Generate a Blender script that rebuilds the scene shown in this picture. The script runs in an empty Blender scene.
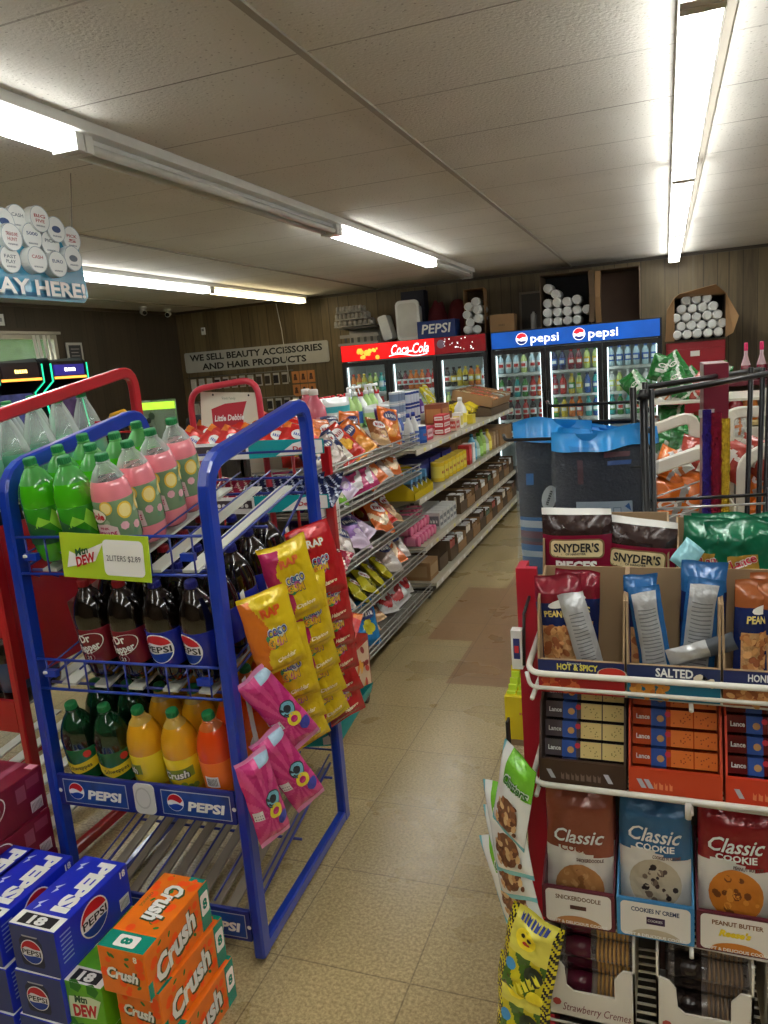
import bpy, math, random
from mathutils import Vector, Matrix, noise, Euler
S = bpy.context.scene
COL = S.collection
PI = math.pi
R = math.radians
rnd = random.Random(11)

# ------------------------------------------------------------------ materials
def lin(c):
    return tuple(((x/255)/12.92 if x/255 <= .04045 else ((x/255+.055)/1.055)**2.4) for x in c)
MATS = {}
def mat(name, rgb, rough=.55, metal=0., emit=0., coat=0., var=.12, scale=9., bump=0., trans=0., bscale=60., alpha=None):
    if name in MATS: return MATS[name]
    m = bpy.data.materials.new(name); m.use_nodes = True
    nt = m.node_tree; N = nt.nodes; L = nt.links
    b = N['Principled BSDF']
    c = lin(rgb)
    tc = N.new('ShaderNodeTexCoord')
    nz = N.new('ShaderNodeTexNoise'); nz.inputs['Scale'].default_value = scale; nz.inputs['Detail'].default_value = 2
    L.new(tc.outputs['Object'], nz.inputs['Vector'])
    mx = N.new('ShaderNodeMix'); mx.data_type = 'RGBA'
    mx.inputs[6].default_value = (*[x*(1-var) for x in c], 1)
    mx.inputs[7].default_value = (*[min(1, x*(1+var)) for x in c], 1)
    L.new(nz.outputs['Fac'], mx.inputs[0])
    L.new(mx.outputs[2], b.inputs['Base Color'])
    b.inputs['Roughness'].default_value = rough
    b.inputs['Metallic'].default_value = metal
    b.inputs['Coat Weight'].default_value = coat
    b.inputs['Coat Roughness'].default_value = .08
    b.inputs['Transmission Weight'].default_value = trans
    if emit:
        L.new(mx.outputs[2], b.inputs['Emission Color'])
        b.inputs['Emission Strength'].default_value = emit
    if bump:
        n2 = N.new('ShaderNodeTexNoise'); n2.inputs['Scale'].default_value = bscale
        L.new(tc.outputs['Object'], n2.inputs['Vector'])
        bp = N.new('ShaderNodeBump'); bp.inputs['Strength'].default_value = bump; bp.inputs['Distance'].default_value = .01
        L.new(n2.outputs['Fac'], bp.inputs['Height']); L.new(bp.outputs[0], b.inputs['Normal'])
    MATS[name] = m
    return m
def clear(name, rgb=(235, 240, 238), amount=.75, rough=.05):
    """thin clear plastic or glass: part of the light passes straight through, the rest reflects"""
    if name in MATS: return MATS[name]
    m = bpy.data.materials.new(name); m.use_nodes = True
    nt = m.node_tree; N = nt.nodes; L = nt.links
    N.remove(N['Principled BSDF'])
    t = N.new('ShaderNodeBsdfTransparent'); t.inputs[0].default_value = (*lin(rgb), 1)
    g = N.new('ShaderNodeBsdfPrincipled'); g.inputs['Base Color'].default_value = (*lin(rgb), 1)
    g.inputs['Roughness'].default_value = rough; g.inputs['Specular IOR Level'].default_value = .9
    f = N.new('ShaderNodeLayerWeight'); f.inputs[0].default_value = .35
    ma = N.new('ShaderNodeMath'); ma.operation = 'MULTIPLY_ADD'; ma.inputs[1].default_value = .5; ma.inputs[2].default_value = 1-amount
    L.new(f.outputs['Facing'], ma.inputs[0])
    x = N.new('ShaderNodeMixShader'); L.new(ma.outputs[0], x.inputs[0]); L.new(t.outputs[0], x.inputs[1]); L.new(g.outputs[0], x.inputs[2])
    L.new(x.outputs[0], N['Material Output'].inputs[0])
    MATS[name] = m
    return m
def C(*rgb, rough=.5, gloss=False):
    """printed colour"""
    n = 'print_%d_%d_%d%s' % (*rgb, '_g' if gloss else '')
    return mat(n, rgb, .22 if gloss else rough, coat=.4 if gloss else 0, var=.05)
def FOIL(*rgb):
    return mat('foil_%d_%d_%d' % rgb, rgb, .24, coat=.5, var=.1, metal=.12, bump=.45, bscale=38)
WHITE = lambda: C(235, 235, 230)
BLACK = lambda: C(16, 16, 18)

# ------------------------------------------------------------------ mesh builder
class MB:
    def __init__(s): s.v = []; s.f = []; s.m = []; s.sm = []; s.mats = []
    def mi(s, m):
        if m not in s.mats: s.mats.append(m)
        return s.mats.index(m)
    def add(s, vs, fs, m, smooth=False, M=None):
        o = len(s.v)
        s.v += [tuple(M @ Vector(p)) if M else tuple(p) for p in vs]
        ml = isinstance(m, (list, tuple))
        for i, f in enumerate(fs):
            s.f.append([o+k for k in f]); s.m.append(s.mi(m[i] if ml else m)); s.sm.append(smooth)
        return s
    def box(s, x0, x1, y0, y1, z0, z1, m, M=None):
        vs = [(x, y, z) for x in (x0, x1) for y in (y0, y1) for z in (z0, z1)]
        fs = [(0,1,3,2),(4,6,7,5),(0,4,5,1),(2,3,7,6),(0,2,6,4),(1,5,7,3)]   # -x +x -y +y -z +z
        return s.add(vs, fs, m, False, M)
    def cbox(s, c, d, m, M=None):
        return s.box(c[0]-d[0]/2, c[0]+d[0]/2, c[1]-d[1]/2, c[1]+d[1]/2, c[2]-d[2]/2, c[2]+d[2]/2, m, M)
    def tube(s, pts, r, m, n=8, closed=False, prof=None, up=None, smooth=True):
        """sweep a circle, or a rectangle prof=(a,b) with a along 'up', along a polyline"""
        P = [Vector(p) for p in pts]; k = len(P); vs = []
        if prof:
            a, b = prof[0]/2, prof[1]/2; e = min(a, b)*.35
            ring = [(a-e,b),(-a+e,b),(-a,b-e),(-a,-b+e),(-a+e,-b),(a-e,-b),(a,-b+e),(a,b-e)]; n = 8
        else: ring = [(r*math.cos(2*PI*i/n), r*math.sin(2*PI*i/n)) for i in range(n)]
        last = None
        for i, p in enumerate(P):
            if closed: t0 = (P[i]-P[i-1]).normalized(); t1 = (P[(i+1) % k]-P[i]).normalized()
            else:
                t0 = (P[i]-P[i-1]).normalized() if i else (P[1]-P[0]).normalized()
                t1 = (P[i+1]-P[i]).normalized() if i < k-1 else t0
            t = (t0+t1)
            if t.length < 1e-6: t = t1
            t.normalize()
            if up is not None: u = Vector(up)
            elif last is not None: u = last
            else: u = Vector((0, 0, 1)) if abs(t.z) < .9 else Vector((1, 0, 0))
            u = (u-t*u.dot(t)).normalized(); last = u; w = t.cross(u)
            sc = 1/max(.5, t.dot(t1))
            for (a_, b_) in ring:
                vs.append(p+u*a_+w*b_*(sc if prof else 1))
        fs = []
        for i in range(k if closed else k-1):
            j = (i+1) % k
            for q in range(n):
                fs.append((i*n+q, i*n+(q+1) % n, j*n+(q+1) % n, j*n+q))
        if not closed: fs.append(tuple(range(n))[::-1]); fs.append(tuple((k-1)*n+q for q in range(n)))
        return s.add(vs, fs, m, smooth and not prof)
    def lathe(s, prof, m, n=20, c=(0,0,0), M=None, smooth=True, flat=1.):
        """prof: (r, z) list; m one material or one per segment"""
        vs = []; fs = []; ms = []
        for (r, z) in prof:
            for i in range(n): vs.append((c[0]+r*math.cos(2*PI*i/n), c[1]+r*flat*math.sin(2*PI*i/n), c[2]+z))
        for j in range(len(prof)-1):
            for i in range(n):
                fs.append((j*n+i, j*n+(i+1) % n, (j+1)*n+(i+1) % n, (j+1)*n+i))
                ms.append(m[j] if isinstance(m, (list, tuple)) else m)
        fs.append(tuple(range(n))[::-1]); ms.append(m[0] if isinstance(m, (list, tuple)) else m)
        fs.append(tuple((len(prof)-1)*n+i for i in range(n))); ms.append(m[-1] if isinstance(m, (list, tuple)) else m)
        return s.add(vs, fs, ms, smooth, M)
    def poly(s, pts, m): return s.add(pts, [tuple(range(len(pts)))], m)
    def fpoly(s, fn, P, m):
        """2D polygon laid on the surface fn; cut into cells where the surface is curved"""
        xs = [p[0] for p in P]; ys = [p[1] for p in P]; x0, x1, y0, y1 = min(xs), max(xs), min(ys), max(ys)
        def dev(a, b):
            A, B = Vector(fn(*a)), Vector(fn(*b)); return (Vector(fn((a[0]+b[0])/2, (a[1]+b[1])/2))-(A+B)/2).length
        dx = dev((x0, (y0+y1)/2), (x1, (y0+y1)/2)); dy = dev(((x0+x1)/2, y0), ((x0+x1)/2, y1)); dd = dev((x0, y0), (x1, y1))
        if max(dx, dy, dd) < 2e-4: return s.add([fn(*p) for p in P], [tuple(range(len(P)))], m)
        nx = 1 if dx < 2e-4 and dd < 2e-4 else max(1, int((x1-x0)/.008)); ny = 1 if dy < 2e-4 and dd < 2e-4 else max(1, int((y1-y0)/.010))
        def clip(Q, ax, lim, sgn):
            out = []
            for i in range(len(Q)):
                a, b = Q[i-1], Q[i]; ia = sgn*(a[ax]-lim) >= -1e-9; ib = sgn*(b[ax]-lim) >= -1e-9
                if ia != ib:
                    t = (lim-a[ax])/(b[ax]-a[ax]); out.append((a[0]+(b[0]-a[0])*t, a[1]+(b[1]-a[1])*t))
                if ib: out.append(b)
            return out
        for i in range(nx):
            Q = clip(clip(list(P), 0, x0+(x1-x0)*i/nx, 1), 0, x0+(x1-x0)*(i+1)/nx, -1)
            if len(Q) < 3: continue
            for j in range(ny):
                K = clip(clip(Q, 1, y0+(y1-y0)*j/ny, 1), 1, y0+(y1-y0)*(j+1)/ny, -1) if ny > 1 else Q
                if len(K) > 2: s.add([fn(*p) for p in K], [tuple(range(len(K)))], m, False)
        return s
    def grid(s, fn, nu, nv, m, smooth=True):
        vs = [fn(i/nu, j/nv) for j in range(nv+1) for i in range(nu+1)]; fs = []; ms = []
        for j in range(nv):
            for i in range(nu):
                fs.append((j*(nu+1)+i, j*(nu+1)+i+1, (j+1)*(nu+1)+i+1, (j+1)*(nu+1)+i))
                ms.append(m((i+.5)/nu, (j+.5)/nv) if callable(m) else m)
        return s.add(vs, fs, ms, smooth)
    def text(s, txt, fn, h, m, w=None, bold=0., shear=0., cx=0., cy=0., rot=0.):
        """txt centred on (cx,cy) in the 2D frame of fn(x,y)->3D, cap height h, optionally squeezed to width w"""
        vs, fs, W = text_geo(txt, bold, shear)
        k = h/.73; kx = k if w is None else w/max(W, 1e-4)
        ca, sa = math.cos(rot), math.sin(rot); out = []
        for (x, y) in vs:
            X = (x-W/2)*kx; Y = y*k-h/2
            out.append(fn(cx+X*ca-Y*sa, cy+X*sa+Y*ca))
        return s.add(out, fs, m)
    def disc(s, fn, cx, cy, r, m, n=24, a0=0, a1=2*PI, r2=None, ry=1., rot=0.):
        """disc, or a segment of one, or a ring, in the 2D frame of fn"""
        A = [a0+(a1-a0)*i/n for i in range(n+1)]
        c_, s_ = math.cos(rot), math.sin(rot)
        def q2(rr, a):
            x, y = rr*math.cos(a), rr*ry*math.sin(a); return (cx+x*c_-y*s_, cy+x*s_+y*c_)
        q = lambda rr, a: fn(*q2(rr, a))
        if r2 is None:
            full = abs(a1-a0-2*PI) < 1e-6
            return s.fpoly(fn, [q2(r, a) for a in (A[:-1] if full else A)], m)
        vs = [q(r, a) for a in A]+[q(r2, a) for a in A]
        return s.add(vs, [(i, i+1, n+2+i, n+1+i) for i in range(n)], m)
    def rect(s, fn, x0, x1, y0, y1, m):
        return s.fpoly(fn, [(x0, y0), (x1, y0), (x1, y1), (x0, y1)], m)
    def blur(s, fn, cx, cy, w, h, m, seed=1, rot=0.):
        """a line of lettering too small to read: a row of uneven strokes"""
        q = random.Random(seed); x = -w/2; c_, s_ = math.cos(rot), math.sin(rot)
        while x < w/2-h*.3:
            ww = h*q.uniform(.35, .7); ww = min(ww, w/2-x)
            P = [(x, -h/2*q.uniform(.8, 1)), (x+ww*.8, -h/2), (x+ww*.8, h/2*q.uniform(.4, 1)), (x+ww*.45, h/2*q.uniform(.2, .6)), (x, h/2)]
            s.fpoly(fn, [(cx+a*c_-b*s_, cy+a*s_+b*c_) for a, b in P], m); x += ww+h*.12
        return s
    def build(s, name, parent=None, loc=(0,0,0), rot=(0,0,0), bevel=0., mesh=None):
        me = bpy.data.meshes.new(name)
        me.from_pydata(s.v, [], s.f)
        for m in s.mats: me.materials.append(m)
        me.polygons.foreach_set('material_index', s.m); me.polygons.foreach_set('use_smooth', s.sm)
        me.update()
        o = bpy.data.objects.new(name, me); COL.objects.link(o)
        o.location = loc; o.rotation_euler = rot
        if parent: o.parent = parent
        if bevel:
            b = o.modifiers.new('bevel', 'BEVEL'); b.width = bevel; b.segments = 2; b.limit_method = 'ANGLE'; b.angle_limit = R(40)
        return o
_TG = {}
def text_geo(txt, bold, shear):
    k = (txt, bold, shear)
    if k in _TG: return _TG[k]
    cu = bpy.data.curves.new('t', 'FONT'); cu.body = txt; cu.size = 1; cu.offset = bold; cu.shear = shear; cu.resolution_u = 2
    cu.fill_mode = 'FRONT'
    o = bpy.data.objects.new('t', cu); COL.objects.link(o)
    bpy.context.view_layer.update()
    me = o.evaluated_get(bpy.context.evaluated_depsgraph_get()).to_mesh()
    vs = [(v.co.x, v.co.y) for v in me.vertices]; fs = [tuple(p.vertices) for p in me.polygons]
    bpy.data.objects.remove(o); bpy.data.curves.remove(cu)
    x0 = min(v[0] for v in vs); x1 = max(v[0] for v in vs)
    _TG[k] = ([(x-x0, y) for x, y in vs], fs, x1-x0)
    return _TG[k]
def PXZ(x, y, z, d=1):    # plane facing -Y (d=1): u -> +x
    return lambda a, b: (x+a*d, y, z+b)
def PYZ(x, y, z):         # plane facing +X: u -> +y
    return lambda a, b: (x, y+a, z+b)
def PXY(x, y, z, rot=0):  # plane facing up
    c, s = math.cos(rot), math.sin(rot)
    return lambda a, b: (x+a*c-b*s, y+a*s+b*c, z)

# ------------------------------------------------------------------ tagging
def tag(o, label=None, cat=None, group=None, kind=None):
    if label:
        o['label'] = label
        n = len(label.split())
        if n < 4 or n > 16: print('LABEL LENGTH', n, label)
    if cat: o['category'] = cat
    if group: o['group'] = group
    if kind: o['kind'] = kind
    return o
def thing(name, label, cat, loc=(0,0,0), rot=(0,0,0), group=None):
    o = bpy.data.objects.new(name, None); COL.objects.link(o)
    o.empty_display_size = .05
    o.location = loc; o.rotation_euler = rot
    return tag(o, label, cat, group)
def struct(o): o['kind'] = 'structure'; return o
def dup(root, loc=None, rot=None, label=None, group=None, scale=None):
    r = root.copy(); COL.objects.link(r)
    if loc is not None: r.location = loc
    if rot is not None: r.rotation_euler = rot
    if scale is not None: r.scale = scale
    if label: tag(r, label)
    if group: r['group'] = group
    for ch in list(root.children):
        c = ch.copy(); COL.objects.link(c); c.parent = r
        for g in list(ch.children):
            d = g.copy(); COL.objects.link(d); d.parent = c
    return r
class Proto:
    """first use moves the original, later uses copy it"""
    def __init__(s, make): s.make = make; s.o = None; s.used = False
    def put(s, loc, rot, label, cat, group=None, scale=None):
        if s.o is None:
            s.o = s.make()
            o = s.o; o.location = loc; o.rotation_euler = rot
            if scale: o.scale = scale
            tag(o, label, cat, group); return o
        o = dup(s.o, loc, rot, label, group, scale); o['category'] = cat
        if not group and 'group' in o: del o['group']
        return o
ORD = ['first', 'second', 'third', 'fourth', 'fifth', 'sixth', 'seventh', 'eighth', 'ninth', 'tenth', 'eleventh', 'twelfth',
       'thirteenth', 'fourteenth', 'fifteenth', 'sixteenth', 'seventeenth', 'eighteenth', 'nineteenth', 'twentieth']

# ------------------------------------------------------------------ camera
Xd = Vector((.9363, -.0134, -.3510)); 
def cam_setup():
    f = 760.; c = (384., 512.)
    Y = Vector((665-c[0], 341-c[1], f)).normalized()
    hd = Vector((1, -.08, 0)); n = hd.cross(-Y).normalized()
    if n.y < 0: n = -n
    Z = -n; X = Y.cross(Z)
    # rows: camera axes expressed in world coordinates
    right = Vector((X.x, Y.x, Z.x)); up = -Vector((X.y, Y.y, Z.y)); back = -Vector((X.z, Y.z, Z.z))
    M = Matrix((right, up, back)).transposed().to_4x4(); M.translation = (0, 0, 1.65)
    cd = bpy.data.cameras.new('camera'); cam = bpy.data.objects.new('camera', cd); COL.objects.link(cam)
    cd.sensor_fit = 'VERTICAL'; cd.sensor_height = 36; cd.lens = f/1024*36; cd.clip_start = .05
    cam.matrix_world = M; S.camera = cam
cam_setup()

# ------------------------------------------------------------------ room
ZC = 2.6; YB = 9.6; XL = -6.6; XR = 3.2; YF = -3.0
def nodes(name):
    m = bpy.data.materials.new(name); m.use_nodes = True
    N = m.node_tree.nodes; L = m.node_tree.links
    return m, N, L, N['Principled BSDF']
def math_n(N, L, op, a, b=None, c=None):
    n = N.new('ShaderNodeMath'); n.operation = op
    for i, x in enumerate((a, b, c)):
        if x is None: continue
        if isinstance(x, (int, float)): n.inputs[i].default_value = x
        else: L.new(x, n.inputs[i])
    return n.outputs[0]
def mix_n(N, L, f, a, b, mode='MIX'):
    n = N.new('ShaderNodeMix'); n.data_type = 'RGBA'; n.blend_type = mode
    for i, x in ((0, f), (6, a), (7, b)):
        if isinstance(x, (int, float)): n.inputs[i].default_value = x
        elif isinstance(x, tuple): n.inputs[i].default_value = (*x, 1)
        else: L.new(x, n.inputs[i])
    return n.outputs[2]
def floor_mat():
    m, N, L, b = nodes('vinyl_floor_tile')
    g = N.new('ShaderNodeNewGeometry'); sp = N.new('ShaderNodeSeparateXYZ'); L.new(g.outputs['Position'], sp.inputs[0])
    x, y = sp.outputs[0], sp.outputs[1]; T = .4
    fx = math_n(N, L, 'FRACT', math_n(N, L, 'DIVIDE', math_n(N, L, 'ADD', x, 20*T+.26), T))
    fy = math_n(N, L, 'FRACT', math_n(N, L, 'DIVIDE', math_n(N, L, 'ADD', y, 20*T-.05), T))
    ex = math_n(N, L, 'MINIMUM', fx, math_n(N, L, 'SUBTRACT', 1, fx)); ey = math_n(N, L, 'MINIMUM', fy, math_n(N, L, 'SUBTRACT', 1, fy))
    seam = math_n(N, L, 'LESS_THAN', math_n(N, L, 'MINIMUM', ex, ey), .0055)
    wn = N.new('ShaderNodeTexWhiteNoise'); cb = N.new('ShaderNodeCombineXYZ')
    L.new(math_n(N, L, 'FLOOR', math_n(N, L, 'DIVIDE', math_n(N, L, 'ADD', x, 20*T+.26), T)), cb.inputs[0])
    L.new(math_n(N, L, 'FLOOR', math_n(N, L, 'DIVIDE', math_n(N, L, 'ADD', y, 20*T-.05), T)), cb.inputs[1])
    L.new(cb.outputs[0], wn.inputs['Vector'])
    n1 = N.new('ShaderNodeTexNoise'); n1.inputs['Scale'].default_value = 105; n1.inputs['Detail'].default_value = 5; n1.inputs['Roughness'].default_value = .7
    L.new(g.outputs['Position'], n1.inputs['Vector'])
    r1 = N.new('ShaderNodeValToRGB'); r1.color_ramp.elements[0].position = .38; r1.color_ramp.elements[1].position = .62
    r1.color_ramp.elements[0].color = (*lin((148, 130, 90)), 1); r1.color_ramp.elements[1].color = (*lin((196, 178, 132)), 1)
    L.new(n1.outputs['Fac'], r1.inputs[0])
    # the replaced, browner tiles further up the aisle
    def gt(a, v): return math_n(N, L, 'GREATER_THAN', a, v)
    def lt(a, v): return math_n(N, L, 'LESS_THAN', a, v)
    A = math_n(N, L, 'MULTIPLY', math_n(N, L, 'MULTIPLY', gt(y, 3.55), gt(x, -1.08)), lt(y, 6.4))
    B = math_n(N, L, 'MULTIPLY', math_n(N, L, 'MULTIPLY', gt(y, 4.15), gt(x, -1.36)), lt(y, 5.2))
    msk = math_n(N, L, 'MAXIMUM', A, B)
    n2 = N.new('ShaderNodeTexNoise'); n2.inputs['Scale'].default_value = 30; n2.inputs['Detail'].default_value = 3
    L.new(g.outputs['Position'], n2.inputs['Vector'])
    brown = mix_n(N, L, n2.outputs['Fac'], lin((128, 92, 62)), lin((158, 120, 86)))
    col = mix_n(N, L, math_n(N, L, 'MULTIPLY', msk, .8), r1.outputs[0], brown)
    # big worn patches
    n3 = N.new('ShaderNodeTexNoise'); n3.inputs['Scale'].default_value = 2.2; n3.inputs['Detail'].default_value = 4
    L.new(g.outputs['Position'], n3.inputs['Vector'])
    tone = math_n(N, L, 'ADD', math_n(N, L, 'MULTIPLY', wn.outputs['Value'], .12), math_n(N, L, 'MULTIPLY_ADD', n3.outputs['Fac'], .3, .76))
    cc = N.new('ShaderNodeCombineColor'); [L.new(tone, cc.inputs[i]) for i in range(3)]
    col = mix_n(N, L, 1., col, cc.outputs[0], 'MULTIPLY')
    col = mix_n(N, L, math_n(N, L, 'MULTIPLY', seam, .5), col, lin((70, 55, 38)))
    L.new(col, b.inputs['Base Color'])
    rr = math_n(N, L, 'MULTIPLY_ADD', n3.outputs['Fac'], .22, .18); L.new(rr, b.inputs['Roughness'])
    bp = N.new('ShaderNodeBump'); bp.inputs['Strength'].default_value = .05; bp.inputs['Distance'].default_value = .0008
    n4 = N.new('ShaderNodeTexNoise'); n4.inputs['Scale'].default_value = 14; L.new(g.outputs['Position'], n4.inputs['Vector'])
    L.new(n4.outputs['Fac'], bp.inputs['Height']); L.new(bp.outputs[0], b.inputs['Normal'])
    return m
def ceil_mat():
    m, N, L, b = nodes('acoustic_ceiling_tile')
    g = N.new('ShaderNodeNewGeometry'); sp = N.new('ShaderNodeSeparateXYZ'); L.new(g.outputs['Position'], sp.inputs[0])
    n1 = N.new('ShaderNodeTexNoise'); n1.inputs['Scale'].default_value = 75; n1.inputs['Detail'].default_value = 3; L.new(g.outputs['Position'], n1.inputs['Vector'])
    v1 = N.new('ShaderNodeTexVoronoi'); v1.inputs['Scale'].default_value = 42; v1.inputs['Randomness'].default_value = 1; L.new(g.outputs['Position'], v1.inputs['Vector'])
    hole = math_n(N, L, 'LESS_THAN', math_n(N, L, 'ADD', v1.outputs['Distance'], math_n(N, L, 'MULTIPLY', n1.outputs['Fac'], .3)), .30)
    n3 = N.new('ShaderNodeTexNoise'); n3.inputs['Scale'].default_value = 1.6; n3.inputs['Detail'].default_value = 5; L.new(g.outputs['Position'], n3.inputs['Vector'])
    base = mix_n(N, L, n3.outputs['Fac'], lin((196, 192, 184)), lin((222, 219, 211)))
    col = mix_n(N, L, math_n(N, L, 'MULTIPLY', hole, .5), base, lin((120, 114, 102)))
    y, x = sp.outputs[1], sp.outputs[0]
    f = math_n(N, L, 'FRACT', math_n(N, L, 'DIVIDE', math_n(N, L, 'ADD', y, 58*.1-.02), .58))
    e = math_n(N, L, 'LESS_THAN', math_n(N, L, 'MINIMUM', f, math_n(N, L, 'SUBTRACT', 1, f)), .0075)
    n5 = N.new('ShaderNodeTexNoise'); n5.inputs['Scale'].default_value = 1.3; L.new(g.outputs['Position'], n5.inputs['Vector'])
    col = mix_n(N, L, math_n(N, L, 'MULTIPLY', e, math_n(N, L, 'MULTIPLY', n5.outputs['Fac'], 1.1)), col, lin((84, 78, 68)))
    L.new(col, b.inputs['Base Color']); b.inputs['Roughness'].default_value = .9
    bp = N.new('ShaderNodeBump'); bp.inputs['Strength'].default_value = .5; bp.inputs['Distance'].default_value = .006
    hh = math_n(N, L, 'SUBTRACT', n1.outputs['Fac'], hole); L.new(hh, bp.inputs['Height']); L.new(bp.outputs[0], b.inputs['Normal'])
    return m
def wall_mat(name, axis, dark, light):
    m, N, L, b = nodes(name)
    g = N.new('ShaderNodeNewGeometry'); sp = N.new('ShaderNodeSeparateXYZ'); L.new(g.outputs['Position'], sp.inputs[0])
    t = sp.outputs[axis]
    # uneven plank widths: two repeats of different period
    def groove(per, off, w):
        f = math_n(N, L, 'FRACT', math_n(N, L, 'DIVIDE', math_n(N, L, 'ADD', t, 50*per+off), per))
        return math_n(N, L, 'LESS_THAN', f, w/per)
    gr = math_n(N, L, 'MAXIMUM', groove(.406, .0, .007), groove(.406, .26, .007))
    gr = math_n(N, L, 'MAXIMUM', gr, groove(1.218, .55, .009))
    mp = N.new('ShaderNodeMapping'); L.new(g.outputs['Position'], mp.inputs[0])
    mp.inputs['Scale'].default_value = (9, 9, .9)
    n1 = N.new('ShaderNodeTexNoise'); n1.inputs['Scale'].default_value = 3; n1.inputs['Detail'].default_value = 6; n1.inputs['Distortion'].default_value = .6
    L.new(mp.outputs[0], n1.inputs['Vector'])
    wn = N.new('ShaderNodeTexWhiteNoise'); wn.noise_dimensions = '1D'
    L.new(math_n(N, L, 'FLOOR', math_n(N, L, 'DIVIDE', math_n(N, L, 'ADD', t, 50), .203)), wn.inputs['W'])
    fac = math_n(N, L, 'MULTIPLY_ADD', wn.outputs['Value'], .35, math_n(N, L, 'MULTIPLY', n1.outputs['Fac'], .75))
    col = mix_n(N, L, fac, lin(dark), lin(light))
    col = mix_n(N, L, math_n(N, L, 'MULTIPLY', gr, .75), col, lin((28, 22, 16)))
    L.new(col, b.inputs['Base Color']); b.inputs['Roughness'].default_value = .5
    bp = N.new('ShaderNodeBump'); bp.inputs['Strength'].default_value = .6; bp.inputs['Distance'].default_value = .006
    L.new(math_n(N, L, 'SUBTRACT', 1, gr), bp.inputs['Height']); L.new(bp.outputs[0], b.inputs['Normal'])
    return m
FLOOR = floor_mat(); CEIL = ceil_mat()
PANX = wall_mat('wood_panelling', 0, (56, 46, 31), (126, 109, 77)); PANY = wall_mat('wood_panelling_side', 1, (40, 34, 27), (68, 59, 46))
struct(MB().box(XL-.1, XR+.1, YF-.1, YB+.1, -.1, 0, FLOOR).build('floor'))
struct(MB().box(XL-.1, XR+.1, YF-.1, YB+.1, ZC, ZC+.1, CEIL).build('ceiling'))
struct(MB().box(XL-.1, XR+.1, YB, YB+.1, 0, ZC, PANX).build('wall_back'))
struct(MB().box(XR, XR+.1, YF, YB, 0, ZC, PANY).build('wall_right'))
struct(MB().box(XL-.1, XR+.1, YF-.1, YF, 0, ZC, PANX).build('wall_front'))
WY0, WY1, WZ0, WZ1 = 5.2, 7.18, 1.25, 2.27
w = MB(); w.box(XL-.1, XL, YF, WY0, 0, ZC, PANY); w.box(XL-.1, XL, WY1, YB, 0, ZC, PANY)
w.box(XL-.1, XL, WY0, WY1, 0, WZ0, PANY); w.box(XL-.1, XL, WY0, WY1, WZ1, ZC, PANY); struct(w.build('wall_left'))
# ceiling T-bars along the room
TB = mat('tbar_paint', (150, 143, 130), .55)
b = MB()
for k in range(-4, 4):
    x = -1.03+1.22*k
    if XL < x < XR: b.box(x-.013, x+.013, YF, YB, ZC-.008, ZC, TB)
struct(b.build('trim_1'))
# ceiling edge moulding at the back wall and vertical panel batten
DKW = mat('dark_wood_trim', (62, 52, 40), .5)
b = MB(); b.box(XL, XR, YB-.02, YB, ZC-.035, ZC, DKW); b.box(XL, XL+.02, YF, YB, ZC-.035, ZC, DKW); struct(b.build('trim_2'))
b = MB()
for x in (.305, 1.42): b.box(x-.012, x+.012, YB-.012, YB, 0, ZC-.035, mat('batten', (112, 98, 74), .5))
struct(b.build('trim_3'))
b = MB(); b.box(XL, XR, YB-.015, YB, 0, .1, DKW); struct(b.build('baseboard_back'))
b = MB(); b.box(XL, XL+.015, YF, YB, 0, .1, DKW); struct(b.build('baseboard_left'))
# window in the left wall
WF = mat('window_aluminium', (170, 168, 160), .35, metal=.4)
win = MB()
win.box(XL-.07, XL+.02, WY0, WY1, WZ1-.05, WZ1, WF); win.box(XL-.07, XL+.02, WY0, WY1, WZ0, WZ0+.05, WF)
win.box(XL-.07, XL+.02, WY0, WY0+.05, WZ0+.05, WZ1-.05, WF); win.box(XL-.07, XL+.02, WY1-.05, WY1, WZ0+.05, WZ1-.05, WF)
win.box(XL-.06, XL, 6.15, 6.19, WZ0+.05, WZ1-.05, WF)
wo = struct(win.build('window_1'))
MB().box(XL-.045, XL-.04, WY0+.05, WY1-.05, WZ0+.05, WZ1-.05, clear('window_glass', amount=.92)).build('pane', wo)
b = MB()   # casing
for a in ((WY0-.07, WY0, WZ0-.07, WZ1+.07), (WY1, WY1+.07, WZ0-.07, WZ1+.07), (WY0, WY1, WZ1, WZ1+.07), (WY0, WY1, WZ0-.07, WZ0)):
    b.box(XL, XL+.02, *a, DKW)
struct(b.build('trim_4'))
# bunched vertical blind slats at the window's right end
bl = thing('vertical_blind', 'white vertical blind slats drawn to the right end of the left window', 'blind', (XL+.05, 7.0, 1.3))
MB().box(-.02, .02, -1.75, .2, .97, 1.0, WF).build('head_rail', bl)
for i, y in enumerate((-.1, -.04, .05, .12)):
    MB().tube([(0, y-.1, .96), (0, y-.02, .0)], 0, mat('blind_vinyl', (214, 212, 204), .5), prof=(.008, .045), up=(1,0,0)).build('slat', bl)

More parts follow.
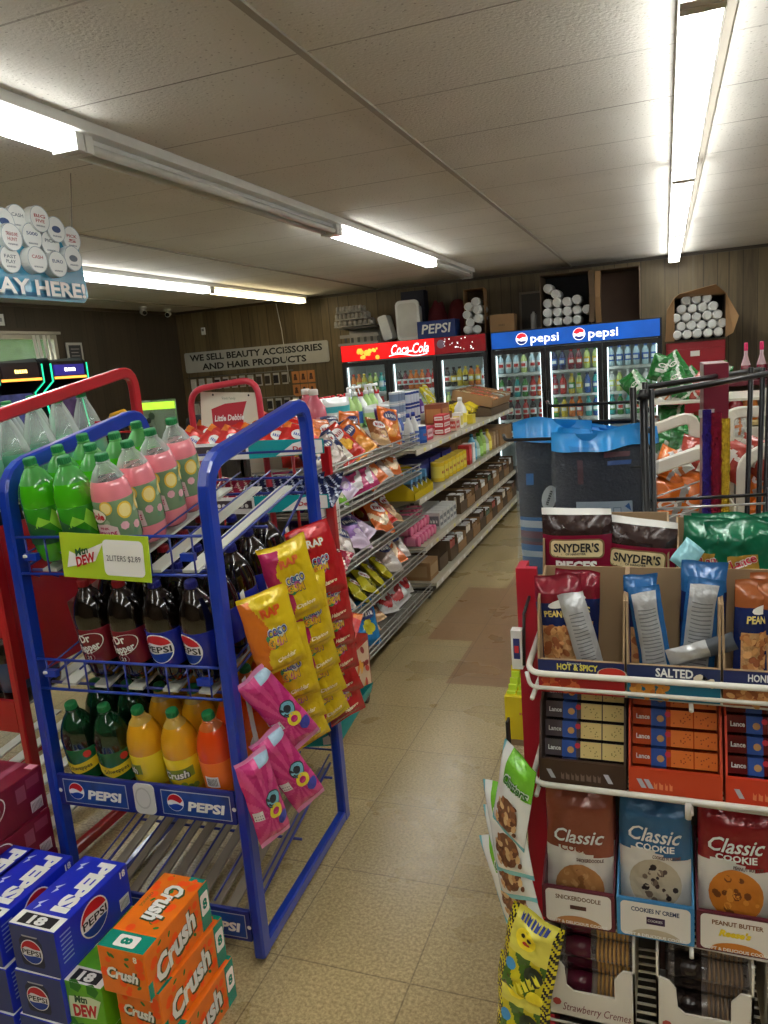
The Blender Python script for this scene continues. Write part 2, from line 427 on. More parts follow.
# outside: ground, hedge
GR = mat('lawn', (96, 120, 60), .9, var=.3, scale=3)
tag(MB().box(-30, XL-.3, -8, 26, -.3, -.05, GR).build('lawn'), 'green lawn outside beyond the left window', 'lawn', kind='stuff')
hd = MB()
for i in range(14):
    cx, cy, r = -15+rnd.uniform(-1, 1), 1+i*1.5, rnd.uniform(1.1, 1.8)
    def sp(u, v, cx=cx, cy=cy, r=r):
        a = u*2*PI; t = (v-.5)*PI
        d = Vector((math.cos(a)*math.cos(t), math.sin(a)*math.cos(t), math.sin(t)))
        q = r*(1+.35*noise.noise(d*2.3+Vector((cx, cy, 0)))+.15*noise.noise(d*8+Vector((cy, cx, 0))))
        return Vector((cx, cy, max(1.0, r*1.62)))+d*q
    hd.grid(sp, 20, 14, mat('hedge_leaf', (110, 140, 70), .8, var=.5, scale=6, bump=.8, bscale=9))
tag(hd.build('hedge'), 'leafy green hedge outside seen through the left window', 'hedge')

# ------------------------------------------------------------------ light fixtures
ENAM = mat('white_enamel', (214, 214, 208), .35, coat=.2)
def tube_mat(name, rgb, e):
    return mat(name, rgb, .3, emit=e, var=0)
TL = tube_mat('tube_lit', (250, 251, 248), 9.)
TW = tube_mat('tube_warm', (255, 236, 190), 6.)
TO = mat('tube_off', (205, 205, 198), .25)
def fixture(x, segs, label, zc=ZC, w=.13, gap=.075):
    """segs: (y0, y1, state)"""
    y0, y1 = segs[0][0], segs[-1][1]
    t = thing('strip_light', label, 'ceiling light', (x, y0, zc-.075))
    b = MB()
    b.box(-w/2, w/2, 0, y1-y0, .035, .075, ENAM); b.box(-.035, .035, 0, y1-y0, .012, .035, ENAM)
    b.build('channel', t, bevel=.003)
    for i, (a, c, st) in enumerate(segs):
        mm = {'on': TL, 'warm': TW, 'off': TO}[st]
        for dx in (-gap/2, gap/2):
            o = MB().tube([(dx, a-y0+.05, -.005), (dx, c-y0-.05, -.005)], .018, mm, 12).build('tube', t)
            if st == 'off': o['label'] = 'unlit fluorescent tube'
            if st == 'warm': o['label'] = 'dim yellowish fluorescent tube'
        for yy in (a+.025, c-.025):
            MB().box(-gap/2-.02, gap/2+.02, yy-y0-.02, yy-y0+.02, -.028, .035, ENAM).build('lamp_holder', t)
    return t
fixture(-2.05, [(-2.3, .08, 'on'), (.08, 2.47, 'on'), (2.47, 4.85, 'off'), (4.85, 7.2, 'on'), (7.2, 8.6, 'off')],
        'long white strip light whose middle tubes are unlit, above the shelf aisle', w=.17)
fixture(-4.42, [(-.1, 2.3, 'on'), (2.3, 4.68, 'on'), (4.68, 7.05, 'on'), (7.05, 9.3, 'warm')],
        'strip light at far left with one yellowish tube near the back wall')
fixture(.1, [(-2.4, -.02, 'on'), (-.02, 2.37, 'on'), (2.37, 4.75, 'on'), (4.75, 7.1, 'on'), (7.1, 9.45, 'on')],
        'bright twin tube strip light on the right side of the ceiling', w=.12)

fixture(2.25, [(-2.4, -.02, 'on'), (-.02, 2.37, 'on'), (2.37, 4.75, 'on'), (4.75, 7.1, 'on')],  # added unseen fixture, evens out the light from the right
        'added twin tube strip light out of view at right, evening the room light', w=.12)
# ------------------------------------------------------------------ drink coolers
BLK = mat('cooler_black', (20, 20, 22), .4)
GLASS = clear('cooler_glass', (240, 246, 245), .975)
LEDW = mat('led_strip', (240, 250, 255), .4, emit=1.8, var=0)
INW = mat('cooler_liner', (200, 206, 204), .4)
SHW = mat('cooler_shelf', (215, 216, 212), .45)
def globe(mb, fn, cx, cy, r, old=True, word=None):
    """round red/white/blue emblem"""
    RED, BLU, WHT = C(200, 20, 35), C(0, 60, 160), C(240, 240, 240)
    mb.disc(fn, cx, cy, r*1.0, WHT, 28)
    n = 10; f2 = lambda a, b: tuple(Vector(fn(a, b)))
    a0, a1 = R(18), R(175)
    top = [(r*.93*math.cos(a0+(a1-a0)*i/n), r*.93*math.sin(a0+(a1-a0)*i/n)) for i in range(n+1)]
    if old: wave = [(-r*.9+1.75*r*i/6, r*(.08+.22*math.sin(PI*(i/6)*1.2+.4)-.05*i/6)) for i in range(1, 6)]
    else: wave = [(-r*.85+1.7*r*i/6, r*(.32+.06*math.sin(PI*i/3))) for i in range(1, 6)]
    pts = top+wave
    mb.fpoly(lambda a, b: lift(fn, a, b, .0006), [(cx+x, cy+y) for x, y in pts], RED)
    a0, a1 = (R(200), R(340))
    bot = [(r*.93*math.cos(a0+(a1-a0)*i/n), r*.93*math.sin(a0+(a1-a0)*i/n)) for i in range(n+1)]
    if old: wave = [(r*.8-1.6*r*i/6, -r*(.30-.16*math.sin(PI*i/6*1.2))) for i in range(1, 6)]
    else: wave = [(r*.85-1.7*r*i/6, -r*(.34-.05*math.sin(PI*i/3))) for i in range(1, 6)]
    mb.fpoly(lambda a, b: lift(fn, a, b, .0006), [(cx+x, cy+y) for x, y in bot+wave], BLU)
    if word: mb.text(word, lambda a, b: lift(fn, a, b, .0012), r*.42, BLACK(), w=r*1.72, bold=.02, cx=cx, cy=cy-.02*r)
def lift(fn, a, b, d):
    e = 1e-4
    p = Vector(fn(a, b)); u = Vector(fn(a+e, b))-p; v = Vector(fn(a, b+e))-p
    return tuple(p+u.cross(v).normalized()*d)
def cooler(name, label, x0, x1, ndoor, shelves, head):
    y0, y1 = 8.8, 9.54; zt = 1.9; zh = 1.70
    t = thing(name, label, 'drink cooler', ((x0+x1)/2, (y0+y1)/2, 0)); ox, oy = (x0+x1)/2, (y0+y1)/2
    X0, X1, Y0, Y1 = x0-ox, x1-ox, y0-oy, y1-oy
    b = MB(); b.box(X0, X0+.04, Y0+.05, Y1, .02, zt, BLK); b.box(X1-.04, X1, Y0+.05, Y1, .02, zt, BLK)
    b.box(X0+.04, X1-.04, Y1-.04, Y1, .02, zt, INW); b.box(X0+.04, X1-.04, Y0+.05, Y1-.04, .02, .25, BLK)
    b.box(X0+.04, X1-.04, Y0+.02, Y1-.04, zh, zt-.005, BLK)
    b.box(X0+.04, X0+.05, Y0+.1, Y1-.04, .25, zh, INW); b.box(X1-.05, X1-.04, Y0+.1, Y1-.04, .25, zh, INW)
    b.build('body', t)
    hm = MB(); head(hm, X0, X1, Y0, zh, zt); hm.build('lit_header', t)
    W = (X1-X0)/ndoor
    for d in range(ndoor):
        a = X0+W*d; c = a+W
        dr = MB()
        for q in ((a+.004, a+.05, .2, zh-.01), (c-.05, c-.004, .2, zh-.01), (a+.05, c-.05, zh-.06, zh-.01), (a+.05, c-.05, .2, .28)):
            dr.box(q[0], q[1], Y0, Y0+.04, q[2], q[3], BLK)
        do = dr.build('door', t)
        MB().box(a+.05, c-.05, Y0+.015, Y0+.02, .28, zh-.06, GLASS).build('pane', do)
        hx = c-.028 if d == 0 else a+.028
        MB().tube([(hx, Y0-.002, .8), (hx, Y0-.04, .83), (hx, Y0-.04, 1.17), (hx, Y0-.002, 1.2)], .009, mat('black_handle', (14, 14, 15), .3), 8).build('door_handle', do)
        MB().box(a+.052, a+.062, Y0+.05, Y0+.065, .3, zh-.07, LEDW).box(c-.062, c-.052, Y0+.05, Y0+.065, .3, zh-.07, LEDW).box(a+.06, c-.06, Y0+.05, Y0+.07, zh-.05, zh-.03, LEDW).build('lamp_strip', t)
        for z in shelves:
            sh = MB(); sh.box(a+.045, c-.045, Y0+.09, Y0+.115, z-.022, z+.006, SHW)
            for k in range(6): sh.box(a+.06+k*(W-.13)/5, a+.07+k*(W-.13)/5, Y0+.115, Y1-.05, z-.012, z-.002, SHW)
            sh.build('shelf', t)
    return t
def pepsi_head(m, X0, X1, Y0, z0, z1):
    A = mat('header_blue', (16, 74, 160), .25, emit=.5, var=.35, scale=3.5)
    m.box(X0+.01, X1-.01, Y0, Y0+.02, z0+.0, z1, BLK)
    m.box(X0+.02, X1-.02, Y0-.006, Y0, z0+.01, z1-.012, A)
    H = z1-z0; LW = mat('header_white', (245, 248, 250), .3, emit=.8, var=0)
    for cx in (-.37, .26):
        fn = PXZ(cx, Y0-.0085, (z0+z1)/2)
        m.disc(fn, -.19, 0, .066, LW, 28)
        fn = PXZ(cx, Y0-.0092, (z0+z1)/2)
        m.poly([fn(-.19+.06*math.cos(R(20+15*i)), .06*math.sin(R(20+15*i))+.002) for i in range(11)]+[fn(-.21, .0), fn(-.18, .016), fn(-.155, .012)], mat('header_red', (225, 25, 40), .3, emit=.8, var=0))
        m.poly([fn(-.19+.06*math.cos(R(205+13*i)), .06*math.sin(R(205+13*i))) for i in range(11)]+[fn(-.16, -.024), fn(-.195, -.028), fn(-.22, -.018)], mat('header_navy', (8, 40, 120), .3, emit=.3, var=0))
        m.text('pepsi', PXZ(cx, Y0-.0095, (z0+z1)/2), .098, LW, w=.31, bold=.012, cx=.065, cy=.0)
PEPC = cooler('drink_cooler', 'black three door cooler with a lit blue header', -1.88, -.03, 3, (.62, .88, 1.14, 1.415), pepsi_head)
def coke_head(m, X0, X1, Y0, z0, z1):
    A = mat('header_red_lit', (176, 14, 14), .25, emit=1.1, var=.25, scale=3)
    A2 = mat('header_dark_red', (120, 14, 20), .25, emit=.3, var=.4, scale=6)
    m.box(X0, X1, Y0, Y0+.02, z0, z1, BLK)
    m.box(X0+.01, X0+1.2, Y0-.006, Y0, z0+.005, z1-.005, A); m.box(X0+1.2, X1-.01, Y0-.006, Y0, z0+.005, z1-.005, A2)
    LW = mat('header_white', (245, 248, 250), .3, emit=.8, var=0)
    fn = PXZ(X0+.9, Y0-.008, (z0+z1)/2+.005)
    m.text('Coca', fn, .12, LW, w=.22, bold=.012, shear=.35, cx=-.13); m.text('Cola', fn, .12, LW, w=.2, bold=.012, shear=.35, cx=.13)
    m.text('-', fn, .12, LW, w=.05, bold=.01, cx=.0, cy=-.01)
    sw = [fn(-.27+i*.06, -.075+.018*math.sin(i*.8)) for i in range(9)]
    m.tube(sw, .006, LW, 6)
    GO = mat('header_gold', (235, 150, 50), .3, emit=1., var=.4, scale=8)
    for i in range(16):
        rr = random.Random(i); cx = -.55+rr.uniform(-.14, .14); cy = rr.uniform(-.07, .04); 
        m.disc(lambda a, b: (X0+.9+a, Y0-.0075-i*.0001, (z0+z1)/2+b), cx, cy, rr.uniform(.012, .034), GO, 9)
    for i in range(22):
        rr = random.Random(i+50); m.disc(lambda a, b: (X0+1.45+a, Y0-.0075-i*.0001, (z0+z1)/2+b), rr.uniform(-.15, .22), rr.uniform(-.07, .08), rr.uniform(.004, .009), LW, 6)
    m.disc(lambda a, b: (X0+1.28+a, Y0-.0075, (z0+z1)/2+b), 0, .02, .05, mat('header_grey', (90, 70, 80), .3, emit=.3, var=.4), 12)
COKC = cooler('drink_cooler', 'black three door cooler with a lit red script lettered header', -3.74, -1.92, 3, (.72, 1.02, 1.31), coke_head)
COLORS = {'w': (225, 225, 222), 'r': (185, 40, 38), 'g': (70, 140, 60), 'b': (45, 90, 170), 'k': (50, 30, 30), 'y': (220, 190, 50), 'o': (225, 120, 40),
          'm': (120, 40, 60), 't': (60, 170, 165), 'c': (190, 215, 225), 'n': (30, 40, 90), 'p': (215, 120, 160), 'l': (200, 215, 130)}
NAMES = {'w': 'white', 'r': 'red', 'g': 'green', 'b': 'blue', 'k': 'dark brown', 'y': 'yellow', 'o': 'orange', 'm': 'maroon', 't': 'teal', 'c': 'clear', 'n': 'navy', 'p': 'pink', 'l': 'lime'}
_CB = {}
def cooler_bottle(body, label, cap):
    k = body+label+cap
    if k not in _CB:
        def mk():
            m = MB(); B = mat('drink_'+body, COLORS[body], .15, coat=.5, var=.05); Lm = C(*COLORS[label]); Cm = C(*COLORS[cap])
            m.lathe([(.020, 0), (.031, .006), (.032, .05), (.033, .055), (.033, .125), (.031, .13), (.031, .145), (.022, .175), (.013, .19), (.013, .2), (.0165, .201), (.0165, .222), (.014, .224)],
                    [B, B, B, Lm, B, B, B, B, B, Cm, Cm, Cm], 12)
            W2 = C(240, 240, 235) if label != 'w' else C(200, 40, 40)
            m.grid(lambda u, v: (.0336*math.cos(-PI/2-.7+1.4*u), .0336*math.sin(-PI/2-.7+1.4*u), .07+.035*v), 5, 1, W2)
            return m.build('drink_bottle')
        _CB[k] = Proto(mk)
    return _CB[k]
def stock(x0, x1, nd, rows, cname):
    W = (x1-x0)/nd
    for (d, si, z, codes) in rows:
        a = x0+W*d+.085; c = x0+W*(d+1)-.085
        dn = ['left', 'middle', 'right'][d]
        n = len(codes)
        for i, k in enumerate(codes):
            cooler_bottle(*k).put((a+(c-a)*i/(n-1)+rnd.uniform(-.004, .004), 8.95, z+.007), (0, 0, rnd.uniform(-.3, .3)),
                '%s drink bottle, %s from left, %s, %s door of %s cooler' % (NAMES[k[1]], ORD[i], si, dn, cname),
                'bottle', 'bottles in the %s cooler' % cname, (1.16, 1.16, 1.02))
S1, S2, S3, S4 = 'top shelf', 'second shelf', 'third shelf', 'fourth shelf'
stock(-1.88, -.03, 3, [
 (0, S1, 1.415, ['cww', 'cww', 'cwk', 'lwk', 'cww', 'cww']), (0, S2, 1.14, ['gwk', 'kwg', 'twg', 'gwk', 'rwr', 'owr']),
 (0, S3, .88, ['mwr', 'kwr', 'mwr', 'rwr', 'kwr', 'rwm']), (0, S4, .62, ['nwn', 'kwn', 'cwb', 'twb', 'twb', 'cwt']),
 (1, S1, 1.415, ['nbk', 'nbk', 'mrr', 'mrr', 'lyg', 'lyg']), (1, S2, 1.14, ['mrr', 'rrm', 'ygy', 'lyg', 'bbn', 'tbn']),
 (1, S3, .88, ['gyg', 'yyg', 'oor', 'oro', 'tct', 'btt']), (1, S4, .62, ['wyw', 'woo', 'oow', 'yoo', 'tww', 'www']),
 (2, S1, 1.415, ['cbb', 'cbb', 'cbb', 'cbb', 'cbb', 'cbb']), (2, S2, 1.14, ['wlw', 'lyw', 'wlw', 'wlw', 'www', 'wgw']),
 (2, S3, .88, ['tgt', 'gwt', 'tgt', 'gwg', 'tww', 'gww'])], 'blue')
stock(-3.74, -1.92, 3, [
 (0, S1, 1.31, ['oor', 'oyo', 'yly', 'lyg', 'lgl', 'tct', 'tbt']), (0, S2, 1.02, ['twt', 'lwg', 'gbg', 'ggg', 'ggg', 'rgr', 'rrk']),
 (1, S1, 1.31, ['kwk', 'mwk', 'owo', 'owo', 'owo', 'rwr', 'rrr']), (1, S2, 1.02, ['yky', 'lyk', 'yyk', 'yky', 'lyk', 'yyy', 'yky']),
 (2, S1, 1.31, ['kwk', 'kyk', 'yyk', 'yky', 'oyk', 'oyy', 'cww']), (2, S2, 1.02, ['lyl', 'lyl', 'tct', 'tct', 'lyl', 'tct', 'tct'])], 'red')

# WORLD: daylight outside
wd = bpy.data.worlds.new('sky'); S.world = wd; wd.use_nodes = True
bg = wd.node_tree.nodes['Background']; sk = wd.node_tree.nodes.new('ShaderNodeTexSky'); sk.sky_type = 'NISHITA'; sk.sun_elevation = R(35); sk.sun_rotation = R(200); sk.sun_intensity = .3
wd.node_tree.links.new(sk.outputs[0], bg.inputs[0]); bg.inputs[1].default_value = .25
S.view_settings.view_transform = 'Standard'; S.view_settings.look = 'None'; S.view_settings.gamma = 1; S.view_settings.use_curve_mapping = False
S.view_settings.exposure = 1.06
# ------------------------------------------------------------------ on top of the coolers
CARD = mat('cardboard', (150, 116, 78), .8, var=.15, scale=5); CARDD = mat('cardboard_dark', (92, 74, 54), .85, var=.2)
PLAS = mat('white_plastic', (222, 224, 218), .35, coat=.2)
def open_box(m, W, D, H, th, outm, inm, flap=0., front_open=True):
    """box lying on its side, mouth towards -Y, centred on x, standing on z=0"""
    m.box(-W/2, W/2, -D/2, D/2, 0, th, inm); m.box(-W/2, W/2, -D/2, D/2, H-th, H, outm)
    m.box(-W/2, -W/2+th, -D/2, D/2, th, H-th, outm); m.box(W/2-th, W/2, -D/2, D/2, th, H-th, outm)
    m.box(-W/2, W/2, D/2-th, D/2, 0, H, inm)
CUPW = mat('foam_cup', (236, 238, 236), .5)
def cup_mk():
    m = MB()   # stack of foam cups lying along Y, base towards -Y
    prof = [(.0, 0), (.036, 0), (.04, .004), (.043, .09), (.045, .092), (.043, .1), (.046, .13), (.043, .135), (.046, .17), (.046, .3)]
    m.lathe(prof, CUPW, 16, M=Matrix.Rotation(R(-90), 4, 'X'))
    m.lathe([(.034, -.0005), (.030, -.0006)], C(205, 208, 206), 16, M=Matrix.Rotation(R(-90), 4, 'X'))
    return m.build('foam_cup_stack')
CUP = Proto(cup_mk)
# open carton of cups on the blue cooler
cx, cy, cz = -1.04, 9.2, 1.9
t = thing('cup_carton', 'dark open carton full of white foam cup stacks on the blue cooler', 'box', (cx, cy, cz))
DB = mat('carton_inside', (34, 34, 36), .8)
m = MB(); open_box(m, .56, .46, .58, .006, CARDD, DB); m.build('carton', t)
MB().tube([(.28, -.235, .57), (.30, -.33, .30), (.285, -.3, .02)], 0, CARDD, prof=(.004, .06), up=(0, 1, 0)).build('flap', t)
n = 0
pos = [(0,0),(1,0),(2,0),(3,0),(0,1),(1,1),(2,1),(3,1),(4,1),(0,2),(1,2),(2,2),(3,2.15),(0.9,2.9),(0.1,3.6)]
for i, (a, b_) in enumerate(pos):
    x = cx-.21+a*.108; z = cz+.062+b_*.103+.004*rnd.random()
    CUP.put((x, 9.0+rnd.uniform(-.02, .02), z), (0, 0, 0), 'white foam cup stack, %s from lower left in the dark carton on blue cooler' % ORD[i], 'cup stack', 'foam cup stacks in the carton on the blue cooler', scale=(1.17, 1, 1.17))
# empty tall carton
t = thing('empty_carton', 'empty brown carton standing open on the right half of the blue cooler', 'box', (-.47, 9.2, 1.9))
m = MB(); open_box(m, .43, .4, .57, .006, CARDD, mat('carton_brown_inside', (78, 60, 48), .85)); m.build('carton', t)
MB().tube([(-.215, -.2, .56), (-.222, -.28, .28), (-.215, -.2, .01)], 0, CARD, prof=(.004, .06), up=(0, 1, 0)).build('flap', t)
# cup carton on red cabinet
t = thing('red_cabinet', 'dark red metal cabinet standing right of the blue drink cooler', 'cabinet', (.3, 9.1, 0))
RC = mat('cabinet_red', (150, 22, 36), .35, coat=.3)
MB().box(-.29, .29, -.3, .3, 0.03, 1.62, RC).build('body', t, bevel=.008)
MB().box(-.285, .285, -.315, -.302, .06, 1.55, RC).build('door', t, bevel=.004)
MB().box(-.05, .04, -.319, -.316, 1.47, 1.525, C(225, 225, 218)).build('label_plate', t)
cx, cy, cz = .34, 9.02, 1.64
t = thing('cup_carton', 'open flapped carton of foam cup stacks on top of the red cabinet', 'box', (cx, cy, cz))
m = MB(); open_box(m, .5, .5, .44, .006, CARDD, DB)
m.build('carton', t)
MB().add([(-.25,-.25,0),(-.34,-.4,.0),(-.32,-.42,.32),(-.25,-.25,.44), (-.245,-.25,0),(-.335,-.4,.0),(-.315,-.42,.32),(-.245,-.25,.44)], [(0,1,2,3),(7,6,5,4),(0,4,5,1),(1,5,6,2),(2,6,7,3)], CARD).build('flap', t)
MB().add([(.25,-.25,0),(.31,-.4,.04),(.36,-.4,.2),(.25,-.25,.44), (.245,-.25,0),(.305,-.4,.04),(.355,-.4,.2),(.245,-.25,.44)], [(3,2,1,0),(4,5,6,7),(1,5,4,0),(2,6,5,1),(3,7,6,2)], CARD).build('flap', t)
MB().add([(-.25,-.25,.44),(.25,-.25,.44),(.14,-.43,.53),(-.2,-.43,.47), (-.25,-.25,.435),(.25,-.25,.435),(.14,-.43,.525),(-.2,-.43,.465)], [(0,1,2,3),(7,6,5,4),(0,4,5,1),(1,5,6,2),(2,6,7,3),(3,7,4,0)], CARD).build('flap', t)
k = 0
for row, (n, off) in enumerate([(5, .03), (5, .07), (5, .02), (4, .08), (3, .12)]):
    for i in range(n):
        x = cx-.25+off+i*.1; z = cz+.056+row*.088+rnd.uniform(0, .006)
        CUP.put((x, 8.74+rnd.uniform(-.02, .03), z), (0, 0, rnd.uniform(-.04, .04)), 'white foam cup stack, %s from left in the %s row up, carton on red cabinet' % (ORD[i], ORD[row]), 'cup stack', 'foam cup stacks in the carton on the red cabinet', scale=(1.1, 1, 1.1)); k += 1
# framed dark board behind
t = thing('framed_board', 'dark board in a thin pale frame standing behind the brown carton', 'board', (-1.48, 9.5, 1.9), (R(-4), 0, 0))
fr = MB()
for a in ((-.17, -.145, 0, .46), (.145, .17, 0, .46), (-.145, .145, 0, .025), (-.145, .145, .435, .46)): fr.box(a[0], a[1], -.012, .012, a[2], a[3], mat('pale_frame', (128, 116, 96), .5))
fr.build('frame', t); MB().box(-.145, .145, -.004, .004, .025, .435, mat('board_dark', (62, 54, 42), .5)).build('board', t)
o = MB().lathe([(.03, 0), (.034, .002), (.034, .16), (.028, .175), (.012, .185), (.012, .2)], mat('grey_bottle', (160, 160, 156), .4), 14).build('plastic_bottle', None, (-1.42, 9.1, 1.9))
tag(o, 'small grey plastic bottle on the blue cooler beside the cup carton', 'bottle')
# brown cardboard box
t = thing('cardboard_box', 'small closed tan cardboard box on the left end of the blue cooler', 'box', (-1.77, 9.1, 1.9), (0, 0, .05))
MB().box(-.14, .14, -.13, .13, 0, .2, CARD).build('carton', t, bevel=.003)
m = MB(); m.blur(PXZ(0, -.1315, .08), 0, 0, .08, .025, C(110, 84, 52)); m.box(-.13, .05, -.02, .0, .2, .212, CARDD)
m.build('print', t)
# tall narrow open box with cups on the red cooler
cx, cy, cz = -2.1, 9.15, 1.9
t = thing('cup_carton', 'tall narrow tan carton of foam cup stacks on the red cooler', 'box', (cx, cy, cz), (0, 0, .1))
m = MB(); open_box(m, .24, .34, .52, .005, CARD, CARDD); m.build('carton', t)
for i, (a, b_) in enumerate([(-.06, .05), (.05, .045), (-.02, .13), (-.07, .22), (.06, .17), (-.04, .31), (.05, .27), (.04, .36)]):
    CUP.put((cx+a, 8.93+rnd.uniform(-.05, .02), cz+b_+.01), (0, 0, .1+rnd.uniform(-.2, .2)), 'foam cup stack, %s from bottom in the tall carton on the red cooler' % ORD[i], 'cup stack', 'foam cup stacks in the tall carton')
# stacked tray things on red cooler's left
m = MB(); GT = mat('grey_tray', (150, 146, 138), .5); GT2 = mat('grey_tray_dark', (82, 80, 76), .6)
def egg_tray(name, label, cx, cy, cz, W, rows, mm, rz=0):
    """a plastic crate with a row of upright ribs"""
    t = thing(name, label, 'tray stack', (cx, cy, cz), (0, 0, rz))
    for r in range(rows):
        m = MB(); z = r*.085; off = .02*r
        m.box(-W/2+off, W/2-off*3, -.14, .14, z, z+.012, mm)
        n = 8
        for i in range(n):
            x = -W/2+off+.02+i*(W-.04-off*4)/(n-1)
            m.lathe([(.022, z+.012), (.026, z+.04), (.02, z+.074), (.0, z+.08)], mm, 8, c=(x, -.11, 0))
            m.lathe([(.022, z+.012), (.026, z+.04), (.02, z+.074), (.0, z+.08)], mm, 8, c=(x, .02, 0))
        m.build('tray', t)
    return t
egg_tray('tray_stack', 'stack of pale ribbed cup lid trays at left end of the red cooler', -3.62, 9.1, 2.13, .5, 3, GT)
t = thing('slotted_rack', 'grey slotted plastic rack lying under the ribbed trays on the red cooler', 'rack', (-3.42, 9.1, 1.9))
m = MB(); m.box(-.38, .14, -.2, .2, 0, .015, GT); m.box(-.38, .14, -.21, -.2, 0, .03, GT); m.build('base', t)
m = MB(); m.box(-.36, .14, -.19, -.18, .09, .13, GT)
for i in range(6): m.box(-.3+i*.086, -.27+i*.086, -.19, -.18, .015, .09, GT2)
m.box(-.38, .14, .18, .2, .015, .2, GT); m.box(-.36, .12, -.18, .19, .2, .212, GT2); m.build('slots', t)
t = thing('plastic_bin', 'white rounded plastic tub standing on end on the red cooler', 'tub', (-2.92, 9.05, 1.905))
def rrect(w, h, r, n=6):
    P = []
    for (sx, sy, a0) in ((1, 1, 0), (-1, 1, 90), (-1, -1, 180), (1, -1, 270)):
        for i in range(n+1):
            a = R(a0+90*i/n); P.append((sx*(w/2-r)+r*math.cos(a), sy*(h/2-r)+r*math.sin(a)))
    return P
def rprism(m, w, h, r, y0, y1, mm, cz=0, s1=1.):
    P = rrect(w, h, r); k = len(P)
    vs = [(x, y0, z+cz) for x, z in P]+[(x*s1, y1, z*s1+cz) for x, z in P]
    fs = [tuple(range(k)), tuple(k+i for i in range(k))[::-1]]+[(i, k+i, k+(i+1) % k, (i+1) % k) for i in range(k)]
    m.add([(a, b, c) for a, b, c in vs], fs, mm)
    return m
m = MB(); rprism(m, .26, .44, .055, 0, .2, PLAS, .22, .9); m.build('tub', t)
m = MB(); rprism(m, .3, .47, .06, -.025, 0, PLAS, .235); rprism(m, .24, .4, .05, -.03, -.025, mat('tub_base', (206, 206, 198), .4), .235); m.build('lid', t)
t = thing('plastic_lid_tub', 'small off-white tub leaning against the larger white tub', 'tub', (-3.17, 9.0, 1.91), (0, R(-14), 0))
m = MB(); rprism(m, .12, .3, .03, 0, .18, PLAS, .17); m.build('tub', t)
t = thing('dark_carton', 'dark navy carton standing behind the white tub on the cooler', 'box', (-2.93, 9.38, 1.9))
MB().box(-.15, .15, -.08, .1, 0, .6, mat('navy_carton', (22, 24, 42), .6)).build('carton', t, bevel=.004)
# PEPSI box and red caps
t = thing('soda_carton', 'blue soda carton lying in front of two dark red bags, top of cooler', 'box', (-2.53, 9.0, 1.9), (0, 0, .02))
MB().box(-.23, .23, -.13, .13, 0, .2, mat('carton_blue', (20, 50, 120), .45)).build('carton', t, bevel=.004)
m = MB(); m.text('PEPSI', PXZ(0, -.1315, .11), .11, WHITE(), w=.36, bold=.02, shear=.15); m.build('lettering', t)
for i, x in enumerate((-2.62, -2.36)):
    def sp(u, v, s=i):
        a = u*2*PI; tt = v*PI/2; d = Vector((math.cos(a)*math.cos(tt), math.sin(a)*math.cos(tt), math.sin(tt)))
        q = 1+.12*noise.noise(d*2+Vector((s*5, 0, 0))); return (x+.13*d.x*q, 9.3+.1*d.y*q, 1.9+.44*abs(d.z)**.5*q if v > .02 else 1.9)
    o = MB().grid(sp, 20, 10, mat('dark_red_cloth', (92, 16, 24), .8)).build('cloth_sack')
    tag(o, '%s dark red stuffed sack behind the blue soda carton' % ('left', 'right')[i], 'sack')

# ------------------------------------------------------------------ back wall
t = thing('wall_sign', 'long white sign with black capitals about beauty accessories on back wall', 'sign', (-5.38, 9.585, 1.875))
SG = mat('sign_board', (176, 176, 172), .5, var=.08)
m = MB(); rprism(m, 2.28, .285, .03, -.012, 0, SG, 0); m.build('board', t)
m = MB()
m.text('WE SELL BEAUTY ACCESSORIES', PXZ(0, -.0135, .066), .088, BLACK(), w=2.1, bold=.03)
m.text('AND HAIR PRODUCTS', PXZ(-.03, -.0135, -.066), .088, BLACK(), w=1.66, bold=.03); m.build('lettering', t)
# peg strips of hair accessories
t = thing('peg_rail', 'metal peg rail under the beauty sign holding packets', 'rail', (-5.55, 9.57, 1.66))
MB().tube([(-.95, 0, 0), (.75, 0, 0)], .008, mat('steel_rail', (120, 118, 112), .35, metal=.7)).tube([(-.95, 0, -.35), (.75, 0, -.35)], .008, mat('steel_rail', (120, 118, 112))).build('rail', t)
PKC = [(180, 176, 168), (60, 50, 44), (140, 130, 118), (36, 30, 30), (200, 196, 190)]
def pk(k):
    def mk():
        m = MB(); c = C(*PKC[k]); m.box(-.045, .045, -.004, .004, -.16, 0, C(190, 186, 178)); m.box(-.035, .035, -.02, -.004, -.14, -.03, c)
        return m.build('accessory_packet')
    return Proto(mk)
PK = [pk(k) for k in range(5)]
n = 0
for r in range(2):
    for i in range(13):
        if rnd.random() < .12: continue
        k = rnd.choice([0, 1, 2, 3, 4]) if i < 7 else rnd.choice([1, 3, 3, 4])
        PK[k].put((-6.43+i*.135, 9.594, 1.64-.35*r), (0, 0, 0), '%s hair accessory packet, %s along the %s rail under the sign' % (['pale', 'brown', 'tan', 'black', 'white'][k], ORD[i], ['upper', 'lower'][r]), 'packet', 'hair accessory packets under the sign'); n += 1
for j in range(2):
    for i in range(3):
        o = thing('hair_product_card', 'orange hair product card, %s from left in the %s row right of the packets' % (ORD[i], ['upper', 'lower'][j]), 'card', (-4.78+i*.12, 9.591, 1.56-.18*j), group='orange cards')
        MB().box(-.052, .052, -.008, .008, -.08, .08, C(196, 128, 70)).build('card', o)
        m = MB(); fn = PXZ(0, -.009, 0); m.disc(fn, 0, .025, .02, C(70, 40, 26), 12); m.poly([fn(-.03, -.04), fn(.03, -.04), fn(.02, .01), fn(-.02, .01)], C(90, 50, 34)); m.build('print', o)
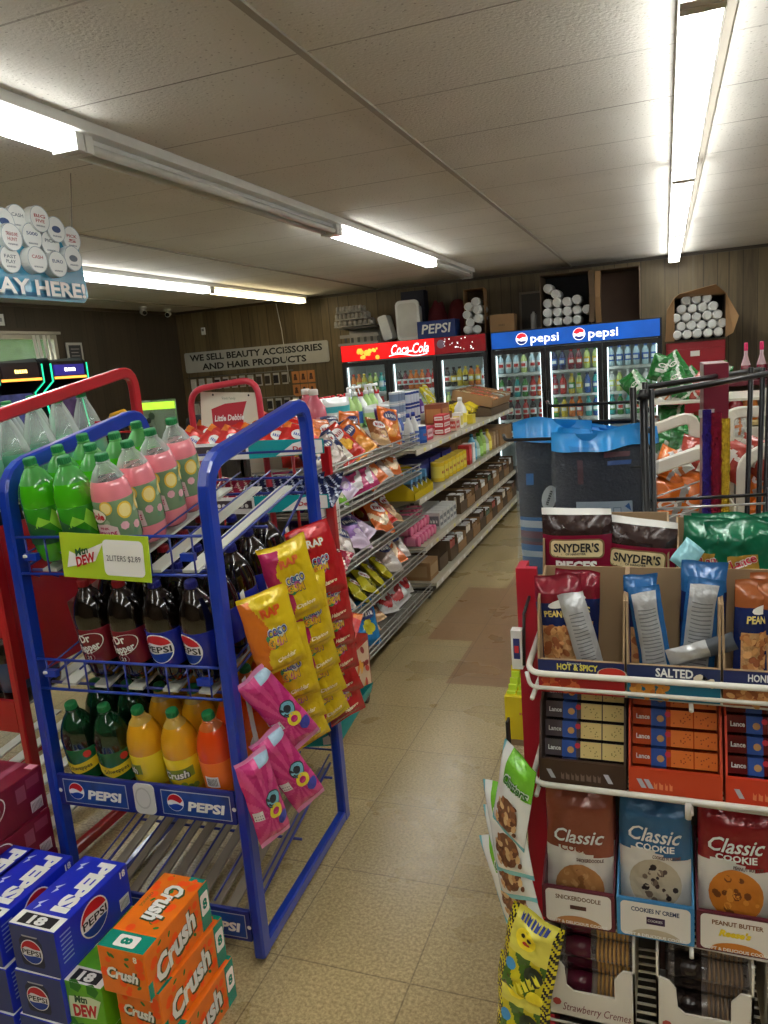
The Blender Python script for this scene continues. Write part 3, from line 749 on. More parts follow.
WIREC = mat('white_cord', (190, 188, 180), .5)
tag(MB().tube([(-4.95, 9.56, 2.56), (-4.9, 9.55, 2.2), (-4.88, 9.55, 1.8), (-4.86, 9.56, 1.5)], .006, WIREC, 6).build('pull_string'), 'thin pale cord hanging from the ceiling past the beauty sign', 'cord')
t = thing('wall_thermostat', 'small white box on the back wall near the left corner', 'thermostat', (-6.15, 9.585, 2.3))
MB().box(-.03, .03, -.025, 0, -.05, .05, PLAS).build('housing', t, bevel=.005); MB().box(-.018, .018, -.028, -.025, .0, .03, C(120, 124, 120)).build('display', t)
def camera_unit(x, y, z, rz, label):
    t = thing('security_camera', label, 'camera', (x, y, z), (0, 0, rz))
    MB().lathe([(.05, 0), (.055, -.012), (.03, -.03), (.012, -.04)], PLAS, 16).build('mount', t)
    m = MB(); m.tube([(0, .05, -.06), (0, -.06, -.08)], .035, PLAS, 14); m.build('housing', t)
    MB().tube([(0, -.061, -.08), (0, -.068, -.0815)], .026, mat('lens_black', (10, 10, 12), .1), 14).build('lens', t)
camera_unit(1.22, 9.35, 2.6, R(-25), 'white security camera at the ceiling above the rose bottles')
camera_unit(-6.3, 9.0, 2.6, R(25), 'white security camera at the far left ceiling corner')
camera_unit(-6.25, 8.4, 2.6, R(50), 'white ceiling camera nearer than the one in the left corner')

# ------------------------------------------------------------------ left wall: framed notice, arcade machines
t = thing('framed_notice', 'small white framed dark notice on the left wall beside the window', 'picture', (XL+.012, 7.44, 2.03))
m = MB(); m.box(0, .015, -.13, .13, -.15, .15, C(190, 190, 186)); m.build('frame', t)
m = MB(); m.box(.015, .017, -.1, .1, -.12, .12, C(50, 52, 56))
for i in range(5): m.box(.017, .0175, -.07, .07-.02*(i % 2), .07-i*.04, .08-i*.04, C(150, 150, 150))
m.build('print', t)
t = thing('switch_plate', 'small pale plate high on the left wall near the frame edge', 'plate', (XL+.003, 6.42, 2.42))
MB().box(0, .01, -.05, .05, -.06, .06, PLAS).build('plate', t, bevel=.003)
m = MB(); m.box(.01, .018, -.012, .012, -.02, .02, C(150, 150, 150)); m.build('toggle', t)
AB = mat('arcade_black', (20, 20, 24), .35)
NEON = mat('neon_green', (30, 200, 140), .4, emit=1.1, var=0)
def arcade(yc, w, top, label, marquee, txt):
    t = thing('arcade_machine', label, 'arcade machine', (-6.2, yc, 0))
    # side profile in XZ: x towards the room
    prof = [(-.35, 0), (.3, 0), (.3, .75), (.42, .86), (.42, .93), (.2, 1.08), (.12, 1.62), (.26, 1.72), (.26, 1.9), (.2, 1.96), (-.35, 1.96)]
    prof = [(x, z*top/1.96) for x, z in prof]; k = len(prof)
    for s, a, c in ((0, -w/2, -w/2+.025), (1, w/2-.025, w/2)):
        m = MB(); vs = [(x, a, z) for x, z in prof]+[(x, c, z) for x, z in prof]
        m.add(vs, [tuple(range(k)), tuple(k+i for i in range(k))[::-1]]+[(i, k+i, k+(i+1) % k, (i+1) % k) for i in range(k)], AB); m.build('side_panel', t)
        yy = a-.004 if s == 0 else c+.004
        MB().tube([(x+.0, yy, z) for x, z in prof[2:9]], .009, NEON, 6).build('neon_strip', t)
    a, c = -w/2+.025, w/2-.025; q = top/1.96
    m = MB(); m.box(-.33, .27, a, c, .05, .74*q, AB); m.box(-.33, .24, a, c, 1.76*q, 1.92*q, AB); m.box(-.33, -.3, a, c, .74*q, 1.8*q, AB); m.build('body', t)
    m = MB(); m.add([(.3, a, .8*q), (.3, c, .8*q), (.4, c, .9*q), (.4, a, .9*q), (.2, a, 1.02*q), (.2, c, 1.02*q)], [(0, 1, 2, 3), (3, 2, 5, 4)], AB)
    for i in range(6): m.lathe([(.014, 0), (.014, .012)], C(200, 60, 60), 8, c=(.3, a+.08+i*(c-a-.16)/5, .965*q))
    m.tube([(.3, a+.06, .96*q), (.3, a+.06, 1.03*q)], .006, PLAS, 6); m.lathe([(.0, 0), (.016, .012), (.0, .03)], C(200, 30, 30), 8, c=(.3, a+.06, 1.02*q)); m.build('control_panel', t)
    SC = mat('arcade_screen_'+marquee, (40, 44, 78) if marquee == 'gold' else (52, 40, 62), .2, emit=.5, var=.9, scale=9)
    m = MB(); m.add([(.185, a, 1.08*q), (.185, c, 1.08*q), (.105, c, 1.62*q), (.105, a, 1.62*q)], [(0, 1, 2, 3)], SC)
    m.build('screen', t)
    m = MB(); MQ = mat('marquee_'+marquee, (28, 20, 22) if marquee == 'gold' else (40, 36, 120), .3, emit=.2 if marquee == 'gold' else .5, var=.3, scale=5)
    m.box(.24, .262, a+.02, c-.02, 1.775*q, 1.885*q, MQ); m.box(.262, .266, a, c, 1.74*q, 1.765*q, mat('marquee_line', (235, 150, 60), .3, emit=1.2, var=0))
    m.blur(PYZ(.268, 0, 1.835*q), 0, 0, .16, .04, mat('marquee_text_'+marquee, (255, 226, 120) if marquee == 'gold' else (255, 250, 230), .3, emit=2., var=0), 5)
    m.build('marquee', t)
arcade(5.93, .56, 1.98, 'black arcade machine below the window, gold lettered marquee', 'gold', 'bigger')
arcade(6.6, .52, 1.98, 'black arcade machine right of the window with a bright blue marquee', 'blue', 'bigger')
# low counter with black and yellow gear, green lit acrylic stand (mid left)
t = thing('low_counter', 'low dark counter against far left area behind the red rack', 'counter', (-4.7, 6.3, 0))
MB().box(-.75, .95, -.35, .35, 0, 1.0, mat('counter_dark', (44, 36, 32), .5)).build('body', t, bevel=.005); MB().box(-.78, .98, -.38, .38, 1.0, 1.03, mat('counter_top_dark', (70, 62, 56), .4)).build('worktop', t)
t = thing('acrylic_stand', 'clear acrylic display stand with glowing lime top edge', 'display stand', (-4.55, 6.15, 1.03))
m = MB(); AC = clear('acrylic', (215, 235, 215), .8); m.box(-.2, .2, -.006, .006, .02, .45, AC); m.box(-.2, .2, -.1, .1, 0, .02, AC); m.build('panel', t)
m = MB(); LG = mat('lime_print', (170, 220, 60), .4, emit=.6, var=.2); m.box(-.2, .2, -.009, -.006, .36, .43, LG)
for s in (-.2, .19): m.box(s, s+.01, -.009, -.006, .02, .43, C(90, 130, 70))
for i in range(7): m.disc(PXZ(0, -.0095, 0), rnd.uniform(-.15, .15), rnd.uniform(.05, .3), rnd.uniform(.02, .04), C(*rnd.choice([(50, 70, 50), (120, 150, 110), (30, 34, 36)])), 7)
m.build('print', t)
t = thing('yellow_tool_case', 'yellow and black ring shaped tool case on the dark counter', 'case', (-4.98, 6.1, 1.03))
MB().tube([(-.1, 0, 0), (-.13, 0, .2), (-.08, 0, .33), (.06, 0, .36), (.13, 0, .28), (.14, 0, 0)], .03, C(225, 165, 30), 8).build('handle', t)
MB().box(-.12, .12, -.1, .1, 0, .2, BLACK()).build('case', t, bevel=.01)
def lump(name, label, cat, c, r, mm, seed, k=.35):
    def sp(u, v):
        a = u*2*PI; tt = (v-.5)*PI; d = Vector((math.cos(a)*math.cos(tt), math.sin(a)*math.cos(tt), math.sin(tt)))
        q = 1+k*noise.noise(d*1.7+Vector((seed, 0, 0))); return (c[0]+r[0]*d.x*q, c[1]+r[1]*d.y*q, c[2]+r[2]*(1+d.z*q))
    return tag(MB().grid(sp, 20, 12, mm).build(name), label, cat)
DKC = mat('black_cloth', (22, 22, 26), .8, bump=.5)
lump('black_bag', 'black soft bag on the counter right of the lime stand', 'bag', (-4.05, 6.1, 1.0), (.2, .16, .16), DKC, 3)
lump('black_bag', 'black soft bag on the counter behind the yellow case', 'bag', (-5.2, 6.35, 1.0), (.2, .14, .17), DKC, 8)

# hanging PLAY HERE sign
t = thing('hanging_sign', 'blue hanging sign with white numbered balls above PLAY HERE lettering', 'sign', (-2.5, 2.4, 2.03))
SB = mat('sign_blue', (66, 138, 168), .25, coat=.4, var=.25, scale=3)
m = MB(); Y0, Y1 = -.62, .57
vs = [(Y0, 0), (Y1-.03, .0), (Y1, .03), (Y1-.02, .25), (Y1-.06, .262), (Y0, .262)]; k = len(vs)
m.add([(0, y, z) for y, z in vs]+[(-.012, y, z) for y, z in vs], [tuple(range(k)), tuple(k+i for i in range(k))[::-1]]+[(i, k+i, k+(i+1) % k, (i+1) % k) for i in range(k)], SB)
m.box(.0005, .001, Y0, Y1-.04, .012, .03, C(40, 96, 130)); m.build('panel', t)
m = MB(); m.text('PLAY HERE!', PYZ(.012, .24, .052), .062, WHITE(), w=.6, bold=.03)
m.text('PLAY HERE!', PYZ(.0105, .243, .049), .064, C(110, 150, 170), w=.61, bold=.05); m.build('lettering', t)
BALLM = mat('ball_print', (206, 208, 204), .35, coat=.4, var=.04)
BL = [(2.526, 2.154, 'FAST', 'PLAY'), (2.644, 2.16, 'CASH', ''), (2.762, 2.153, 'EURO', ''), (2.866, 2.187, '', ''), (2.54, 2.241, 'TREASURE', 'HUNT'), (2.655, 2.257, '5000', ''), (2.758, 2.24, 'PICK', ''), (2.898, 2.276, 'PICK', '5'),
      (2.533, 2.302, '', ''), (2.611, 2.327, 'CASH', ''), (2.704, 2.332, 'BIG', 'FIVE'), (2.795, 2.302, '', ''), (2.41, 2.154, '', ''), (2.42, 2.245, '', ''), (2.45, 2.33, '', ''), (2.29, 2.154, '', ''), (2.30, 2.25, '', ''), (2.33, 2.33, '', '')]
for bi, (by, bz, w1, w2) in enumerate(BL):
    y, zz = by-2.4, bz-2.03+.028; d = .004+.0035*((len(BL)-bi) % 9 if bi < 12 else bi % 6)+(.018 if bz < 2.2 else .009 if bz < 2.29 else 0)*.6
    m = MB(); rb = .054
    P = [(d, y+rb*math.cos(2*PI*q/24), zz+rb*math.sin(2*PI*q/24)) for q in range(24)]; P2 = [(-.003 if zz < .26 else -.01, p[1], p[2]) for p in P]
    m.add(P+P2, [tuple(range(24)), tuple(24+q for q in range(24))[::-1]]+[(q, 24+q, 24+(q+1) % 24, (q+1) % 24) for q in range(24)], BALLM)
    m.disc(PYZ(d+.0004, y, zz), 0, 0, rb, C(120, 140, 150), 24, r2=rb-.0025)
    cc = [C(90, 100, 110), C(150, 60, 66), C(50, 70, 110)][bi % 3]; f2 = PYZ(d+.0008, y, zz)
    if w1: m.text(w1, f2, .014, cc, w=.062, bold=.02, cy=.012)
    if w2: m.text(w2, f2, .014, cc, w=.05, bold=.02, cy=-.008)
    if not w1: m.disc(f2, 0, 0, .026, cc, 16, ry=.55)
    m.blur(f2, 0, -.028, .05, .008, C(90, 100, 110), bi)
    m.build('ball', t)
for y in (-.5, .52):
    MB().tube([(-.006, y, .25), (-.006, y+.06, ZC-2.03)], .002, mat('steel_rail', (120, 118, 112)), 6).build('hanger_wire', t)
# ------------------------------------------------------------------ soft packs
def bag_surface(w, h, d, seed, crumple=1., crimp=.05, flare=0.):
    """front(u,v,side): local frame, front faces -Y, bottom at z=0"""
    sd = Vector((seed*3.7, seed*1.3, seed*2.1))
    def f(u, v, s=-1, off=0.):
        a = abs(2*u-1); b = abs(2*v-1)
        e = max(0, min(1, (1-b)/.32)); e = e*e*(3-2*e)
        if b > 1-2*crimp: e = 0
        prof = max(0, 1-a**2.4)**.6*e
        x = (u-.5)*w*(1-.10*prof+flare*(v-.5)); z = v*h
        q = Vector((x, z, 0))*(2.3/w)+sd
        n = noise.noise(q)*.5+abs(noise.noise(q*2.3))*.6
        y = s*(d/2*prof*(1+.35*crumple*(n-.3)))+.004*crumple*noise.noise(q*.9)*(1 if b > 1-2*crimp else .5)
        x += .010*crumple*noise.noise(q*.8+Vector((9, 0, 0)))*(.3+b)*w/.15*.5
        z += .010*crumple*noise.noise(q*.8+Vector((0, 9, 0)))*(.2+b)*h/.2*.5
        return (x, y+s*(.0006+off), z)
    return f
def bag_mesh(w, h, d, paint, seed=1, crumple=1., texts=(), marks=None, nu=14, nv=18, flare=0.):
    """paint(u,v)->material; texts: (string, cx, cy, cap height, material, width, options) in bag units from the centre"""
    f = bag_surface(w, h, d, seed, crumple, flare=flare)
    m = MB()
    p = paint if callable(paint) else (lambda u, v: paint)
    m.grid(lambda u, v: f(u, v, -1), nu, nv, p)
    m.grid(lambda u, v: f(1-u, v, 1), nu, nv, lambda u, v: p(1-u, v))
    fn = lambda a, b: f(min(.98, max(.02, a/w+.5)), min(.99, max(.01, b/h+.5)), -1, .0016)
    if marks: marks(m, fn)
    for T in texts:
        txt, cx, cy, hh, mm, ww = T[:6]; op = T[6] if len(T) > 6 else {}
        if op.get('back'):
            m.text(txt, lambda a, b: lift(fn, a, b, .0006), hh*1.12, op['back'], w=ww*1.06, bold=.07, cx=cx, cy=cy, rot=op.get('rot', 0), shear=op.get('shear', 0))
        m.text(txt, lambda a, b: lift(fn, a, b, .0016), hh, mm, w=ww, bold=op.get('bold', .03), cx=cx, cy=cy, rot=op.get('rot', 0), shear=op.get('shear', 0))
    return m
def bands(*spec):
    """spec: (upper v limit, material) from the bottom"""
    def p(u, v):
        for lim, m in spec:
            if v <= lim: return m
        return spec[-1][1]
    return p

# ------------------------------------------------------------------ two litre bottles
PETC = clear('clear_pet', (232, 240, 236), .80)
def liquid(name, rgb): return mat('soda_'+name, rgb, .08, coat=.8, var=.06)
def two_litre(body, capc, labmat, marks=None, fill=.235, z0=.062, z1=.168, cone=False, clearbody=None):
    def mk():
        t = bpy.data.objects.new('soda_bottle', None); COL.objects.link(t)
        Lq = body; top = clearbody or PETC
        m = MB()
        if cone:
            pr = [(.02, .004), (.04, 0), (.052, .012), (.055, .04), (.0555, .12), (.054, .155), (.047, .185), (.035, .225), (.02, .265), (.0145, .28), (.0145, .285)]
            ms = [Lq]*5+[top]*5
        else:
            pr = [(.015, .006), (.035, 0), (.047, .010), (.053, .035), (.054, .062), (.054, .17), (.0545, .185), (.052, .205), (.044, .232), (.032, .256), (.018, .274), (.0145, .28), (.0145, .286)]
            ms = [Lq]*8+([Lq]+[top]*3 if fill > .25 else [top]*4)
        m.lathe(pr, ms, 24)
        if not cone: m.lathe([(.0, .2315 if fill < .25 else .2555), (.0435 if fill < .25 else .0315, .2315 if fill < .25 else .2555)], Lq, 24)
        m.lathe([(.019, .276), (.019, .279)], top, 16)
        m.build('bottle_body', t)
        cm = MB()
        prof = [(.0148, .281), (.0165, .282), (.0168, .298), (.0155, .301), (.013, .3015)]
        cm.lathe(prof, capc, 18)
        for i in range(18):
            a = 2*PI*i/18; cm.cbox((.0168*math.cos(a), .0168*math.sin(a), .29), (.0014, .0014, .014), capc)
        cm.build('cap', t)
        lm = MB(); rr = .0549
        if not cone or labmat:
            lm.lathe([(rr-.0006, z0), (rr, z0+.001), (rr, z1-.001), (rr-.0006, z1)], labmat, 28)
            def fn(a, b, k=1.0):  # a: arc metres, 0 faces -Y
                th = -PI/2+a/rr; return ((rr+.0006)*math.cos(th), (rr+.0006)*math.sin(th), (z0+z1)/2+b)
            if marks: marks(lm, fn)
            lm.build('label_sleeve', t)
        return t
    return Proto(mk)
REDP = C(150, 20, 34, gloss=True); CAPG = C(30, 130, 70); CAPR = C(160, 24, 36); CAPB = C(24, 30, 130)
COLA = liquid('cola', (10, 5, 4)); 
def mk_pepsi(m, fn): globe(m, fn, 0, 0.004, .045, old=False, word='PEPSI')
def mk_drp(m, fn):
    m.disc(fn, .004, .012, .047, WHITE(), 28, r2=.0445, ry=.62, rot=.35)
    m.text('Dr', lambda a, b: lift(fn, a, b, .0006), .024, WHITE(), w=.036, bold=.03, cx=-.004, cy=.028, rot=.22)
    m.text('Pepper', lambda a, b: lift(fn, a, b, .0006), .024, WHITE(), w=.072, bold=.03, cx=.0, cy=.000, rot=.22)
    m.disc(fn, -.004, -.033, .017, C(190, 120, 120), 20, r2=.0152, ry=.8); m.text('23', lambda a, b: lift(fn, a, b, .0006), .012, WHITE(), cx=-.004, cy=-.033)
def mk_dew(m, fn):
    DG = C(20, 90, 40); m.fpoly(fn, [(-.03, .02), (-.045, -.045), (.03, -.05), (.055, -.02), (.02, .0)], DG)
    m.fpoly(fn, [(.02, .03), (.0, -.005), (.05, .01)], C(150, 220, 60)); m.fpoly(fn, [(-.055, .035), (-.028, .05), (-.04, .0)], WHITE())
    m.fpoly(fn, [(-.05, .03), (-.033, .042), (-.041, .01)], C(200, 40, 50)); m.fpoly(fn, [(.06, .045), (.045, .01), (.075, -.03), (.08, .02)], C(150, 220, 60))
    m.fpoly(U(fn, .0002), [(-.04, -.052), (.06, -.052), (.06, -.03), (.0, -.012), (-.035, -.03)], DG)
    for i in range(8): m.text('||||| ||||', fn, .004, C(30, 110, 40), w=.035, cx=-.095, cy=.035-.009*i)
def mk_pink(m, fn):
    GRN = C(64, 110, 74); YL = C(232, 190, 50); PKW = C(226, 196, 196); q = random.Random(4)
    for i in range(16):
        x = q.uniform(-.16, .16); m.disc(U(fn, .0001+.00002*i), x, q.uniform(-.05, .05), q.uniform(.014, .026), [GRN, C(150, 176, 140), C(90, 134, 96)][i % 3], 9, ry=.45, rot=q.uniform(0, 3))
    m.fpoly(U(fn, .0007), [(-.05, -.058), (.034, -.058), (.03, -.012), (.005, .0), (-.045, -.006)], PKW)
    for x, y, r in ((.012, .044, .017), (.06, .03, .021), (.115, .035, .019), (-.09, .02, .02), (-.14, -.01, .018)):
        m.disc(U(fn, .0008), x, y, r, YL, 16, ry=1.15); m.disc(U(fn, .0011), x, y, r*.78, C(244, 226, 150), 16, ry=1.15)
    for x, y in ((.05, -.012), (.085, -.02), (.12, -.015)): m.disc(U(fn, .0012), x, y, .012, C(226, 170, 180), 7)
    m.disc(U(fn, .0013), -.022, .022, .032, C(236, 230, 215), 20, ry=.66); m.disc(U(fn, .0015), -.022, .022, .032, C(80, 120, 60), 20, r2=.0295, ry=.66)
    m.text('Dole', U(fn, .0018), .019, C(196, 30, 40), w=.05, bold=.05, cx=-.022, cy=.022)
    m.text('LEMONADE', U(fn, .0014), .015, C(180, 40, 84), w=.072, bold=.05, cx=-.01, cy=-.03); m.text('PINK', U(fn, .0014), .007, C(180, 40, 84), w=.03, bold=.04, cx=-.006, cy=-.013)
U = lambda fn, d=.0005: (lambda a, b: lift(fn, a, b, d))
def mk_crush(c, tc=None):
    def f(m, fn):
        m.fpoly(fn, [(-.055, -.02), (.055, -.005), (.055, .028), (-.055, .012)], c)
        m.text('Crush', lambda a, b: lift(fn, a, b, .0004), .024, C(40, 60, 40), w=.082, bold=.08, cx=.001, cy=.002, rot=.12, shear=.2)
        m.text('Crush', lambda a, b: lift(fn, a, b, .0008), .023, WHITE(), w=.078, bold=.03, cx=0, cy=.003, rot=.12, shear=.2)
        for i in range(7): m.disc(fn, -.045+i*.016, -.036+.006*math.sin(i*2), .010, C(90, 110, 40) if i % 2 else c, 7)
    return f
def mk_ginger(m, fn):
    Y = C(232, 208, 40); m.fpoly(fn, [(-.08, -.012), (.0, -.03), (.07, -.012), (.07, .02), (.0, .004), (-.08, .018)], Y)
    m.text('Schweppes', lambda a, b: lift(fn, a, b, .0005), .014, C(30, 40, 30), w=.075, bold=.02, cx=.012, cy=-.006, rot=.12)
    m.disc(fn, .045, .035, .012, C(200, 50, 40), 10)
COLC = clear('cola_pet', (60, 48, 44), .35)
PEPSI2 = two_litre(COLA, CAPB, C(20, 34, 140, gloss=True), mk_pepsi, fill=.27, clearbody=COLC)
DRP2 = two_litre(COLA, CAPR, C(112, 20, 34, gloss=True), mk_drp, fill=.27, clearbody=COLC)
DEW2 = two_litre(liquid('lime', (66, 176, 18)), CAPG, C(52, 150, 30, gloss=True), mk_dew, clearbody=clear('green_pet', (120, 215, 120), .6))
PINK2 = two_litre(liquid('pink', (240, 140, 150)), CAPG, C(120, 150, 112, gloss=True), mk_pink, z0=.058, z1=.18)
CLR2 = None and two_litre(liquid('water', (150, 160, 160)), CAPG, C(178, 186, 190, gloss=True), None)
GING2 = two_litre(liquid('dark_green', (8, 34, 18)), CAPG, C(24, 92, 52, gloss=True), mk_ginger, clearbody=clear('dgreen_pet', (20, 70, 40), .3))
PINE2 = two_litre(liquid('pineapple', (222, 160, 26)), CAPG, C(226, 200, 34, gloss=True), mk_crush(C(120, 140, 30)), fill=.27, clearbody=clear('yellow_pet', (235, 195, 90), .4))
ORNG2 = two_litre(liquid('orange', (232, 74, 16)), CAPG, C(240, 112, 24, gloss=True), lambda m, fn: (m.fpoly(fn, [(-.02, -.025), (.02, -.025), (.02, .01), (-.02, .01)], C(220, 220, 214)), [m.box(*(lambda p: (p[0]-.0008, p[0]+.0008, p[1]-.0004, p[1], p[2]-.012, p[2]+.012))(fn(-.014+i*.004, -.008)), BLACK()) for i in range(8)], m.disc(fn, .09, 0, .03, WHITE(), 12)), fill=.27, clearbody=clear('orange_pet', (240, 130, 60), .4))
SPR2 = two_litre(liquid('seltzer', (96, 168, 132)), CAPG, C(120, 186, 150, gloss=True), None, cone=True, z0=.03, z1=.12)

def off(f, d): return lambda m, fn: f(m, lambda a, b: fn(a+d, b))
PEPSIB = two_litre(COLA, CAPB, C(20, 34, 140, gloss=True), off(mk_pepsi, -.022), fill=.27, clearbody=COLC)
GINGB = two_litre(liquid('dark_green', (8, 34, 18)), CAPG, C(24, 92, 52, gloss=True), off(mk_ginger, .012), clearbody=clear('dgreen_pet', (20, 70, 40), .3))
PINEB = two_litre(liquid('pineapple', (222, 160, 26)), CAPG, C(226, 200, 34, gloss=True), off(mk_crush(C(120, 140, 30)), -.05), fill=.27, clearbody=clear('yellow_pet'))
# ------------------------------------------------------------------ the blue soda rack
BLUE = mat('rack_blue', (16, 54, 164), .28, coat=.5); BLUD = mat('rack_blue_dark', (22, 40, 130), .35, coat=.3)
SLAT = mat('slat_white', (206, 208, 198), .45, var=.06)
SLATD = mat('slat_shaded_worn', (132, 122, 106), .6, var=.25)  # lowest shelf's slats: shade down there and dirt both put into the colour
def arc_path(pts, r, n=5):
    """round the corners of a polyline"""
    P = [Vector(p) for p in pts]; out = [P[0]]
    for i in range(1, len(P)-1):
        a = (P[i-1]-P[i]); b = (P[i+1]-P[i]); rr = min(r, a.length*.45, b.length*.45)
        A = P[i]+a.normalized()*rr; B = P[i]+b.normalized()*rr
        for k in range(n+1):
            t = k/n; out.append(A*(1-t)**2+P[i]*2*t*(1-t)+B*t*t)
    out.append(P[-1]); return out
RX0, RX1, RY0, RY1 = -1.725, -1.095, 1.625, 2.30; TH = R(2.6)
def RT(x, y):
    dx, dy = x-RX1, y-RY0; return (RX1+dx*math.cos(TH)-dy*math.sin(TH), RY0+dx*math.sin(TH)+dy*math.cos(TH))
rack = thing('soda_rack', 'blue metal soda rack with four sloping bottle shelves', 'display rack', (*RT(RX0, RY0), 0), (0, 0, TH))
def L(x, y, z): return (x-RX0, y-RY0, z)
for x in (RX0, RX1):
    pts = [L(x, RY0, .02), L(x, RY0+.005, 1.435), L(x, RY1, 1.548), L(x, RY1, .02)]
    m = MB(); m.tube(arc_path(pts, .09), 0, BLUE, prof=(.034, .046), up=(1, 0, 0))
    m.tube([L(x, RY0-.015, .035), L(x, RY1+.015, .035)], 0, BLUE, prof=(.03, .04), up=(1, 0, 0)); m.build('side_frame', rack)
def wiremb(lines, r, mm, n=6):
    m = MB()
    for l in lines: m.tube(l, r, mm, n)
    return m
SHZ = [1.155, .81, .435, .11]
for si, z in enumerate(SHZ):
    dz = .115; sl = dz/(RY1-RY0-.03)
    def zz(y): return z+(y-RY0)*sl
    m = MB(); xi0, xi1 = RX0+.03, RX1-.03; lw = (xi1-xi0)/5
    for k in range(5):
        xc = xi0+lw*(k+.5)
        for dx in (-.03, .03) if si == 3 else (0,):
            wd = .016 if si == 3 else .024
            m.add([L(xc+dx-wd, RY0+.02, z), L(xc+dx+wd, RY0+.02, z), L(xc+dx+wd, RY1-.02, z+dz), L(xc+dx-wd, RY1-.02, z+dz),
                   L(xc+dx-wd, RY0+.02, z-.008), L(xc+dx+wd, RY0+.02, z-.008), L(xc+dx+wd, RY1-.02, z+dz-.008), L(xc+dx-wd, RY1-.02, z+dz-.008)],
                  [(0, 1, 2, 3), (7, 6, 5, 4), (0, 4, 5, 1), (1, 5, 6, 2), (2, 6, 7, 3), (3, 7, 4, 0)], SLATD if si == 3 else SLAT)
    for y in (RY0+.04, (RY0+RY1)/2, RY1-.05): m.tube([L(xi0-.02, y, zz(y)-.016), L(xi1+.02, y, zz(y)-.016)], .005, BLUD, 6)
    m.build('slatted_shelf', rack)
    m = MB()
    for k in range(6):
        xc = xi0+lw*k; xc = min(max(xc, RX0+.024), RX1-.024)
        m.tube([L(xc, RY0+.01, z+.05), L(xc, RY1-.01, z+dz+.05)], .0032, BLUD, 6)
        if k in (0, 5): m.tube([L(xc, RY0+.01, z+.015), L(xc, RY1-.01, z+dz+.015)], .0045, BLUD, 6)
    m.build('lane_divider', rack)
    if si < 2:
        y = RY0-.012; h = (.10, .085)[si]; m = MB()
        m.tube([L(RX0+.02, y, z+h), L(RX1-.02, y, z+h)], .0042, BLUE, 8); m.tube([L(RX0+.02, y, z-.005), L(RX1-.02, y, z-.005)], .0042, BLUE, 8)
        for k in range(9):
            xx = RX0+.05+k*(RX1-RX0-.10)/8; m.tube([L(xx, y, z+h), L(xx, y, z-.005), L(xx, y+.03, z-.022)], .003, BLUD, 6)
        m.box(*(a-b for a, b in ((RX0+.045, RX0), (RX0+.085, RX0))), -.022, -.006, z+.035, z+.055, BLUE)
        m.box(RX1-.085-RX0, RX1-.045-RX0, -.022, -.006, z+.035, z+.055, BLUE)
        m.lathe([(.008, 0), (.008, .006), (.003, .008)], PLAS, 10, c=(RX0+.05-RX0, -.02, z+.045), M=None)
        m.build('front_basket', rack)
    else:
        y = RY0-.018; z0, z1 = ((.435, .535), (.065, .165))[si-2]; m = MB()
        m.box(RX0-RX0+.02, RX1-RX0-.02, y-RY0, y-RY0+.012, z0, z1, BLUD)
        m.build('front_panel', rack, bevel=.003)
        m = MB()
        for cx in (RX0+.152, RX1-.142):
            ox = cx-RX0; fn = PXZ(ox, y-RY0-.0015, (z0+z1)/2)
            m.rect(fn, -.11, .11, -.038, .038, C(190, 196, 205)); m.rect(PXZ(ox, y-RY0-.002, (z0+z1)/2), -.1075, .1075, -.0355, .0355, mat('panel_blue_swirl', (24, 70, 150), .35, coat=.3, var=.7, scale=22))
            globe(m, PXZ(ox, y-RY0-.0025, (z0+z1)/2), -.065, .002, .027)
            m.text('PEPSI', PXZ(ox, y-RY0-.0035, (z0+z1)/2), .028, WHITE(), w=.12, bold=.045, shear=.15, cx=.033, cy=-.004)
        for xx in (RX0+.03, RX1-.022): m.disc(PXZ(xx-RX0, y-RY0-.0025, (z0+z1)/2), 0, 0, .0065, WHITE(), 12)
        if si == 2:
            P = [PXZ(RX0+.322-RX0, y-RY0-.004, (z0+z1)/2+.002)(a, b) for a, b in rrect(.068, .094, .016)]; k = len(P)
            m.add(P+[(a, b+.004, c) for a, b, c in P], [tuple(range(k))]+[(i, k+i, k+(i+1) % k, (i+1) % k) for i in range(k)], C(214, 214, 206))
            m.disc(PXZ(RX0+.319-RX0, y-RY0-.005, (z0+z1)/2), 0, .005, .026, C(190, 190, 182), 16, r2=.022, ry=1.3)
        m.build('sign_print', rack)
# back wires of the top tier
m = MB()
for z in (1.295, 1.385): m.tube([L(RX0, RY1-.005, z), L(RX1, RY1-.005, z)], .0042, BLUD, 6)
for z in (.95, .62, .29): m.tube([L(RX0, RY1-.005, z), L(RX1, RY1-.005, z)], .0042, BLUD, 6)
for a, c in (((RX0, 1.3), (RX1, .3)), ((RX1, 1.3), (RX0, .3))): m.tube([L(a[0], RY1+.005, a[1]), L(c[0], RY1+.005, c[1])], .005, BLUD, 6)
m.build('back_wire', rack)
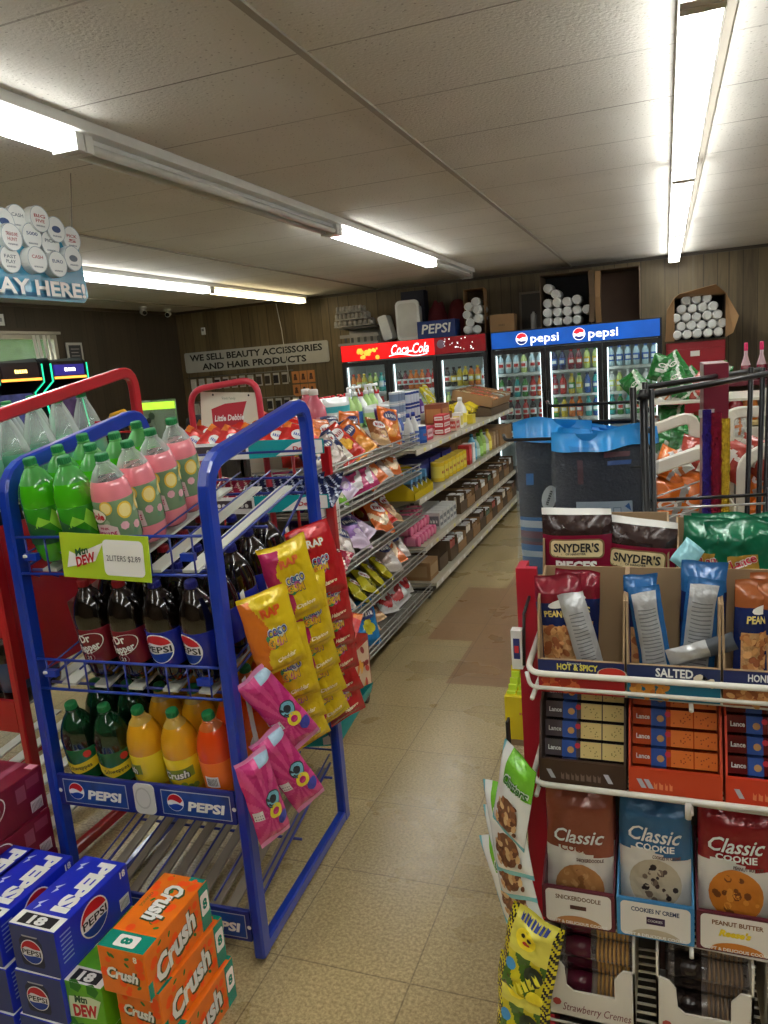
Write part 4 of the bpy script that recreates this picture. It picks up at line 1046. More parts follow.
# green price sign clipped on
t = thing('price_sign', 'lime green price sign reading 2LITERS clipped on the blue rack', 'sign', (*RT(-1.40, RY0-.035), 1.205), (0, R(3), TH))
MB().box(-.138, .138, -.002, .002, -.062, .062, C(176, 206, 40)).build('card', t)
m = MB(); P = [PXZ(.06, -.003, 0)(a, b) for a, b in rrect(.125, .098, .014)]; m.poly(P, C(238, 238, 232))
m.text('2LITERS $2.89', PXZ(.06, -.004, 0), .016, C(60, 60, 62), w=.105)
fn = PXZ(-.06, -.003, 0); m.fpoly(fn, [(-.062, -.034), (-.05, .012), (-.03, .004), (.06, .04), (.03, -.012), (-.035, -.028)], WHITE())
m.text('Mtn', PXZ(-.06, -.004, 0), .02, C(30, 90, 50), w=.045, bold=.03, shear=.3, cx=-.012, cy=.014, rot=.3)
m.text('DEW', PXZ(-.06, -.004, 0), .026, C(200, 30, 40), w=.07, bold=.04, shear=.3, cx=.0, cy=-.008, rot=.3); m.build('print', t)
# bottles
LX = [RX0+.03+(RX1-RX0-.06)/5*(k+.5) for k in range(5)]
TILT = math.atan(.115/(RY1-RY0-.03))
def lane(proto, si, k, ys, what, rz=0., tz=0):
    tier = ['top', 'second', 'third'][si]
    for i, y in enumerate(ys):
        z = SHZ[si]+(y-RY0)*math.tan(TILT)+.002+.05*math.sin(TILT)
        proto.put((*RT(LX[k], y), z), (TILT, 0, TH), '%s, %s back, lane %s of blue rack %s shelf' % (what, ORD[i], ['one', 'two', 'three', 'four', 'five', 'six'][k], tier),
                  'bottle', 'two litre bottles on the blue rack')
f5 = [RY0+.065+.113*i for i in range(5)]
# (each lane keeps its own bottle so the labels of a lane all face the same way)
lane(DEW2, 0, 0, f5[:3], 'bright green two litre bottle'); lane(DEW2, 0, 1, f5[:4], 'bright green two litre bottle')
lane(PINK2, 0, 2, [RY0+.075+.116*i for i in range(4)], 'pink lemonade bottle')
lane(DRP2, 1, 1, f5, 'maroon labelled cola bottle'); lane(DRP2, 1, 2, f5, 'maroon labelled cola bottle')
lane(PEPSI2, 1, 3, f5, 'blue labelled cola bottle'); lane(PEPSIB, 1, 4, f5, 'blue labelled cola bottle')
lane(GING2, 2, 0, f5, 'dark green ginger ale bottle'); lane(GINGB, 2, 1, f5, 'dark green ginger ale bottle')
lane(PINEB, 2, 2, f5, 'yellow pineapple soda bottle'); lane(PINE2, 2, 3, f5, 'yellow pineapple soda bottle'); lane(ORNG2, 2, 4, f5, 'orange soda bottle with green cap')
# red multipack lying in the empty lanes of the second shelf
z = SHZ[1]+.06
t = thing('soda_multipack', 'dark red soda multipack on the left lane of the second shelf', 'multipack', (*RT(LX[0], RY0+.34), z+.0), (TILT, 0, TH))
MB().box(-.052, .052, -.19, .19, .0, .19, mat('carton_dark_red', (84, 10, 18), .4, coat=.3)).build('carton', t, bevel=.006)
m = MB(); m.rect(PXZ(0, -.192, .12), -.04, .04, -.02, .02, C(110, 24, 30)); m.build('print', t)

# ------------------------------------------------------------------ red soda rack left of it
REDM = mat('rack_red', (186, 22, 34), .3, coat=.4)
QX0, QX1, QY0, QY1 = -2.74, -1.99, 1.76, 2.55
rr_ = thing('soda_rack', 'red metal soda rack at far left behind the blue rack', 'display rack', (QX0, QY0, 0))
def LQ(x, y, z): return (x-QX0, y-QY0, z)
for x in (QX0, QX1):
    pts = [LQ(x, QY0, .02), LQ(x, QY0+.0, 1.565), LQ(x, QY1, 1.705), LQ(x, QY1, .02)]
    m = MB(); m.tube(arc_path(pts, .08), 0, REDM, prof=(.03, .042), up=(1, 0, 0)); m.tube([LQ(x, QY0-.01, .035), LQ(x, QY1+.01, .035)], 0, REDM, prof=(.03, .04), up=(1, 0, 0)); m.build('side_frame', rr_)
QZ = [1.27, .93, .6, .12]
for si, z in enumerate(QZ):
    m = MB()
    for k in range(6):
        xc = QX0+.03+(QX1-QX0-.06)/6*(k+.5)
        m.add([LQ(xc-.025, QY0+.02, z), LQ(xc+.025, QY0+.02, z), LQ(xc+.025, QY1-.02, z+.08), LQ(xc-.025, QY1-.02, z+.08),
               LQ(xc-.025, QY0+.02, z-.008), LQ(xc+.025, QY0+.02, z-.008), LQ(xc+.025, QY1-.02, z+.072), LQ(xc-.025, QY1-.02, z+.072)],
              [(0, 1, 2, 3), (7, 6, 5, 4), (0, 4, 5, 1), (1, 5, 6, 2), (2, 6, 7, 3), (3, 7, 4, 0)], SLAT)
    m.build('slatted_shelf', rr_)
    m = MB(); m.box(.02, QX1-QX0-.02, -.015, 0, z-.05, z+.06 if si != 1 else z+.2, REDM)
    if si == 3: m.box(.02, QX1-QX0-.02, -.015, 0, z+.06, z+.2, REDM)
    m.build('front_panel', rr_)
m = MB(); m.box(-.003+QX1-QX0, .003+QX1-QX0, .02, QY1-QY0-.02, .72, 1.24, REDM); m.build('side_panel', rr_)
m = MB()
for z in (1.36, 1.46): m.tube([LQ(QX0, QY1, z), LQ(QX1, QY1, z)], .004, REDM, 6)
m.tube([LQ(QX1, QY1-.25, 1.52), LQ(QX1, QY1, 1.5)], .004, REDM, 6); m.build('back_wire', rr_)
for j, xx in enumerate([QX1-.075, QX1-.195, QX1-.315]):
    for i in range(5):
        y = QY0+.10+.125*i; z = QZ[0]+(y-QY0)*.1+.006
        SPR2.put((xx, y, z), (.1, 0, 0), 'clear seltzer bottle, %s back in the %s lane of the red rack' % (ORD[i], ['right', 'middle', 'third']['rmt'.index('rmt'[j])]), 'bottle', 'seltzer bottles on top of the red rack', scale=(1.06, 1.06, 1.0))
DRS = two_litre(COLA, CAPR, C(60, 80, 110, gloss=True), None)
for j in range(3):
    for i in range(2):
        y = QY0+.08+.12*i
        DRS.put((QX1-.085-.12*j, y, QZ[2]+.07*0+.006+(y-QY0)*.1), (.1, 0, 0), 'dark cola bottle, %s from right in the %s row, lower shelf of red rack' % (ORD[j], ['front', 'back'][i]), 'bottle', 'cola bottles low on the red rack')

# ------------------------------------------------------------------ cartons stacked on the floor
def carton(name, W, D, H, faces, edge=None):
    """W along x, D along y; faces: dict side -> material and marks"""
    t = bpy.data.objects.new(name, None); COL.objects.link(t)
    return t
def case_proto(W, D, H, base, top=None, front=None, right=None, name='soda_carton'):
    def mk():
        t = bpy.data.objects.new(name, None); COL.objects.link(t)
        m = MB(); m.box(-W/2, W/2, -D/2, D/2, 0, H, base); m.build('carton', t, bevel=.003)
        m = MB()
        if top: top(m, lambda a, b: (a, b, H+.0006))
        if front: front(m, lambda a, b: (a, -D/2-.0006, H/2+b))
        if right: right(m, lambda a, b: (W/2+.0006, a, H/2+b))
        m.build('print', t); return t
    return Proto(mk)
U = lambda fn, d=.0005: (lambda a, b: lift(fn, a, b, d))
CR_O = mat('crush_orange', (240, 118, 16), .35, coat=.3, var=.12, scale=30); TEAL = C(20, 140, 118, gloss=True)
def fruit(m, fn, x0, x1, y0, y1, n, seed):
    r_ = random.Random(seed)
    for i in range(n):
        a, b = r_.uniform(x0, x1), r_.uniform(y0, y1)
        m.disc(U(fn, .0001+i*.00001), a, b, r_.uniform(.007, .013), C(252, 84, 12), 9) if i % 3 else m.disc(U(fn, .0001+i*.00001), a, b, .008, C(40, 120, 50), 7, ry=.5, rot=r_.uniform(0, 3))
def crush_word(m, fn, cx, cy, h, w, rot, sh=.2):
    m.text('Crush', U(fn, .0006), h*1.05, C(60, 70, 30), w=w*1.03, bold=.08, cx=cx+.003, cy=cy-.003, rot=rot, shear=sh); m.text('Crush', U(fn, .001), h, WHITE(), w=w, bold=.045, cx=cx, cy=cy, rot=rot, shear=sh)
def eight(m, fn, cx, cy, w, h, rot=0, txt='8'):
    c, s = math.cos(rot), math.sin(rot)
    w, h = min(w, h), max(w, h)
    P = [U(fn, .0005)(cx+a*c-b*s, cy+a*s+b*c) for a, b in rrect(w, h, .006)]; m.poly(P, WHITE())
    m.text(txt, U(fn, .0009), min(w, h)*.78, TEAL, bold=.05, cx=cx, cy=cy, rot=rot)
def c_top(m, fn):
    m.rect(fn, -.064, .064, -.132, -.078, TEAL); m.rect(fn, .02, .064, .118, .132, TEAL); fruit(m, fn, -.055, .055, -.07, .12, 24, 3)
    crush_word(m, fn, .01, .03, .052, .125, R(-90)); eight(m, fn, .0, -.105, .06, .036, R(-90)); m.text('ORANGE', U(fn), .009, C(60, 110, 60), w=.05, cx=-.045, cy=.03, rot=R(-90))
def c_front(m, fn):
    fruit(m, fn, -.055, .055, -.052, .052, 14, 5); crush_word(m, fn, -.002, -.002, .028, .088, -.06); m.text('8', U(fn), .016, WHITE(), cx=.04, cy=.045, bold=.03)
def c_right(m, fn):
    m.rect(fn, .09, .132, -.061, .061, TEAL); m.rect(fn, -.132, -.115, -.061, -.02, TEAL); fruit(m, fn, -.12, .08, -.052, .052, 30, 8); crush_word(m, fn, -.02, -.002, .06, .165, R(12)); eight(m, fn, .111, .01, .034, .06)
CRUSH = case_proto(.13, .266, .124, CR_O, c_top, c_front, c_right)
for i, (x, y, rz) in enumerate([(-1.165, 1.355, .02), (-1.18, 1.35, -.02), (-1.19, 1.325, .01)]):
    CRUSH.put((x, y, .0+.125*i), (0, 0, rz), 'orange and teal soda carton, %s of the stack of three on the floor' % ['bottom', 'middle', 'top'][i], 'soda carton', 'orange soda cartons')
PB = mat('pepsi_blue_card', (20, 44, 196), .35, coat=.35, var=.06); PBD = mat('pepsi_navy_card', (32, 52, 116), .4, coat=.2)
def p_top(m, fn):
    m.rect(fn, -.07, .07, -.132, -.085, WHITE()); m.rect(U(fn, .0004), -.052, .052, -.126, -.092, BLACK()); m.text('18', U(fn, .0008), .026, WHITE(), w=.05, bold=.05, cx=0, cy=-.109)
    m.text('PEPSI', U(fn), .046, WHITE(), w=.19, bold=.06, cx=.028, cy=.022, rot=R(-90))
    for b in (.09, .0, -.06): m.poly([U(fn)(-.045+dx, b+dy) for dx, dy in ((0, -.02), (.012, -.004), (.004, .0), (.014, .02), (-.006, .004), (.002, 0))], C(200, 210, 240))
def can_pic(m, fn, cx, cy, h):
    P = [(-.36, -.5), (.36, -.5), (.42, -.4), (.42, .3), (.3, .45), (-.3, .45), (-.42, .3), (-.42, -.4)]
    m.poly([U(fn, .0003)(cx+a*h, cy+b*h) for a, b in P], C(20, 26, 60)); globe(m, U(fn, .0006), cx, cy-.02*h, .4*h, old=False, word='PEPSI')
    m.poly([U(fn, .0005)(cx+a*h, cy+b*h) for a, b in ((-.26, .45), (.26, .45), (.3, .5), (-.3, .5))], C(170, 174, 184))
def p_front(m, fn): m.rect(fn, -.07, .07, -.062, .062, PBD); can_pic(m, fn, -.01, -.003, .085)
def p_right(m, fn):
    globe(m, fn, -.005, .008, .05, old=False, word='PEPSI'); m.rect(fn, .085, .122, -.05, -.015, C(220, 224, 230)); m.text('|||||||', U(fn), .022, BLACK(), w=.03, cx=.103, cy=-.032); m.text('18', U(fn), .018, WHITE(), cx=.11, cy=.048, bold=.04)
    for i in range(7): m.rect(U(fn), -.12, -.085, .04-i*.012, .044-i*.012, C(150, 170, 220))
PEPC8 = case_proto(.142, .266, .128, PB, p_top, p_front, p_right)
for c, x in enumerate((-1.455, -1.605, -1.755)):
    for i in range(3):
        PEPC8.put((x+.006*i*(-1)**c, 1.31+.004*i-(.01 if c else 0), .129*i), (0, 0, (-.01, .015, 0)[i]), 'blue cola carton, %s layer of the %s stack on the floor' % (['bottom', 'middle', 'top'][i], ['right', 'middle', 'left'][c]), 'soda carton', 'blue cola cartons')
DG_ = mat('dew_green_card', (96, 176, 24), .35, coat=.3, var=.3, scale=25)
def d_top(m, fn): m.rect(fn, -.058, .058, -.132, -.085, WHITE()); m.rect(U(fn, .0004), -.04, .04, -.126, -.092, BLACK()); m.text('18', U(fn, .0008), .026, WHITE(), w=.045, bold=.05, cx=0, cy=-.109); m.text('DEW', U(fn), .04, C(200, 30, 40), w=.12, bold=.05, cy=.03, rot=R(-90))
def d_front(m, fn):
    m.poly([U(fn, .0003)(a, b) for a, b in ((-.05, -.04), (-.045, .02), (.02, .03), (.052, .025), (.03, -.03))], C(220, 235, 200)); m.text('Mtn', U(fn, .0006), .02, C(24, 80, 40), w=.04, bold=.04, shear=.2, cx=-.01, cy=.018, rot=.1); m.text('DEW', U(fn, .0006), .032, C(205, 26, 36), w=.08, bold=.05, shear=.2, cx=.0, cy=-.012, rot=.15)
    for a, b in ((-.05, -.055), (.03, .05), (-.02, .055)): m.disc(fn, a, b, .02, C(40, 120, 30), 5)
DEWC = case_proto(.118, .262, .124, DG_, d_top, d_front, lambda m, fn: m.text('DEW', fn, .05, C(205, 26, 36), w=.12, bold=.05))
for i in range(2): DEWC.put((-1.325, 1.325, .125*i), (0, 0, .0), 'green soda carton, %s one, between blue and orange carton stacks' % ['lower', 'upper'][i], 'soda carton', 'green soda cartons')
MR = mat('maroon_card', (124, 18, 46), .35, coat=.3, var=.06)
def dr_word(m, fn, cx, cy, s, rot):
    m.disc(U(fn, .0002), cx, cy, s*.62, WHITE(), 30, r2=s*.585, ry=.62, rot=rot)
    m.text('Dr', U(fn), s*.30, WHITE(), w=s*.36, bold=.04, cx=cx-.12*s, cy=cy+.22*s, rot=rot); m.text('Pepper', U(fn), s*.30, WHITE(), w=s*.9, bold=.04, cx=cx, cy=cy-.1*s, rot=rot)
    m.disc(U(fn, .0003), cx-.08*s, cy-.52*s, s*.2, C(200, 150, 160), 20, r2=s*.18, ry=.8); m.text('23', U(fn), s*.14, WHITE(), cx=cx-.08*s, cy=cy-.52*s)
def m_right(m, fn):
    dr_word(m, fn, -.02, .018, .115, R(14)); m.rect(fn, .135, .18, -.055, -.02, C(214, 200, 204)); m.text('||||||||', U(fn), .022, BLACK(), w=.036, cx=.157, cy=-.037)
    m.rect(fn, .09, .125, .0, .045, C(160, 80, 100)); m.rect(fn, .13, .18, .025, .055, C(150, 60, 84))
def m_top(m, fn): dr_word(m, fn, .03, .02, .13, R(-76)); m.rect(fn, .1, .13, .165, .19, C(220, 150, 170)); m.rect(fn, .05, .08, -.1, .19, C(150, 70, 92))
DRC = case_proto(.27, .39, .138, MR, m_top, lambda m, fn: dr_word(m, fn, 0, .02, .12, .15), m_right)
for i in range(4):
    DRC.put((-1.888-.002*i, 1.395-.003*i, .139*i), (0, 0, .02*(i % 2)), 'maroon soda carton, %s of the stack of four beside the racks' % ['bottom', 'second from bottom', 'third from bottom', 'top'][i], 'soda carton', 'maroon soda cartons')

# ------------------------------------------------------------------ snack bags clipped to the rack's right side
RED = FOIL(196, 30, 40); REDD = FOIL(150, 20, 34); YEL = FOIL(230, 200, 30); ORG = FOIL(226, 120, 24); MAG = FOIL(190, 40, 100); PNK = FOIL(208, 50, 130); LPK = FOIL(240, 150, 200)
RAPW, RAPH = .175, .27
def rap(base, side, seed, word, sub, tc):
    def paint(u, v):
        if v < .045 or v > .955: return base
        return side if u < .30+.10*math.sin(v*9+seed) else base
    def marks(m, fn):
        r_ = random.Random(seed)
        cs = [(60, 150, 90), (240, 220, 60), (200, 90, 160), (70, 160, 210), (240, 240, 230), (240, 140, 50)]
        for i in range(9): m.disc(U(fn, .0003+.0001*i), -.035+.012*(i % 5)+.01, .0-.018*(i//5)+r_.uniform(-.008, .008), .014, C(*cs[i % 6]), 9)
    T = [(word, .005, .078, .026, tc, .075, {'back': C(220, 130, 30)}), ('COCO', .01, .012, .024, C(70, 90, 160), .075, {'back': WHITE()}), ('GUM', .0, -.018, .026, C(230, 180, 40), .07, {'back': C(60, 70, 90)}), (sub, .018, -.078, .014, C(250, 236, 200), .08, {'shear': .3})]
    return lambda: bag_mesh(RAPW, RAPH, .06, paint, seed, 1.5, T, marks, nu=36, nv=40).build('snack_bag')
def pinkbag(seed):
    def paint(u, v):
        if v < .05 or v > .95: return LPK
        a = math.atan2((v-.35), (u-.5)*.7+1e-6); s = int((a+PI)/(2*PI)*22) % 2
        if v > .86 and u > .55: return FOIL(170, 205, 230)
        return PNK if s else FOIL(226, 80, 150)
    def marks(m, fn):
        m.disc(fn, .02, -.005, .028, C(40, 50, 60), 14); m.disc(U(fn), .02, -.005, .024, C(120, 190, 210), 14, r2=.013); m.disc(U(fn), .018, -.045, .024, C(240, 220, 60), 14, r2=.012)
        m.rect(fn, -.055, -.025, -.05, -.02, C(230, 230, 230)); m.text('::::', U(fn), .02, BLACK(), w=.022, cx=-.04, cy=-.035)
        m.disc(fn, .035, -.085, .02, C(60, 70, 170), 10)
    return lambda: bag_mesh(.11, .30, .05, paint, seed, 1.2, (), marks, nu=36, nv=44).build('snack_bag')
P_YO = Proto(rap(YEL, ORG, 3, 'RAP', 'Cheddar', C(230, 90, 30))); P_YM = Proto(rap(YEL, MAG, 5, 'RAP', 'Onion', C(230, 110, 60))); P_RD = Proto(rap(RED, REDD, 7, 'RAP', 'Habanero', WHITE()))
P_PK = Proto(pinkbag(9))
ZR = R(90)
def side_bag(P, yc, zb, ry, tiltx, col, i, x=-1.0, yaw=R(45)):
    M = Euler((tiltx, ry, ZR-yaw), 'XYZ')
    names = {'yo': 'yellow and orange', 'ym': 'yellow and magenta', 'rd': 'red', 'pk': 'pink striped'}
    P.put((x-.01, yc-.01 if col != 'pk' else yc-.06, zb), M, '%s snack bag, %s from top of its strip on the blue rack' % (names[col], ORD[i]), 'snack bag', names[col]+' snack bags on clip strips', scale=(.80, .9, .90) if col != 'pk' else (.9, .9, .95))
q = random.Random(5)
for i in range(4): side_bag(P_YO, 1.755+.055*i+(.03 if i else 0), .845-.10*i-(.03 if i else 0), R(-11+q.uniform(-5, 5)*(i > 0)), R(6+4*(i > 0)), 'yo', i, -.985-.015*i, R(45+q.uniform(-12, 12)*(i > 0)))
for i in range(5): side_bag(P_YM, 1.905+.05*i+(.02 if i else 0), .945-.105*i-(.02 if i else 0), R(-13+q.uniform(-6, 6)*(i > 0)), R(6+4*(i > 0)), 'ym', i, -.985-.013*i, R(48+q.uniform(-12, 12)*(i > 0)))
for i in range(6): side_bag(P_RD, 2.075+.04*i+(.02 if i else 0), .955-.10*i-(.02 if i else 0), R(-12+q.uniform(-6, 6)*(i > 0)), R(6+4*(i > 0)), 'rd', i, -.985-.013*i, R(50+q.uniform(-12, 12)*(i > 0)))
for i, (y, z, a, yw, x) in enumerate([(1.84, .615, -31, 45, -.955), (1.83, .43, -26, 42, -.955), (1.69, .40, -12, 30, -1.0)]):
    side_bag(P_PK, y, z, R(a), R(4), 'pk', i, x, R(yw))
STR = clear('clip_strip', (225, 225, 225), .5)
for i, (ya, za, yb, zb) in enumerate([(1.70, 1.08, 1.90, .52), (1.82, 1.17, 2.06, .5), (1.99, 1.19, 2.2, .42), (1.66, .85, 1.75, .40)]):
    o = MB().tube([(-1.072, ya, za), (-1.072-.25*(yb-ya), yb, zb)], 0, STR, prof=(.002, .02), up=(1, 0, 0)).build('clip_strip')
    tag(o, 'clear plastic clip strip hung on the side of the blue rack, %s from front' % ORD[(i+1) % 4], 'clip strip')
# ------------------------------------------------------------------ gondola shelving with groceries
ALM = mat('shelf_almond', (184, 178, 158), .45, coat=.1); ALD = mat('shelf_kick', (54, 50, 44), .6); CHROME = mat('chrome_wire', (186, 186, 182), .3, metal=.6)
RAIL = mat('price_rail', (206, 202, 188), .4)
GX = -1.58; GB = -2.06
gon = []
for gi, (y0, y1, nm) in enumerate([(4.86, 6.1, 'nearest solid shelf section of the long aisle gondola'), (6.1, 7.3, 'middle solid shelf section of the long aisle gondola'), (7.3, 8.42, 'far solid shelf section of the long aisle gondola by the coolers')]):
    t = thing('shelf_unit', 'almond metal shelf unit, '+nm, 'shelving', (GX, y0, 0)); gon.append(t); D = y1-y0-.006
    m = MB(); m.box(GB-GX-.02, GB-GX, 0, D, .08, 1.12, ALM)
    for y in (0, D-.02): m.box(GB-GX-.04, GB-GX+.02, y, y+.02, 0, 1.14, ALD)
    m.build('back_panel', t)
    for si, (z, xf) in enumerate([(1.06, 0), (.72, 0), (.37, 0), (.13, .08)]):
        m = MB(); m.box(GB-GX+.02, xf-.004, 0, D, z-.022, z-.002, ALM); m.box(xf-.004, xf, 0, D, z-.04, z+.004, ALM)
        o = m.build('shelf', t)
        m = MB(); m.box(xf, xf+.004, .004, D-.004, z-.034, z-.002, RAIL)
        r_ = random.Random(gi*9+si)
        for k in range(5):
            yy = .1+k*.22+r_.uniform(0, .08); m.box(xf+.004, xf+.0048, yy, yy+.05, z-.03, z-.006, C(*r_.choice([(240, 240, 234), (230, 220, 120), (236, 236, 230)])))
        m.build('price_rail', o)
        m = MB()
        for y in (.0, D-.012): m.add([(GB-GX+.02, y, z-.022), (xf-.06, y, z-.022), (GB-GX+.02, y, z-.13), (GB-GX+.02, y+.008, z-.022), (xf-.06, y+.008, z-.022), (GB-GX+.02, y+.008, z-.13)], [(0, 1, 2), (5, 4, 3), (0, 3, 4, 1), (1, 4, 5, 2), (2, 5, 3, 0)], ALM)
        m.build('bracket', t)
    m = MB(); m.box(GB-GX, .04, .02, D-.02, .05, .09, ALD); m.build('kick_plate', t)
    for y in (.05, D-.06):
        m = MB(); m.lathe([(.012, -.01), (.028, -.01), (.028, .01), (.012, .01)], ALD, 12, c=(0, 0, 0), M=Matrix.Translation((.0, y, .028)) @ Matrix.Rotation(R(90), 4, 'Y')); m.box(-.02, .02, y-.012, y+.012, .03, .06, CHROME); m.build('caster', t)
# opposite side: ledge with household goods
t = thing('shelf_unit', 'pale shelf unit backing onto the aisle gondola, cleaning bottles on top', 'shelving', (-2.62, 4.7, 0))
m = MB(); m.box(0, .5, 0, 3.7, .05, 1.13, ALM); m.build('body', t)
m = MB(); m.box(-.02, .5, 0, 3.7, 1.13, 1.15, mat('shelf_palegreen', (176, 190, 172), .4)); m.box(.5, .506, 0, 3.7, 1.11, 1.17, RAIL); m.build('top_shelf', t)

# goods
def simple_box(W, D, H, c, mark=None, open_=False, inner=None, name='box'):
    def mk():
        m = MB(); cm = CARD if c == 'card' else CARDD if c == 'dark' else C(*c)
        if not open_: m.box(-W/2, W/2, -D/2, D/2, 0, H, cm)
        else:
            th = .004; inn = CARDD
            m.box(-W/2, W/2, -D/2, D/2, 0, th, inn); m.box(-W/2, -W/2+th, -D/2, D/2, th, H, cm); m.box(W/2-th, W/2, -D/2, D/2, th, H*.6, cm)
            m.box(-W/2+th, W/2-th, -D/2, -D/2+th, th, H, cm); m.box(-W/2+th, W/2-th, D/2-th, D/2, th, H, cm)
        if mark:
            fn = lambda a, b: (W/2+.0006, a, H/2+b); fy = lambda a, b: (a, -D/2-.0006, H/2+b)
            mark(m, fn, D, H); mark(m, fy, W, H)
        return m.build(name)
    return Proto(mk)
def mk_lab(c, txt=None, tc=(240, 240, 235), k=.7):
    def f(m, fn, w, h):
        m.rect(fn, -w*.42, w*.42, -h*.3, h*.3, C(*c))
        if txt: m.blur(U(fn), 0, 0, w*k, h*.24, C(*tc), len(txt)+int(w*1000))
    return f
def can(r, h, body, band, lid=(190, 190, 190), name='can', txt=None):
    def mk():
        m = MB(); B = C(*body, gloss=True); m.lathe([(r*.96, 0), (r, .004), (r, h*.2), (r, h*.8), (r, h-.004), (r*.96, h), (r*.9, h-.003)], [C(*lid), B, C(*band, gloss=True), B, C(*lid), C(*lid)], 16)
        if txt: m.blur(lambda a, b: ((r+.001)*math.cos(a/r), (r+.001)*math.sin(a/r), h/2+b), 0, 0, r*1.3, h*.18, C(160, 60, 30), 4)
        return m.build(name)
    return Proto(mk)
def jug(body, capc, label, h=.26, r=.045, name='cleaner_bottle', trigger=False):
    def mk():
        t = bpy.data.objects.new(name, None); COL.objects.link(t)
        m = MB(); B = mat('plastic_%d_%d_%d' % body, body, .25, coat=.4, var=.05)
        m.lathe([(r*.85, 0), (r, .008), (r, h*.5), (r*.9, h*.65), (r*.4, h*.82), (r*.32, h*.9)], B, 16, flat=.7); m.build('bottle_body', t)
        m = MB(); Cc = C(*capc, gloss=True); m.lathe([(r*.4, h*.88), (r*.4, h*.98), (r*.3, h)], Cc, 12)
        if trigger: m.tube([(0, 0, h), (0, 0, h+.03), (.05, 0, h+.035)], .012, Cc, 8); m.tube([(.03, 0, h+.02), (.04, 0, h-.02)], .005, Cc, 6)
        m.build('cap', t)
        m = MB(); m.grid(lambda u, v: ((r+.001)*math.cos(-1.2+2.4*u), .7*(r+.001)*math.sin(-1.2+2.4*u), h*.12+h*.33*v), 8, 1, C(*label))
        m.build('label_sleeve', t); return t
    return Proto(mk)
def put(P, x, y, z, lab, cat, grp=None, rz=0., sc=None, rot=None): return P.put((x, y, z), rot or (0, 0, rz), lab, cat, grp, sc)
# -- top shelf (z 1.06)
Z = 1.062
TALLW = jug((222, 224, 226), (40, 60, 150), (60, 90, 170), .24, .035); TALLB = jug((70, 100, 180), (240, 240, 240), (220, 224, 230), .22, .04)
for i, (x, y) in enumerate([(-1.66, 4.98), (-1.76, 5.02), (-1.66, 5.1)]): put(TALLW, x, y, Z, 'white bottle with blue label, %s of three at the near end, top shelf' % ORD[i], 'bottle')
WIPES = can(.06, .13, (36, 76, 158), (60, 110, 190), (240, 240, 240), 'wipes_tub', 'WIPES')
put(WIPES, -1.68, 5.26, Z, 'blue tub with white lid at near end of the top shelf', 'tub'); put(TALLB, -1.82, 5.25, Z, 'blue bottle behind the blue tub on the top shelf', 'bottle')
MAGB = simple_box(.07, .16, .1, (190, 34, 70), mk_lab((230, 200, 206), 'TIDY', (150, 20, 50)), name='goods_box'); REDB = simple_box(.08, .2, .05, (196, 30, 44), mk_lab((240, 230, 226), 'FOIL', (190, 30, 40)), name='goods_box')
put(MAGB, -1.70, 5.5, Z, 'magenta and white box right of the blue tub', 'box'); put(MAGB, -1.82, 5.55, Z, 'magenta box behind the one right of the blue tub', 'box')
for j in range(3): put(REDB, -1.68, 5.9, Z+.052*j, 'red and white flat box, %s in the stack of three, top shelf' % ['bottom', 'middle', 'top'][j], 'box')
for j in range(3): put(REDB, -1.80, 5.8+.2*j, Z, 'red flat box, %s from near in the row behind the stack' % ORD[j], 'box')
REDC = can(.033, .12, (180, 30, 60), (220, 80, 110), (200, 200, 200)); 
for j in range(5): put(REDC, -1.92, 5.35+.09*j, Z, 'red can, %s from near in the back row, top shelf' % ORD[j], 'can')
PINKC = simple_box(.08, .12, .1, (226, 200, 180), mk_lab((200, 90, 80), 'MIX'), name='goods_box')
put(PINKC, -1.65, 6.13, Z, 'peach coloured box right of the red flat boxes', 'box')
WJ = jug((232, 232, 226), (235, 235, 230), (240, 220, 80), .25, .055)
put(WJ, -1.68, 6.5, Z, 'white jug with a small pale cap on the top shelf', 'jug'); put(simple_box(.09, .12, .08, (232, 210, 60), None, name='goods_box'), -1.66, 6.72, Z, 'small yellow box right of the white jug', 'box'); put(simple_box(.07, .1, .13, (240, 236, 226), mk_lab((230, 210, 90)), name='goods_box'), -1.66, 6.32, Z, 'white and yellow carton left of the white jug', 'box')
put(simple_box(.1, .14, .08, (40, 44, 50), mk_lab((200, 200, 200)), name='goods_box'), -1.86, 6.5, Z+.0, 'black box with grey label behind the white jug', 'box')
NAV = can(.035, .115, (44, 66, 140), (190, 200, 216), (200, 200, 205), 'can', None)
for j in range(3):
    for i in range(4): put(NAV, -1.98, 5.95+.075*i, Z+.116*j, 'navy and white can, %s from near, %s layer on back edge' % (ORD[i], ['bottom', 'middle', 'top'][j]), 'can', 'stacked navy cans')
LBC = can(.038, .09, (190, 204, 216), (120, 140, 170), (210, 210, 210), 'can')
for j in range(4):
    for i in range(3): put(LBC, -1.99, 5.66+.08*i, Z+.091*j, 'pale blue can, %s from near, %s layer on back edge' % (ORD[i], ['bottom', 'second', 'third', 'top'][j]), 'can', 'stacked pale cans')
PUM = jug((90, 50, 130), (220, 220, 220), (200, 190, 220), .16, .03)
for i in range(5): put(PUM, -2.2, 6.5+.13*i, 1.152, 'purple bottle, %s from near behind the navy cans' % ORD[i], 'bottle')
YEB = FOIL(232, 208, 44); 
YP = Proto(lambda: bag_mesh(.16, .13, .06, lambda u, v: YEB, 21, 1.).build('snack_bag'))
for i in range(12): put(YP, -1.80+.06*(i % 3)-.05, 7.0+.13*(i//3), Z+.06+.02*(i % 2), 'yellow bag, %s in the heap left of the candy trays' % ORD[i], 'bag', 'yellow bags heaped on the top shelf', rot=(R(-60), 0, ZR+rnd.uniform(-.3, .3)))
